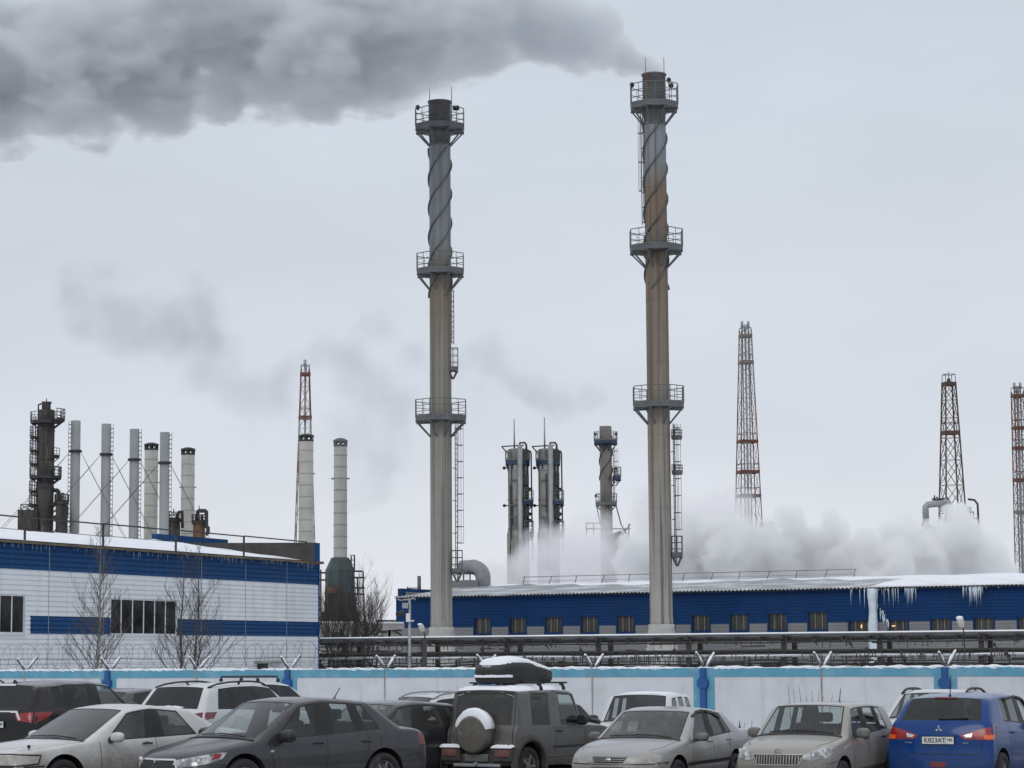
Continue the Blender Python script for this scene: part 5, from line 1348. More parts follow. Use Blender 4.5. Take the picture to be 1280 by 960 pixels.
    def text(s, name, body, size, loc, rz, m, parent, sx=1., ext=.0015, rx=90, al='CENTER', rot=None):
        cu = bpy.data.curves.new(name, 'FONT'); cu.body = body; cu.size = size; cu.align_x = al; cu.extrude = ext; cu.offset = size * .010
        o = bpy.data.objects.new(name, cu); dg = bpy.context.evaluated_depsgraph_get(); COL.objects.link(o); dg.update()
        me = bpy.data.meshes.new_from_object(o.evaluated_get(dg)); bpy.data.objects.remove(o)
        M_ = Matrix.Translation(loc) @ (rot or (Matrix.Rotation(rz, 4, 'Z') @ Matrix.Rotation(R(rx), 4, 'X'))) @ Matrix.Diagonal((sx, 1, 1, 1)); me.transform(M_)
        me.materials.clear(); me.materials.append(m); o = bpy.data.objects.new(name, me); COL.objects.link(o); o.parent = parent; ORG[o] = ORG[s.root]; return o
    def diamonds(s, end, y, z, size, parent=None, m=None):
        h, n = s.hit((end * 5, y, z), (-end, 0, 0)); x = h.x + end * .004; mb = MB()
        for a in (90, 210, 330):
            t = R(a); e1 = Vector((math.cos(t), math.sin(t))) ; sd = Vector((-e1.y, e1.x)); k = size / 2
            q = [Vector((0, 0)), e1 * k * .52 + sd * k * .30, e1 * k * 1.04, e1 * k * .52 - sd * k * .30]
            vs = [(x, y + a_.x, z + a_.y) for a_ in q] + [(x + end * .012, y + a_.x * .97, z + a_.y * .97) for a_ in q]
            mb.add(vs, [(0, 1, 2, 3), (7, 6, 5, 4)] + [(i, 4 + i, 4 + (i + 1) % 4, (i + 1) % 4) for i in range(4)])
        return mb.build('emblem', m or m_chrome, parent or s.root, local=True)
    def rails(s, d0, d1, m, y=None, lift=.055, r=.019):
        p = s.p; L = p['L']; y = y or p['W'] / 2 * .69
        for sy in (1, -1):
            pts = []; k = 14
            for i in range(k + 1):
                d = lerp(d0, d1, i / k); h, n = s.hit((L / 2 - d, sy * y, 3), (0, 0, -1))
                f = min(1, min(i, k - i) / 1.6); pts.append(h + Vector((0, 0, lift * f + .004)))
            mb = MB(); mb.tube(pts, [r * (1.35 if i in (0, k) else 1) for i in range(k + 1)], 7)
            for i in (0, k // 2, k): q = pts[i]; mb.beam(q, q - Vector((0, 0, lift)), .05, .03)
            mb.build('roof_rail', m, s.root, local=True)
    def antenna(s, d, y=0, L_=.24, lean=.5, m=m_trim):
        h, n = s.hit((s.p['L'] / 2 - d, y, 3), (0, 0, -1)); mb = MB(); mb.ball(h, .035, 8, 0, (1.4, .7, .8)); mb.cyl(h + Vector((0, 0, .01)), h + Vector((-L_ * lean, 0, L_)), .009, .006, 6); mb.build('antenna', m, s.root, local=True)
    def fin(s, d, m):
        h, n = s.hit((s.p['L'] / 2 - d, 0, 3), (0, 0, -1)); mb = MB(); mb.add([h + Vector(v) for v in ((.09, 0, -.01), (-.07, .03, -.01), (-.07, -.03, -.01), (-.08, 0, .075), (-.02, 0, .06))], [(0, 1, 3, 4), (0, 4, 3, 2), (1, 2, 3), (0, 2, 1)]); mb.build('antenna_fin', m, s.root, local=True)
    def snowcap(s, name, x0, x1, y0, y1, th, m=m_snow, parent=None, fill=1.0, seed=1, step=.07):
        """snow lying on the body, ragged outline"""
        rnd = random.Random(seed); nx_, ny_ = max(3, int(abs(x1 - x0) / step)), max(3, int(abs(y1 - y0) / step)); vs = []; ok = []
        for j in range(ny_ + 1):
            for i in range(nx_ + 1):
                x, y = lerp(x0, x1, i / nx_), lerp(y0, y1, j / ny_); e_ = min(i, nx_ - i, j, ny_ - j)
                h, n = s.hit((x, y, 3), (0, 0, -1)); q = math.sin(x * 5.1 + seed) * math.sin(y * 6.3 + seed * 2) + rnd.uniform(-.4, .4)
                t = th * (.0 if e_ == 0 else (.75 if e_ == 1 else 1.)) * (1 + .25 * q)
                vs.append((h if h is not None else Vector((x, y, 0))) + Vector((0, 0, t - (.01 if e_ == 0 else 0)))); ok.append(h is not None and (q > fill * -2 + 1 or fill >= 1))
        fs = []
        for j in range(ny_):
            for i in range(nx_):
                k = (j * (nx_ + 1) + i, j * (nx_ + 1) + i + 1, (j + 1) * (nx_ + 1) + i + 1, (j + 1) * (nx_ + 1) + i)
                if all(ok[a] for a in k): fs.append(k)
        mb = MB(); mb.add(vs, fs, 0, True); return mb.build(name, m, parent or s.root, local=True)
def sym(pts): return [(x, -y, z) for x, y, z in pts]
CARS = {}
m_mdust = mat('dusty_mirror_shell', (.15, .145, .135), .6, var=.3, scale=8)
GRP = 'cars parked in front of the fence'
def place(px, D): q = P(px, 900, D); return q.x, q.y
def tail_sedan(L, z): return [(L - .36, z - .045, z, .97), (L - .12, z - .10, z - .045, .93)]

# ---------------------------------------------------------------- graphite sedan, front
SED = dict(L=4.57, W=1.76, H=1.50, fo=.95, wb=2.635, nose_z=.70, cowl_z=.94, d_cowl=1.10, zbf=.885, zbr=.985, wr=.325,
           cab=[(1.45, 2.06, 'g'), (2.40, 2.44, 'b'), (2.54, 2.54, 'g'), (3.16, 3.06, 'b'), (3.20, 3.10, 'G'), (3.60, 3.26, 'p'), (3.80, 3.40, 'back')],
           d_deck=3.98, deck_z=1.04, tail=tail_sedan(4.57, 1.03), nose_bulge=.24, nose_w=.86, tail_w=.9, rdrop=.06)
p = dict(SED)
pm = paint('graphite_paint', (.038, .039, .046), .25, (.095, .093, .095), .35, .3, .9, .25, .32, coat=.5, spec=.3)
x, y = place(352, 36.2)
c = Car(p, 'parked_car', 'dark grey sedan with see-through windows and a short roof antenna, parked in front', 'car', x, y, 46, GRP, [pm, gl_clear, m_wiper, m_well, gl_clear])
HL = [(2.24, .36, .64), (2.10, .70, .70), (1.86, .84, .745), (1.70, .87, .745), (1.78, .87, .66), (2.02, .82, .59), (2.24, .50, .54), (2.27, .38, .57)]
for q, th in ((HL, 38), (sym(HL), -38)):
    hl = c.patch('headlight', q, th, m_lens); sy = 1 if th > 0 else -1
    c.patch('indicator', [(1.86, sy * .83, .725), (1.74, sy * .86, .735), (1.80, sy * .86, .665), (1.92, sy * .84, .65)], sy * 55, m_red_d if 0 else m_red, hl, off=.009)
    for (a, b) in ((2.16, .50), (2.02, .68)):
        mb = MB(); o, n = c.hit((a + 1.2, sy * (b + .93), .625), Vector((-1.2, -sy * .93, 0)).normalized()); mb.ball(o + n * .0, .045, 12, sc=(.5, .5, 1)); mb.build('lamp_bulb', m_whl, hl, local=True)
gp = [(2.4, -.38, .63), (2.4, .38, .63), (2.4, .50, .42), (2.4, .40, .30), (2.4, -.40, .30), (2.4, -.50, .42)]
gr_ = c.patch('grille', gp, 0, m_trim); ch = [(2.4, -.37, .645), (2.4, .37, .645), (2.4, .50, .42), (2.4, .38, .29), (2.4, -.38, .29), (2.4, -.50, .42), (2.4, -.37, .645)]
c.strips('grille_frame', [(ch, 0)], m_chrome, .03, parent=gr_, raised=.014); c.diamonds(1, 0, .57, .13, gr_)
c.plate(1, .44, m=m_plate_d)
c.mirrors(m_mirror_d, size=(.17, .29, .19)); c.handles((2.30, 3.24), .83, m_mirror_d); c.wipers(); c.antenna(3.3, L_=.17, lean=.7)
c.seams([(1.40, 1.50), (2.47, 2.45), (3.28, 3.18)]); 
c.strips('bumper_gap', [([(2.28, .6, .60), (1.98, .88, .58), (1.72, .9, .58)], 45), ([(2.28, -.6, .60), (1.98, -.88, .58), (1.72, -.9, .58)], -45), ([(-2.1, .9, .63), (-1.75, .9, .60)], 90)], m_wiper)
tl = [(-2.24, .50, .95), (-2.14, .76, .95), (-2.05, .84, .94), (-2.06, .85, .76), (-2.16, .78, .74), (-2.26, .52, .76)]
for q, th in ((tl, 150), (sym(tl), 210)): c.patch('tail_light', q, th, m_red_mud)
c.patch('fuel_flap', [(-1.42, .9, .91), (-1.24, .9, .91), (-1.24, .9, .76), (-1.42, .9, .76)], 90, pm, off=.006)
mb = MB(); h, n = c.hit((.86, 3, .74), (0, -1, 0)); mb.box((.86, h.y, .74), (.06, .02, .03)); mb.build('side_repeater', m_whl, c.root, local=True)
CARS['lancer'] = c

# ---------------------------------------------------------------- dirty white older sedan, far left front
p = dict(SED); p.update(L=4.75, W=1.76, H=1.40, fo=.92, wb=2.73, nose_z=.72, cowl_z=.915, d_cowl=1.28, zbf=.86, zbr=.92, wr=.32, nose_bulge=.14, nose_w=.93,
    cab=[(1.66, 2.22, 'g'), (2.62, 2.62, 'b'), (2.70, 2.70, 'g'), (3.62, 3.24, 'p'), (3.92, 3.46, 'back')], d_deck=4.08, deck_z=1.02, tail=tail_sedan(4.75, 1.01), rdrop=.07, edge=.06)
pm = paint('muddy_white_paint', (.54, .54, .53), 0, (.20, .175, .145), .92, .38, .98, .16, .35)
x, y = place(132, 36.8)
c = Car(p, 'parked_car', 'mud splashed white sedan with boxy wide headlamps, nearest the corner', 'car', x, y, 41, GRP, [pm, gl_dirty, m_wiper, m_well, gl_dirty])
for sy in (1, -1):
    a = [(2.4, sy * .40, .715), (2.3, sy * .62, .715), (2.3, sy * .62, .575), (2.4, sy * .40, .575)]; b = [(2.3, sy * .64, .715), (2.22, sy * .84, .71), (2.05, sy * .9, .70), (2.08, sy * .9, .60), (2.25, sy * .84, .575), (2.3, sy * .64, .575)]
    hl = c.patch('headlight', a, sy * 12, m_lens_mud, off=.008); c.patch('corner_lamp', b, sy * 35, m_lens_mud, hl, off=.008)
    c.strips('lamp_surround', [([(2.4, sy * .38, .725), (2.28, sy * .64, .727), (2.05, sy * .93, .71), (2.07, sy * .93, .59), (2.26, sy * .80, .565), (2.4, sy * .38, .565)], sy * 28)], m_wiper, .02, parent=hl, raised=.010)
c.patch('grille', [(2.5, -.36, .71), (2.5, .36, .71), (2.5, .36, .59), (2.5, -.36, .59)], 0, m_trim, off=.006)
c.strips('bumper_gap', [([(2.4, -.9, .55), (2.5, 0, .55), (2.4, .9, .55)], 0), ([(2.2, .9, .55), (1.80, .93, .55)], 60), ([(2.2, -.9, .55), (1.80, -.93, .55)], -60)], m_wiper, .022)
c.mirrors(pm, size=(.13, .25, .15)); c.handles((2.48, 3.5), .82, m_trim_d); c.wipers(); c.seams([(1.58, 1.62), (2.66, 2.64), (3.62, 3.42)]); c.plate(1, .42, m=m_plate_d)
mb = MB(); mb.ball((1.90, .60, .83), .028, 8); mb.cyl((1.90, .60, .76), (1.90, .60, .83), .012, n=6); mb.build('fender_marker', m_trim, c.root, local=True)
tl = [(-2.32, .4, .92), (-2.2, .8, .92), (-2.0, .88, .92), (-2.0, .88, .76), (-2.2, .8, .74), (-2.32, .4, .74)]
for q, th in ((tl, 155), (sym(tl), 205)): c.patch('tail_light', q, th, m_red_mud)
CARS['toyota'] = c

# ---------------------------------------------------------------- silver sedan
p = dict(SED); p.update(L=4.48, W=1.72, H=1.425, fo=.90, wb=2.56, nose_z=.73, cowl_z=.95, d_cowl=1.14, zbf=.88, zbr=.965, wr=.31, nose_bulge=.24, nose_w=.87,
    cab=[(1.50, 2.02, 'g'), (2.36, 2.38, 'b'), (2.42, 2.44, 'g'), (3.10, 2.96, 'b'), (3.14, 3.00, 'G'), (3.36, 3.10, 'p'), (3.66, 3.30, 'back')], d_deck=3.90, deck_z=1.06, tail=tail_sedan(4.48, 1.05), rdrop=.07)
pm = paint('dusty_silver_paint', (.34, .345, .35), .5, (.20, .185, .16), .92, .42, 1.02, .32, .4)
x, y = place(828, 40.2)
c = Car(p, 'parked_car', 'dusty silver sedan with tinted rear windows between white off-roader and beige hatchback', 'car', x, y, 26, GRP, [pm, gl_dirty, m_wiper, m_well, gl_mid])
HL = [(2.2, .30, .66), (2.15, .45, .70), (1.98, .70, .725), (1.86, .80, .70), (1.90, .80, .63), (2.05, .68, .585), (2.18, .42, .575), (2.25, .30, .60)]
for q, th in ((HL, 25), (sym(HL), -25)): c.patch('headlight', q, th, m_lens_mud, off=.009)
g_ = c.patch('grille', [(2.4, -.30, .685), (2.4, .30, .685), (2.4, .24, .585), (2.4, -.24, .585)], 0, m_trim)
for k in range(3): c.strips('grille_bar', [([(2.4, -.29 + .015 * k, .672 - .03 * k), (2.4, .29 - .015 * k, .672 - .03 * k)], 0)], m_lens_mud, .008, parent=g_, raised=.012)
mb = MB(); h, n = c.hit((5, 0, .635), (-1, 0, 0)); mb.ball(h + Vector((.008, 0, 0)), .05, 12, sc=(.25, 1.1, .55)); mb.build('emblem', m_chrome, g_, local=True)
c.patch('lower_intake', [(2.4, -.62, .36), (2.4, .62, .36), (2.4, .55, .27), (2.4, -.55, .27)], 0, m_trim_d)
c.strips('bumper_gap', [([(2.3, -.85, .565), (2.4, 0, .56), (2.3, .85, .565)], 0), ([(2.05, .85, .575), (1.72, .88, .59)], 70), ([(2.05, -.85, .575), (1.72, -.88, .59)], -70)], m_wiper, .014)
c.mirrors(m_mdust, size=(.12, .21, .14), x=4.48 / 2 - 1.62); c.handles((2.28, 3.16), .86, pm); c.wipers(); c.seams([(1.46, 1.50), (2.40, 2.38), (3.22, 3.06)]); c.plate(1, .46, m=m_plate_d)
c.strips('side_moulding', [([(1.0, .9, .53), (-1.55, .9, .55)], 90), ([(1.0, -.9, .53), (-1.55, -.9, .55)], -90)], pm, .05, raised=.014)
c.strips('wind_deflector', [([(.34, .9, 1.26), (.15, .9, 1.33), (-.13, .9, 1.35)], 90), ([(-.2, .9, 1.34), (-.5, .9, 1.31), (-.78, .9, 1.22)], 90)], m_wiper, .045, raised=.02)
c.antenna(4.2, y=.62, L_=.10, lean=.1)
CARS['kia'] = c

# ---------------------------------------------------------------- beige hatchback
HAT = dict(L=4.0, W=1.65, H=1.50, fo=.84, wb=2.46, nose_z=.80, cowl_z=1.02, d_cowl=.98, zbf=.95, zbr=1.03, wr=.31, nose_bulge=.20, nose_w=.90, fdrop=.03, rdrop=.05, roofw=.73, rail=.79,
    cab=[(1.32, 1.66, 'g'), (2.08, 2.06, 'b'), (2.14, 2.12, 'g'), (2.88, 2.80, 'b'), (2.93, 2.85, 'g'), (3.22, 3.10, 'p'), (3.62, 3.52, 'back')], d_deck=3.80, deck_z=1.06, tail=[(3.84, .98, 1.0, .97), (3.88, .88, .90, .97)], taper=.03, tail_bulge=.10)
p = dict(HAT)
pm = paint('beige_paint', (.30, .288, .257), .35, (.15, .14, .12), .85, .42, .98, .25, .4)
x, y = place(1023, 39.3)
c = Car(p, 'parked_car', 'beige hatchback with ribbed grille and short roof aerial beside the blue crossover', 'car', x, y, 26, GRP, [pm, gl_clear, m_wiper, m_well, gl_clear])
HL = [(2.0, .36, .66), (1.96, .42, .72), (1.85, .58, .80), (1.68, .72, .845), (1.56, .76, .83), (1.58, .78, .75), (1.72, .72, .68), (1.90, .52, .635)]
for q, th in ((HL, 28), (sym(HL), -28)):
    hl = c.patch('headlight', q, th, m_lens, off=.009); sy = 1 if th > 0 else -1
    for (a, b, z_l) in ((1.84, .52, .70), (1.68, .66, .76)):
        mb = MB(); o, n = c.hit((a + 1.5, sy * (b + .8), z_l), Vector((-1.5, -sy * .8, 0)).normalized()); mb.ball(o, .05, 12, sc=(.45, .45, 1)); mb.build('lamp_bulb', m_whl, hl, local=True)
g_ = c.patch('grille', [(2.2, -.40, .715), (2.2, .40, .715), (2.2, .33, .58), (2.2, -.33, .58)], 0, m_trim)
c.strips('grille_frame', [([(2.2, -.41, .725), (2.2, .41, .725), (2.2, .34, .57), (2.2, -.34, .57), (2.2, -.41, .725)], 0)], m_lens_mud, .02, parent=g_, raised=.016)
c.strips('grille_rib', [([(2.2, -.34 + .045 * k, .71), (2.2, -.34 + .045 * k, .585)], 0) for k in range(16)], m_lens_mud, .014, parent=g_, raised=.014)
mb = MB(); h, n = c.hit((5, 0, .765), (-1, 0, 0)); q = Matrix.Translation(h + Vector((.012, 0, 0))) @ Matrix.Rotation(R(70), 4, 'Y'); mb.tube([q @ Vector((.05 * math.cos(a * math.pi / 8), .05 * math.sin(a * math.pi / 8), 0)) for a in range(17)], .007, 5); mb.tube([q @ Vector((.03, 0, 0)), q @ Vector((0, .008, .004)), q @ Vector((-.03, -.015, 0))], .009, 5); mb.tube([q @ Vector((0, -.03, .002)), q @ Vector((.005, .028, .002))], .006, 5); mb.build('emblem', m_lens_mud, c.root, local=True)
c.plate(1, .46, m=m_plate_d); c.patch('lower_intake', [(2.2, -.55, .36), (2.2, .55, .36), (2.2, .5, .27), (2.2, -.5, .27)], 0, m_trim)
c.mirrors(m_mdust, size=(.14, .23, .16), x=2.0 - 1.48, foot=m_trim); c.handles((2.0, 2.94), .92, m_trim); c.wipers(); c.antenna(3.1, L_=.22, lean=.3); c.seams([(1.30, 1.36), (2.11, 2.10), (3.0, 2.92)])
for sy in (1, -1): c.patch('rub_strip', [(.62, sy * .9, .46), (-1.0, sy * .9, .50), (-1.0, sy * .9, .43), (.62, sy * .9, .39)], 90 * sy, m_trim_d, off=.012)
c.strips('bumper_gap', [([(1.9, .75, .58), (1.62, .86, .60), (1.45, .86, .62)], 50)], m_wiper)
CARS['skoda'] = c

# ---------------------------------------------------------------- blue crossover, rear
p = dict(L=4.30, W=1.78, H=1.625, fo=.90, wb=2.67, nose_z=.92, cowl_z=1.12, d_cowl=1.0, zbf=1.05, zbr=1.17, wr=.34, nose_bulge=.2, fdrop=.05, rdrop=.06, rail=.80, roofw=.72, sh=1.0, zc2=.62,
    cab=[(1.36, 1.86, 'g'), (2.28, 2.28, 'b'), (2.36, 2.36, 'G'), (3.02, 2.94, 'b'), (3.07, 2.99, 'G'), (3.30, 3.12, 'p'), (3.86, 3.72, 'back')], d_deck=4.06, deck_z=1.19, tail=[(4.10, 1.06, 1.09, .985), (4.16, .90, .93, .985)], taper=.04, tail_bulge=.10, tail_prof=(.0, .05, .06, -.02), deckb=.8, rbul=.08)
pm = paint('bright_blue_paint', (.001, .042, .19), .0, (.07, .085, .13), .4, .3, .9, .06, .24, coat=.35, spec=.15)
x, y = place(1219, 40.6)
c = Car(p, 'parked_car', 'bright blue crossover seen from behind with a white number plate', 'car', x, y, 207, GRP, [pm, gl_clear, m_wiper, m_well, gl_tint])
for sy in (1, -1):
    o_ = [(-2.1, sy * .52, .99), (-2.1, sy * .60, 1.03), (-2.0, sy * .74, 1.06), (-1.80, sy * .89, 1.09), (-1.62, sy * .9, 1.09), (-1.75, sy * .9, .90), (-2.0, sy * .78, .90), (-2.1, sy * .64, .90)]
    t_ = c.patch('tail_light', [(-2.1, sy * .58, 1.03), (-2.03, sy * .76, 1.08), (-1.93, sy * .86, 1.10), (-1.84, sy * .90, 1.09), (-1.90, sy * .9, .90), (-2.02, sy * .80, .89), (-2.1, sy * .60, .90)], 180 - sy * 20, m_red)
    c.patch('tail_light_inner', [(-2.1, sy * .34, .965), (-2.1, sy * .57, 1.03), (-2.1, sy * .575, .90), (-2.1, sy * .42, .90)], 180 - sy * 5, m_red, t_)
    c.patch('reversing_lens', [(-2.1, sy * .40, .965), (-2.1, sy * .55, 1.0), (-2.1, sy * .53, .935), (-2.1, sy * .44, .93)], 180 - sy * 5, m_whl, t_, off=.011)
    c.patch('amber_lens', [(-2.04, sy * .72, .965), (-1.93, sy * .87, .98), (-1.91, sy * .89, .905), (-2.03, sy * .74, .90)], 180 - sy * 24, m_amber, t_, off=.011)
c.diamonds(-1, 0, 1.065, .13); c.plate(-1, .885, 'K823AT', '186')
c.strips('tailgate_gap', [([(-2.1, .70, .90), (-2.1, .68, .70), (-2.1, .60, .665), (-2.1, -.60, .665), (-2.1, -.68, .70), (-2.1, -.70, .90)], 180)], m_wiper, .012)
c.patch('plate_recess', [(-2.1, .30, .985), (-2.1, -.30, .985), (-2.1, -.30, .955), (-2.1, .30, .955)], 180, pm, off=.02)
c.patch('fog_lamp', [(-2.1, .13, .545), (-2.1, -.13, .545), (-2.1, -.12, .465), (-2.1, .12, .465)], 180, m_red_d, off=.008)
c.patch('bumper_valance', [(-2.1, .80, .40), (-2.1, -.80, .40), (-2.1, -.74, .24), (-2.1, .74, .24)], 180, m_trim, off=.008)
h, n = c.hit((-5, -.42, .85), (1, 0, 0)); c.text('badge_letters', 'ASX', .034, (h.x - .006, -.44, .835), R(-90), m_chrome, c.root, 1.5)
h, n = c.hit((-5, .52, .85), (1, 0, 0)); c.text('badge_letters', 'MITSUBISHI', .026, (h.x - .008, .49, .838), R(-90), m_chrome, c.root, 1.1)
c.strips('high_brake_light', [([(-1.75, .18, 1.545), (-1.75, -.18, 1.545)], 180)], m_red_d, .03, raised=.012)
mb = MB(); pts = []
for i in range(7):
    h, n = c.hit((-5, lerp(.02, -.45, i / 6), lerp(1.22, 1.235, i / 6)), (1, 0, 0)); pts.append(h + Vector((-.02, 0, 0)))
mb.tube(pts, .014, 5); mb.build('rear_wiper', m_wiper, c.root, local=True)
c.mirrors(pm, size=(.14, .25, .18), x=2.15 - 1.5); c.handles((2.15, 3.0), .98, pm); c.seams([(1.40, 1.46), (2.32, 2.30), (3.2, 3.05)]); c.antenna(3.55, L_=.33, lean=-.25)
for sy in (1, -1): c.strips('wind_deflector', [([(.55, sy * .9, 1.30), (.25, sy * .9, 1.50), (-.2, sy * .9, 1.545), (-.85, sy * .9, 1.50)], 90 * sy)], m_wiper, .04, raised=.02)
for sy in (1, -1): c.patch('wheel_arch_trim', [(-.80, sy * .93, .34), (-.76, sy * .93, .45), (1.0, sy * .93, .45), (1.0, sy * .93, .33)], 90 * sy, pm, off=.006)
CARS['asx'] = c

# ---------------------------------------------------------------- grey boxy off-roader with spare wheel and roof box
p = dict(L=3.36, W=1.53, rear_seat=False, H=1.70, fo=.62, wb=2.25, nose_z=.98, cowl_z=1.09, d_cowl=.92, zbf=1.02, zbr=1.04, wr=.345, arch=.43, nose_bulge=.05, nose_w=.94, fdrop=.03, rdrop=.01, rail=.90, roofw=.82, edge=.07, wbelt=.985, lowin=1, clear=.34, zc2=.62,
    cab=[(1.16, 1.36, 'g'), (1.96, 1.97, 'p'), (2.09, 2.10, 'G'), (2.84, 2.82, 'p'), (3.18, 3.12, 'back')], d_deck=3.22, deck_z=1.06, deckb=.35, tail=[(3.26, .98, 1.0, .985), (3.28, .82, .84, .985)], taper=.01, tail_bulge=.03, rbul=.03, tail_prof=(0, .01, .0, -.02),
    crease=[('c', 4, .5), ('c', 5, .75), ('c', 6, .45), ('s', 3, .6), ('s', 4, .5), ('s', 8, .75), ('s', 9, .6), ('s', 0, .6), ('c', 3, .3)], spokes=5, rub=.03)
pm = paint('grey_brown_dust_paint', (.070, .069, .066), .2, (.125, .118, .105), .55, .3, 1.1, .45, .5)
gl_jr = car_glass('mud_filmed_glass', (.10, .10, .10), .42, (.095, .093, .088))
x, y = place(664, 44.0)
c = Car(p, 'parked_car', 'dusty grey boxy off-roader with spare wheel cover and snow on its roof', 'car', x, y, 214, GRP, [pm, gl_clear, m_trim_d, m_well, gl_jr])
JX, JY, JP = x, y, 214
rt = c.snowcap('roof_snow', -1.46, .22, -.66, .66, .06, seed=3)
xb = -1.63
sp_ = MB(); rot = Matrix.Translation((xb - .02, .04, .93)) @ Matrix.Rotation(R(-90), 4, 'Y')
sp_.lathe([(.0, .20), (.30, .205), (.335, .19), (.355, .15), (.355, .0), (.25, -.02), (.0, -.02)], n=44); sp_.xf(rot)
spare = sp_.build('spare_wheel_cover', mat('dusty_cover', (.105, .098, .085), .75, var=.22, scale=3, patches=[((.16, .15, .13), .5, 4, .5, .7)]), c.root, local=True)
c.text('cover_letters', 'SUZUKI', .105, (xb - .2275, -.03, .895), R(-90), m_emblem, spare, 1.12)
mb = MB(); q = Vector((xb - .226, .265, .93)); k = .058
for s_ in (1, -1):
    pts2 = [(0, 1), (-1, .12), (.22, -.46), (.46, -.28), (-.25, .12), (.02, .42)]
    vs = [(q.x - .003, q.y - s_ * a * k, q.z + s_ * b * k) for a, b in pts2]; vs += [(v[0] + .01, v[1], v[2]) for v in vs]
    mb.add(vs, [(0, 1, 2, 3, 4, 5)] + [(i, 6 + i, 6 + (i + 1) % 6, (i + 1) % 6) for i in range(6)])
mb.build('cover_emblem', m_emblem, spare, local=True)
mb = MB(); n = 26; vs = []
for i in range(n + 1):
    a = R(lerp(12, 162, i / n)); j = .012 * random.random(); f = max(0., math.sin(math.pi * i / n)) ** .5
    for rr, dx in ((.335 - .05 * f - j, -.205), (.355 + .045 * f, -.20), (.365 + .075 * f + j, -.11), (.36 + .05 * f, .03), (.34, .0)):
        vs.append((xb - .02 + dx, .04 - rr * math.cos(a), .93 + rr * math.sin(a)))
mb.add(vs, [(i * 5 + j, (i + 1) * 5 + j, (i + 1) * 5 + j + 1, i * 5 + j + 1) for i in range(n) for j in range(4)], 0, True); mb.build('cover_snow', m_snow, spare, local=True)
mb = MB(); rbox(mb, (xb + .01, 0, .47), (.20, 1.50, .20), .04); bp = mb.build('rear_bumper', m_trim_d, c.root, local=True)
for sy in (1, -1):
    mb = MB(); rbox(mb, (xb - .04, sy * .55, .56), (.20, .42, .25), .03); cl = mb.build('bumper_lamp_unit', m_trim_d, bp, local=True)
    mb = MB(); rbox(mb, (xb - .143, sy * .56, .585), (.02, .31, .125), .008); mb.build('tail_light', m_red_mud, c.root, local=True)
    mb = MB(); n = 10; vs = []
    for i in range(n + 1):
        yy = sy * .55 + lerp(-.22, .22, i / n); t = .055 * (.7 + .3 * random.random()) * (1 if 0 < i < n else .2)
        vs += [(xb - .16, yy, .675), (xb - .15, yy, .685 + t * .8), (xb - .06, yy, .685 + t), (xb + .06, yy, .684)]
    mb.add(vs, [(i * 4 + j, (i + 1) * 4 + j, (i + 1) * 4 + j + 1, i * 4 + j + 1) for i in range(n) for j in range(3)], 0, True); mb.build('bumper_snow', m_snow, c.root, local=True)
mb = MB(); rbox(mb, (xb - .11, 0, .50), (.03, .50, .13), .01); mb.build('number_plate', m_plate_d, c.root, local=True)
mb = MB(); rbox(mb, (xb - .09, 0, .37), (.07, 1.0, .06), .02); mb.cyl((xb - .06, 0, .40), (xb - .16, 0, .40), .03, n=8); mb.build('tow_bar', m_galv, c.root, local=True)
c.strips('tailgate_gap', [([(-1.7, .66, 1.62), (-1.7, .67, .60)], 180), ([(-1.7, -.66, 1.62), (-1.7, -.67, .60)], 180), ([(-1.7, .66, 1.62), (-1.7, -.66, 1.62)], 180)], m_wiper, .016)
for sy in (1, -1):
    for xw in (1.68 - .62, 1.68 - .62 - 2.25):
        mb = MB(); n = 18; vs = []
        for i in range(n + 1):
            a = R(lerp(-8, 188, i / n)); ca, sa = math.cos(a), max(-.1, math.sin(a))
            for rr, yy in ((.425, .70), (.425, .805), (.46, .815), (.52, .79), (.545, .74)): vs.append((xw + rr * ca * 1.04, sy * yy, .345 + rr * sa * 1.02))
        mb.add(vs, [(i * 5 + j, (i + 1) * 5 + j, (i + 1) * 5 + j + 1, i * 5 + j + 1) for i in range(n) for j in range(4)], 0, True); mb.build('fender_flare', m_trim_d, c.root, local=True)
    mb = MB(); rbox(mb, (-.02, sy * .755, .40), (1.4, .08, .12), .02); mb.build('sill_guard', m_trim_d, c.root, local=True)
c.mirrors(m_trim, size=(.12, .22, .20), x=.40, z=1.12); c.handles((1.90,), .93, m_trim); c.seams([(1.06, 1.08), (2.03, 2.03)], hood=False, zlo=.45)
for sy in (1, -1): c.strips('side_crease', [([(.6, sy * .9, .66), (-.42, sy * .9, .66)], 90 * sy)], pm, .03, raised=.012)
mb = MB()
for sx in (-.78, -.05):
    mb.beam((sx, -.80, 1.79), (sx, .80, 1.79), .05, .03)
    for sy in (1, -1): mb.tube([(sx, sy * .66, 1.77), (sx, sy * .70, 1.77), (sx, sy * .735, 1.70), (sx, sy * .735, 1.66)], .032, 6)
mb.build('roof_bar', m_trim, c.root, local=True)
h_ = 4
mb = MB(); mb.ball((1.3, .5, .80), .1, 12, sc=(.4, 1, 1)); mb.ball((1.3, -.5, .80), .1, 12, sc=(.4, 1, 1))
for y_ in (.5, -.5):
    mb2 = MB(); hh, nn = c.hit((5, y_, .80), (-1, 0, 0)); mb2.ball(hh, .1, 14, sc=(.35, 1, 1)); mb2.build('headlight', m_lens, c.root, local=True)
CARS['jimny'] = c
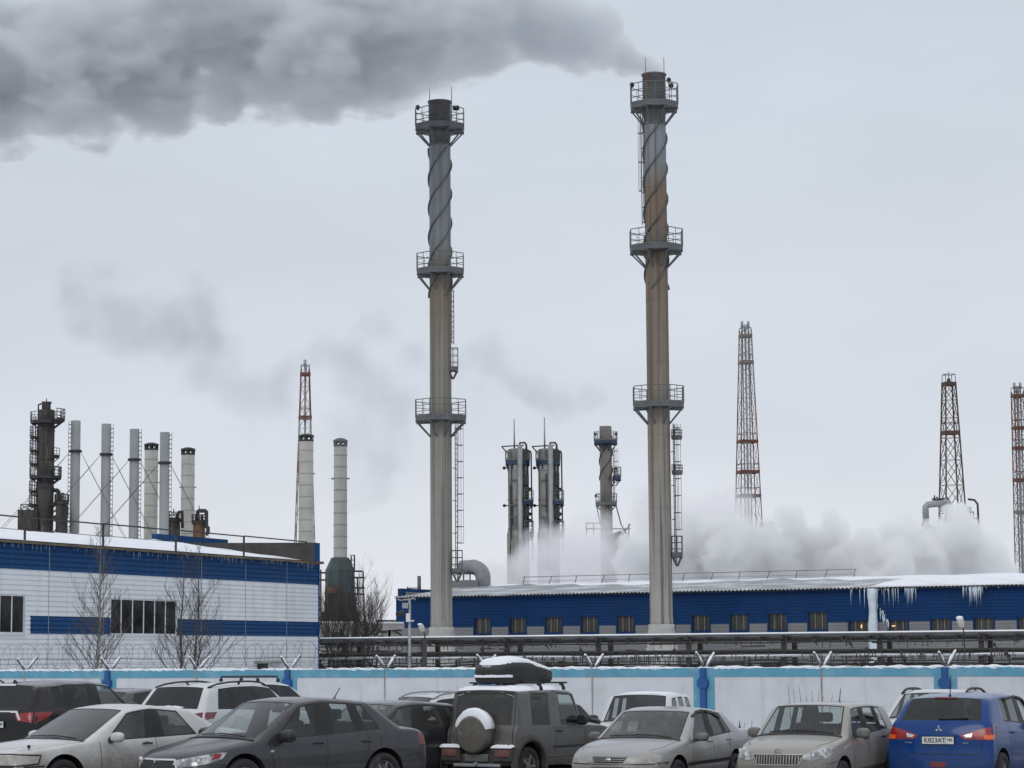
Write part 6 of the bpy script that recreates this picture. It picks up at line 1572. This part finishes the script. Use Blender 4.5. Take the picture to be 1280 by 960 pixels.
# roof box: its own thing, clamped on the bars
def lp(x, y, z): return c.root.matrix_basis @ Vector((x, y, z))
JR = Matrix.Translation(Vector((JX, JY, G(JX, JY)))) @ Matrix.Rotation(R(-90) - R(JP), 4, 'Z')
bo = JR @ Vector((-.44, .06, 1.775))
rbx = thing('roof_box', 'black roof cargo box with white snow lid on top of the grey off-roader', 'roof box', bo, None, R(-90) - R(JP))
def hull(x0, x1, wd, z0, hgt, lid):
    mb = MB(); nx_, ny_ = 26, 16; vs = []
    for i in range(nx_ + 1):
        t = i / nx_; x = lerp(x0, x1, t)
        if lid: prof = (math.sin(math.pi * min(1, (t * .98 + .01)) ** .62)) ** .50 if 0 < t < 1 else 0
        else: prof = min(1, (min(t, 1 - t) * 14 + .35)) ** .5
        ww = wd / 2 * (min(1, min(t * 9 + .45, (1 - t) * 5 + .30)) ** .55)
        for j in range(ny_ + 1):
            s_ = -1 + 2 * j / ny_; e_ = (1 - abs(s_) ** 4.5)
            vs.append((x, ww * s_, z0 + hgt * prof * e_ ** .55))
    mb.add(vs, [(i * (ny_ + 1) + j, (i + 1) * (ny_ + 1) + j, (i + 1) * (ny_ + 1) + j + 1, i * (ny_ + 1) + j + 1) for i in range(nx_) for j in range(ny_)], 0, True)
    return mb
BL, BW = 1.80, .82
mb = hull(-BL / 2, BL / 2, BW, .0, -.0, False); 
mb = MB(); nx_ = 20
pts = [];
for k, (zz_, sc_) in enumerate(((.0, .86), (.04, .97), (.09, 1.0), (.13, 1.0))):
    for i in range(40):
        a = 2 * math.pi * i / 40; ca, sa = math.cos(a), math.sin(a); e_ = 4.
        rr = (abs(ca) ** e_ + abs(sa) ** e_) ** (-1 / e_); pts.append((BL / 2 * rr * ca * sc_, BW / 2 * rr * sa * sc_ * (1 - .10 * max(0, ca)), zz_))
mb.add(pts, [(k * 40 + i, k * 40 + (i + 1) % 40, (k + 1) * 40 + (i + 1) % 40, (k + 1) * 40 + i) for k in range(3) for i in range(40)] + [tuple(range(39, -1, -1))], 0, True)
base_ = mb.build('base_shell', m_trim, rbx, local=True)
def lid(off, z0, hgt, name, m, par, cutlow=0):
    mb = MB(); n, k = 40, 12; vs = []
    for q in range(k + 1):
        f = q / k
        for i in range(n):
            a = 2 * math.pi * i / n; ca, sa = math.cos(a), math.sin(a); e_ = 4.
            rr = (abs(ca) ** e_ + abs(sa) ** e_) ** (-1 / e_); s_ = (1 - f ** 2.6) if q < k else 0
            px_, py_ = (BL / 2 + off) * rr * ca * s_, (BW / 2 + off) * rr * sa * s_ * (1 - .10 * max(0, ca))
            t = (px_ / BL + .5); top = hgt * (1 - .62 * smooth((t - .34) / .72) - .30 * smooth((.20 - t) / .26))
            vs.append((px_, py_, z0 + top * f ** .42))
    mb.add(vs, [(q * n + i, q * n + (i + 1) % n, (q + 1) * n + (i + 1) % n, (q + 1) * n + i) for q in range(k) for i in range(n)], 0, True)
    return mb.build(name, m, par, local=True)
ld_ = lid(0, .135, .35, 'lid', m_trim, rbx)
mb = MB(); n, k = 44, 8; vs = []
for q in range(k + 1):
    f = lerp(.42, 1, q / k)
    for i in range(n):
        a = 2 * math.pi * i / n; ca, sa = math.cos(a), math.sin(a); e_ = 4.; rr = (abs(ca) ** e_ + abs(sa) ** e_) ** (-1 / e_)
        f2 = lerp(.30, 1, q / k) if ca > .1 else f; j = .0
        s_ = (1 - f2 ** 2.6) if q < k else 0
        px_, py_ = BL / 2 * rr * ca * s_ , BW / 2 * rr * sa * s_ * (1 - .10 * max(0, ca)); t = px_ / BL + .5
        top = .35 * (1 - .62 * smooth((t - .34) / .72) - .30 * smooth((.20 - t) / .26)); vs.append((px_ * 1.01, py_ * 1.01, .135 + top * f2 ** .42 + (.028 * smooth(q / 2.) + .004 * math.sin(i * 1.7) if q else -.012)))
mb.add(vs, [(q * n + i, q * n + (i + 1) % n, (q + 1) * n + (i + 1) % n, (q + 1) * n + i) for q in range(k) for i in range(n)], 0, True); mb.build('lid_snow', m_snow, ld_, local=True)
mb = MB(); vs = []
for i in range(25):
    y_ = lerp(-.385, .385, i / 24); xq = -BL / 2 * (1 - (abs(y_) / BW * 2) ** 4) ** .25; t = .035 * (.6 + .4 * random.random()); vs += [(xq - .012, y_, .118), (xq - .01, y_, .132 + t), (xq + .03, y_, .136 + t), (xq + .075, y_, .135)]
mb.add(vs, [(i * 4 + j, (i + 1) * 4 + j, (i + 1) * 4 + j + 1, i * 4 + j + 1) for i in range(24) for j in range(3)], 0, True); mb.build('rim_snow', m_snow, base_, local=True)
c.text('box_letters', 'THULE', .058, (-BL / 2 + .03, 0.02, .30), R(-90), m_frame, ld_, 1.15, rot=Matrix.Rotation(R(-90), 4, 'Z') @ Matrix.Rotation(R(66), 4, 'X'))
c.text('box_letters', 'THULE', .07, (-.32, -BW / 2 + .02, .29), 0, m_frame, ld_, 1.1, rot=Matrix.Rotation(R(62), 4, 'X'))

# ---------------------------------------------------------------- black crossover, rear, far left
p = dict(L=4.64, W=1.80, H=1.68, fo=.92, wb=2.67, nose_z=.95, cowl_z=1.12, d_cowl=1.1, zbf=1.06, zbr=1.14, wr=.35, nose_bulge=.2, rail=.80, roofw=.69,
    cab=[(1.46, 2.05, 'g'), (2.52, 2.50, 'b'), (2.62, 2.60, 'G'), (3.36, 3.30, 'b'), (3.42, 3.36, 'G'), (3.92, 3.84, 'p'), (4.28, 4.16, 'back')], d_deck=4.44, deck_z=1.16, deckb=.5, tail=[(4.47, 1.04, 1.07, .985), (4.52, .90, .93, .985)], taper=.04, tail_bulge=.10)
pm = paint('black_cherry_paint', (.008, .007, .008), .0, (.05, .047, .045), .3, .3, .9, .06, .28, top=.25, coat=.4, spec=.2)
x, y = place(86, 47.5)
c = Car(p, 'parked_car', 'black crossover seen from behind with red tail lamp and roof fin at the picture edge', 'car', x, y, 207, GRP, [pm, gl_clear, m_wiper, m_well, gl_tint])
for sy in (1, -1):
    t_ = c.patch('tail_light', [(-2.3, sy * .48, 1.06), (-2.2, sy * .70, 1.09), (-2.0, sy * .87, 1.10), (-1.75, sy * .92, 1.10), (-1.90, sy * .92, .98), (-2.1, sy * .84, .90), (-2.3, sy * .55, .94)], 180 - sy * 25, m_red)
    c.strips('chrome_blade', [([(-2.3, sy * .34, 1.10), (-2.3, sy * .47, 1.10), (-2.3, sy * .58, .95)], 180)], m_chrome, .045, parent=t_, raised=.012)
c.strips('tailgate_chrome', [([(-2.3, .36, 1.105), (-2.3, -.36, 1.105)], 180)], m_chrome, .03, raised=.014)
c.diamonds(-1, 0, 1.02, .12); c.plate(-1, .87, 'X660YX', '186'); c.fin(3.95, m_trim); c.mirrors(pm, size=(.14, .25, .19)); c.handles((2.4, 3.35), 1.0, pm); c.seams([(1.46, 1.5), (2.57, 2.55), (3.46, 3.38)])
c.strips('high_brake_light', [([(-2.0, .20, 1.60), (-2.0, -.20, 1.60)], 180)], m_frame, .04, raised=.01)
CARS['outlander'] = c

# ---------------------------------------------------------------- white estate with roof rails, rear
WAG = dict(L=4.60, W=1.80, H=1.62, fo=.92, wb=2.65, nose_z=.90, cowl_z=1.08, d_cowl=1.1, zbf=1.02, zbr=1.10, wr=.34, nose_bulge=.2, rail=.79, roofw=.68,
    cab=[(1.46, 2.05, 'g'), (2.52, 2.50, 'b'), (2.62, 2.60, 'G'), (3.34, 3.28, 'b'), (3.42, 3.36, 'G'), (4.0, 3.80, 'p'), (4.28, 4.04, 'back')], d_deck=4.40, deck_z=1.12, deckb=.5, tail=[(4.44, 1.0, 1.03, .985), (4.5, .9, .92, .985)], taper=.05, tail_bulge=.10)
pmw = paint('white_car_paint', (.58, .595, .61), 0, (.22, .20, .17), .8, .3, .9, .12, .35)
x, y = place(290, 48.5)
c = Car(dict(WAG), 'parked_car', 'white estate car with black roof rails and a dark wide rear window', 'car', x, y, 208, GRP, [pmw, gl_mid, m_wiper, m_well, gl_tint])
for sy in (1, -1): c.patch('tail_light', [(-2.2, sy * .52, 1.02), (-2.1, sy * .74, 1.06), (-1.85, sy * .9, 1.06), (-1.95, sy * .9, .94), (-2.15, sy * .78, .90), (-2.25, sy * .54, .92)], 180 - sy * 25, m_red_d)
c.rails(1.95, 4.0, m_trim, lift=.05); c.antenna(3.8, L_=.05, lean=.6); c.mirrors(pmw); c.handles((2.4, 3.3), .96, pmw); c.seams([(1.46, 1.5), (2.57, 2.55), (3.46, 3.38)]); c.plate(-1, .78, m=m_plate_d)
mb = MB(); pts = [c.hit((-5, lerp(.35, -.35, i / 8), 1.145), (1, 0, 0))[0] + Vector((-.015, 0, .01 * random.random())) for i in range(9)]; mb.tube(pts, [.01, .03, .035, .03, .04, .03, .035, .03, .01], 6); mb.build('sill_snow', m_snow, c.root, local=True)
CARS['wagon'] = c
# second white car behind it, with cross bars
x, y = place(322, 53.2)
c = Car(dict(WAG, H=1.60), 'parked_car', 'white car with two black roof cross bars half hidden behind the white estate', 'car', x, y, 221, GRP, [pmw, gl_mid, m_wiper, m_well, gl_mid])
mb = MB()
for k, xq in enumerate((.05, -.55)):
    mb = MB(); mb.tube([(xq, -.60, 1.585), (xq, -.585, 1.66), (xq, -.55, 1.685), (xq, .55, 1.685), (xq, .585, 1.66), (xq, .60, 1.585)], .022, 6)
    for sy in (1, -1): rbox(mb, (xq, sy * .59, 1.60), (.08, .05, .08), .015)
    mb.build('cross_bar', m_trim, c.root, local=True)
for sy in (1, -1): c.patch('tail_light', [(-2.2, sy * .52, 1.02), (-2.1, sy * .74, 1.06), (-1.85, sy * .9, 1.06), (-1.95, sy * .9, .94), (-2.15, sy * .78, .90), (-2.25, sy * .54, .92)], 180 - sy * 25, m_red_d)
c.mirrors(pmw); c.seams([(1.46, 1.5), (2.57, 2.55), (3.46, 3.38)])

# ---------------------------------------------------------------- charcoal sedan behind the graphite one
pm = paint('dark_slate_paint', (.015, .016, .021), .2, (.06, .058, .057), .4, .3, .9, .2, .35)
x, y = place(478, 43.2)
c = Car(dict(SED, H=1.47), 'parked_car', 'darker charcoal sedan with dusty side windows tucked behind the grey sedan', 'car', x, y, 46, GRP, [pm, gl_dirty, m_wiper, m_well, gl_dirty])
c.mirrors(pm); c.handles((2.30, 3.24), .93, m_mirror_d); c.wipers(); c.seams([(1.40, 1.50), (2.47, 2.45), (3.28, 3.18)])
HLs = [(2.24, .36, .64), (2.10, .70, .70), (1.86, .84, .745), (1.78, .87, .66), (2.02, .82, .59), (2.24, .50, .54)]
for q, th in ((HLs, 38), (sym(HLs), -38)): c.patch('headlight', q, th, m_lens)
for q, th in ((tl, 150), (sym(tl), 210)): c.patch('tail_light', q, th, m_red_d)
c.patch('grille', gp, 0, m_trim); CARS['dark_sedan'] = c

# ---------------------------------------------------------------- white crossover behind, with rails
pms = paint('silver_white_paint', (.55, .56, .57), .2, (.22, .20, .17), .6, .3, .9, .18, .35)
x, y = place(536, 49.0)
c = Car(dict(WAG, H=1.66, zbf=1.06, zbr=1.14, cowl_z=1.13, d_cowl=1.15), 'parked_car', 'pale silver crossover with low roof rails between charcoal sedan and boxy off-roader', 'car', x, y, 54, GRP, [pms, gl_mid, m_wiper, m_well, gl_tint])
c.rails(2.0, 3.9, m_galv, lift=.06); c.mirrors(pms, size=(.16, .26, .18)); c.handles((2.4, 3.3), 1.0, pms); c.seams([(1.46, 1.5), (2.57, 2.55), (3.46, 3.38)]); c.wipers()
for q, th in ((HLs, 38), (sym(HLs), -38)): c.patch('headlight', [(a, b, z + .19) for a, b, z in q], th, m_lens)
CARS['rav'] = c

# ---------------------------------------------------------------- white boxy off-roader (front)
p = dict(L=3.72, W=1.66, rseat=2.75, H=1.62, fo=.72, wb=2.2, nose_z=.90, cowl_z=1.04, d_cowl=.98, zbf=.98, zbr=1.0, wr=.345, nose_bulge=.08, nose_w=.95, fdrop=.03, rdrop=.04, rail=.84, roofw=.74, edge=.085, wbelt=.97,
    cab=[(1.28, 1.58, 'g'), (1.90, 1.90, 'p'), (1.98, 1.98, 'g'), (2.50, 2.46, 'p'), (2.62, 2.58, 'g'), (3.14, 2.96, 'p'), (3.38, 3.14, 'back')], d_deck=3.56, deck_z=1.02, deckb=.4, tail=[(3.60, .92, .94, .985), (3.62, .8, .82, .985)], taper=.02, tail_bulge=.04, crease=[('c', 4, .5), ('c', 5, .5), ('s', 3, .6), ('s', 4, .5), ('s', 10, .5), ('s', 11, .5), ('s', 0, .5)], rub=.03)
pmn = paint('plain_white_paint', (.58, .59, .605), 0, (.17, .15, .125), .95, .42, 1.02, .14, .4)
x, y = place(805, 52.0)
c = Car(p, 'parked_car', 'white boxy off-roader with black round mirror behind the silver sedan', 'car', x, y, 19, GRP, [pmn, gl_clear, m_wiper, m_well, gl_tint])
c.mirrors(m_trim, size=(.12, .22, .18), x=.58, z=1.06, y=.96); c.handles((1.82,), .90, m_trim); c.wipers(); c.seams([(1.22, 1.25), (1.94, 1.94)])
for sy in (1, -1):
    mb = MB(); h, n = c.hit((5, sy * .58, .72), (-1, 0, 0)); mb.ball(h, .11, 16, sc=(.3, 1, 1)); mb.build('headlight', m_lens, c.root, local=True)
    c.patch('corner_lamp', [(1.8, sy * .56, .88), (1.78, sy * .74, .88), (1.78, sy * .74, .83), (1.8, sy * .56, .83)], 0, m_lens_mud)
c.patch('grille', [(2, -.72, .84), (2, .72, .84), (2, .72, .58), (2, -.72, .58)], 0, m_trim)
mb = MB(); rbox(mb, (1.80, 0, .46), (.14, 1.64, .16), .03); mb.build('front_bumper', m_trim_d, c.root, local=True)
c.snowcap('roof_snow', -1.1, .15, -.55, .55, .012, seed=5)
mb = MB(); mb.add([(.62, -.22, 1.16), (.70, -.10, 1.10), (.70, -.30, 1.10), (.64, -.21, 1.10)], [(0, 1, 3), (0, 3, 2), (0, 2, 1), (1, 2, 3)]); mb.build('dashboard_pennant', m_frame, c.root, local=True)
CARS['niva'] = c

# ---------------------------------------------------------------- dark car nose peeping out right of the boxy off-roader
pm = paint('black_hatch_paint', (.014, .014, .016), .2, (.07, .068, .065), .4, .3, .9, .2, .35)
x, y = place(682, 50.8)
c = Car(dict(HAT, H=1.47), 'parked_car', 'black hatchback mostly hidden beyond the boxy grey off-roader', 'car', x, y, 212, GRP, [pm, gl_tint, m_wiper, m_well, gl_tint])
c.mirrors(pm); c.seams([(1.30, 1.36), (2.11, 2.10), (3.0, 2.92)]); c.wipers()
for sy in (1, -1): c.patch('tail_light', [(-1.9, sy * .5, 1.0), (-1.75, sy * .78, 1.0), (-1.75, sy * .78, .8), (-1.9, sy * .5, .8)], 180 - sy * 20, m_red_d)
CARS['black_hatch'] = c

# ---------------------------------------------------------------- silver crossover behind the blue one
x, y = place(1172, 47.5)
c = Car(dict(WAG, H=1.64, d_cowl=1.2, zbf=1.06, zbr=1.12, cowl_z=1.13), 'parked_car', 'silver crossover with chunky black roof rails hidden behind the blue crossover', 'car', x, y, 22, GRP, [pms, gl_clear, m_wiper, m_well, gl_clear])
c.rails(2.05, 3.9, m_trim, lift=.045, r=.026); c.mirrors(pms); c.seams([(1.46, 1.5), (2.57, 2.55), (3.46, 3.38)]); c.wipers()
for q, th in ((HLs, 38), (sym(HLs), -38)): c.patch('headlight', [(a, b, z + .19) for a, b, z in q], th, m_lens)
CARS['silver_suv'] = c

# ---------------------------------------------------------------- two roofs seen only as slivers on the left
x, y = place(168, 55.5)
c = Car(dict(SED, H=1.42, L=4.5), 'parked_car', 'low dark saloon whose roof shows between black crossover and white estate', 'car', x, y, 205, GRP, [pm, gl_tint, m_wiper, m_well, gl_tint])
c.mirrors(pm); c.seams([(1.40, 1.50), (2.47, 2.45), (3.28, 3.18)])
for q, th in ((tl, 150), (sym(tl), 210)): c.patch('tail_light', q, th, m_red_d)
CARS['saloon'] = c
x, y = place(-62, 52.5)
c = Car(dict(WAG, H=1.68), 'parked_car', 'white car whose roof corner shows at the picture edge behind the black crossover', 'car', x, y, 150, GRP, [pmw, gl_mid, m_wiper, m_well, gl_tint])
c.mirrors(pmw); c.seams([(1.46, 1.5), (2.57, 2.55), (3.46, 3.38)]); c.rails(1.95, 4.0, m_trim, lift=.05)
for sy in (1, -1): c.patch('tail_light', [(-2.2, sy * .52, 1.02), (-2.1, sy * .74, 1.06), (-1.85, sy * .9, 1.06), (-1.95, sy * .9, .94), (-2.15, sy * .78, .90), (-2.25, sy * .54, .92)], 180 - sy * 25, m_red_d)
CARS['edge_car'] = c
# ================================================================ smoke and steam: real volumes
def steam(name, label, blobs, D, dens, col, nscale, amp, gain=3., aniso=.2, squash=1.0, step=1.0, absorb=None, soft=.12, detail=5, hull=1.22, vs_=.45, warp=0., wscale=.2, stretch=(1, 1, 1)):
    cs = [(P(px, py, D + off), r * D / FPX) for px, py, r, off in blobs]
    bm = bmesh.new()
    for c, r in cs:
        bmesh.ops.create_icosphere(bm, subdivisions=3, radius=r * hull, matrix=Matrix.Translation(c) @ Matrix.Diagonal((1, 1 / squash, 1, 1)))
    me = bpy.data.meshes.new(name); bm.to_mesh(me); bm.free()
    o = bpy.data.objects.new(name, me); COL.objects.link(o)
    md = o.modifiers.new('union', 'REMESH'); md.mode = 'VOXEL'; md.voxel_size = vs_
    dg = bpy.context.evaluated_depsgraph_get(); m2 = bpy.data.meshes.new_from_object(o.evaluated_get(dg)); o.modifiers.clear(); o.data = m2; m2.name = name
    g = NG(name + '_volume'); co = g.coord()
    sq = co
    if warp:
        wn = g.n('ShaderNodeTexNoise'); g.l(co, wn.inputs['Vector']); wn.inputs['Scale'].default_value = wscale; wn.inputs['Detail'].default_value = 3
        w1 = g.n('ShaderNodeVectorMath', operation='SUBTRACT'); g.l(wn.outputs['Color'], w1.inputs[0]); w1.inputs[1].default_value = (.5, .5, .5)
        w2 = g.n('ShaderNodeVectorMath', operation='SCALE'); g.l(w1.outputs[0], w2.inputs[0]); w2.inputs['Scale'].default_value = warp
        w3 = g.n('ShaderNodeVectorMath', operation='ADD'); g.l(co, w3.inputs[0]); g.l(w2.outputs[0], w3.inputs[1]); sq = w3.outputs[0]
    f = None
    for c, r in cs:
        d = g.n('ShaderNodeVectorMath', operation='DISTANCE'); g.l(sq, d.inputs[0]); d.inputs[1].default_value = (c.x, c.y * squash, c.z)
        v = g.math('MULTIPLY_ADD', d.outputs['Value'], -1 / r, 1.0)
        f = v if f is None else g.math('SMOOTH_MAX', f, v, soft)
    n = g.noise(g.coord(stretch), nscale, detail, .6)
    f = g.math('ADD', f, g.math('MULTIPLY', g.math('SUBTRACT', n, .5), amp))
    dn = g.math('MULTIPLY', g.math('MULTIPLY', f, gain, clamp=True), dens)
    v = g.n('ShaderNodeVolumePrincipled'); v.inputs['Color'].default_value = c4(col); v.inputs['Anisotropy'].default_value = aniso
    if absorb: v.inputs['Absorption Color'].default_value = c4(absorb)
    g.l(dn, v.inputs['Density']); m = g.fin(None, v.outputs[0])
    m.cycles.volume_step_rate = step
    m2.materials.clear(); m2.materials.append(m)
    tag(o, label, 'smoke', None, 'stuff'); return o
PL = [(818, 90, 7, 0), (808, 87, 10, 0), (796, 82, 13, 0), (780, 74, 20, 0), (762, 66, 28, 0), (730, 45, 46, 1), (690, 30, 55, 0), (640, 8, 62, 1), (585, 32, 72, -1), (520, 40, 82, 0), (455, 48, 92, 1), (388, 66, 90, -1), (398, 128, 24, 0), (318, 62, 88, 1), (275, 110, 42, 0),
      (250, 10, 92, 0), (165, 76, 98, 1), (85, 86, 104, -1), (5, 80, 104, 0), (-80, 75, 110, 1)]
steam('smoke_plume', 'dark grey smoke plume drifting left from the brown chimney across the top', PL, 142, .85, (.85, .87, .89), .46, 1.9, 4.0, .0, 1.0, .3, detail=9, vs_=.3, warp=4.0, wscale=.3, stretch=(.5, .8, 1.0))
steam('chimney_vapour', 'thin white vapour leaving the mouth of the grey chimney', [(551, 121, 9, 0), (546, 112, 12, 0), (536, 104, 14, 0), (522, 98, 16, 0)], 147, .16, (.9, .92, .95), .8, .9, 2, .1, 1, .5, vs_=.15)
steam('chimney_smoke', 'grey smoke pouring from the mouth of the brown stained chimney', [(822, 93, 11, 0), (818, 86, 12, 0), (808, 80, 14, 0), (796, 76, 17, 0), (782, 70, 20, 0)], 141, .9, (.83, .85, .875), .9, .8, 2.5, .0, 1.0, .4, vs_=.12, hull=1.15, soft=.2)
steam('smoke_wisp', 'faint grey drifting smoke between the pale stacks and the twin columns', [(120, 380, 48, 0), (190, 400, 50, 2), (235, 400, 50, 0), (270, 470, 52, -2), (330, 500, 55, 0), (400, 470, 50, 2), (460, 480, 52, 0), (505, 410, 42, 0), (560, 440, 42, 0), (625, 460, 50, 0), (670, 490, 40, 0), (715, 505, 34, 0), (440, 560, 60, 0)],
      212, .085, (.55, .57, .61), .19, 1.35, 1.6, .1, 1.0, 1.0, hull=1.4, vs_=.8, warp=17, wscale=.11)
steam('steam_bank', 'thick white steam bank rolling low behind the hall roof on the right', [(1258, 712, 20, 0), (1230, 702, 36, 0), (1195, 692, 46, 2), (1195, 640, 19, 0), (1200, 664, 29, -1), (1150, 703, 44, 0), (1105, 710, 42, -2), (1078, 684, 28, 0), (1055, 704, 44, 0), (1005, 700, 44, 2), (960, 698, 50, 0), (910, 694, 54, -2), (862, 694, 52, 0), (1130, 672, 28, 0), (1038, 662, 26, 0), (985, 662, 28, 0), (815, 704, 44, 1)],
      183, 1.5, (.996, .997, .998), .40, 1.95, 4.0, .15, 1.0, .6, soft=.1, hull=1.25, vs_=.5, detail=9, warp=3.6, wscale=.4)
steam('steam_veil', 'thin steam veil hiding the feet of the twin columns and the flue stack', [(895, 662, 55, 0), (835, 672, 55, 0), (800, 690, 48, 0), (755, 690, 50, 0), (712, 700, 50, 1), (668, 712, 44, 0), (622, 720, 36, 0), (575, 712, 30, 0), (820, 640, 40, 0), (890, 635, 34, 0)],
      190, .50, (.975, .968, .975), .30, 2.1, 2.4, .15, 1.0, .8, vs_=.6, hull=1.3, warp=4.5, wscale=.22)
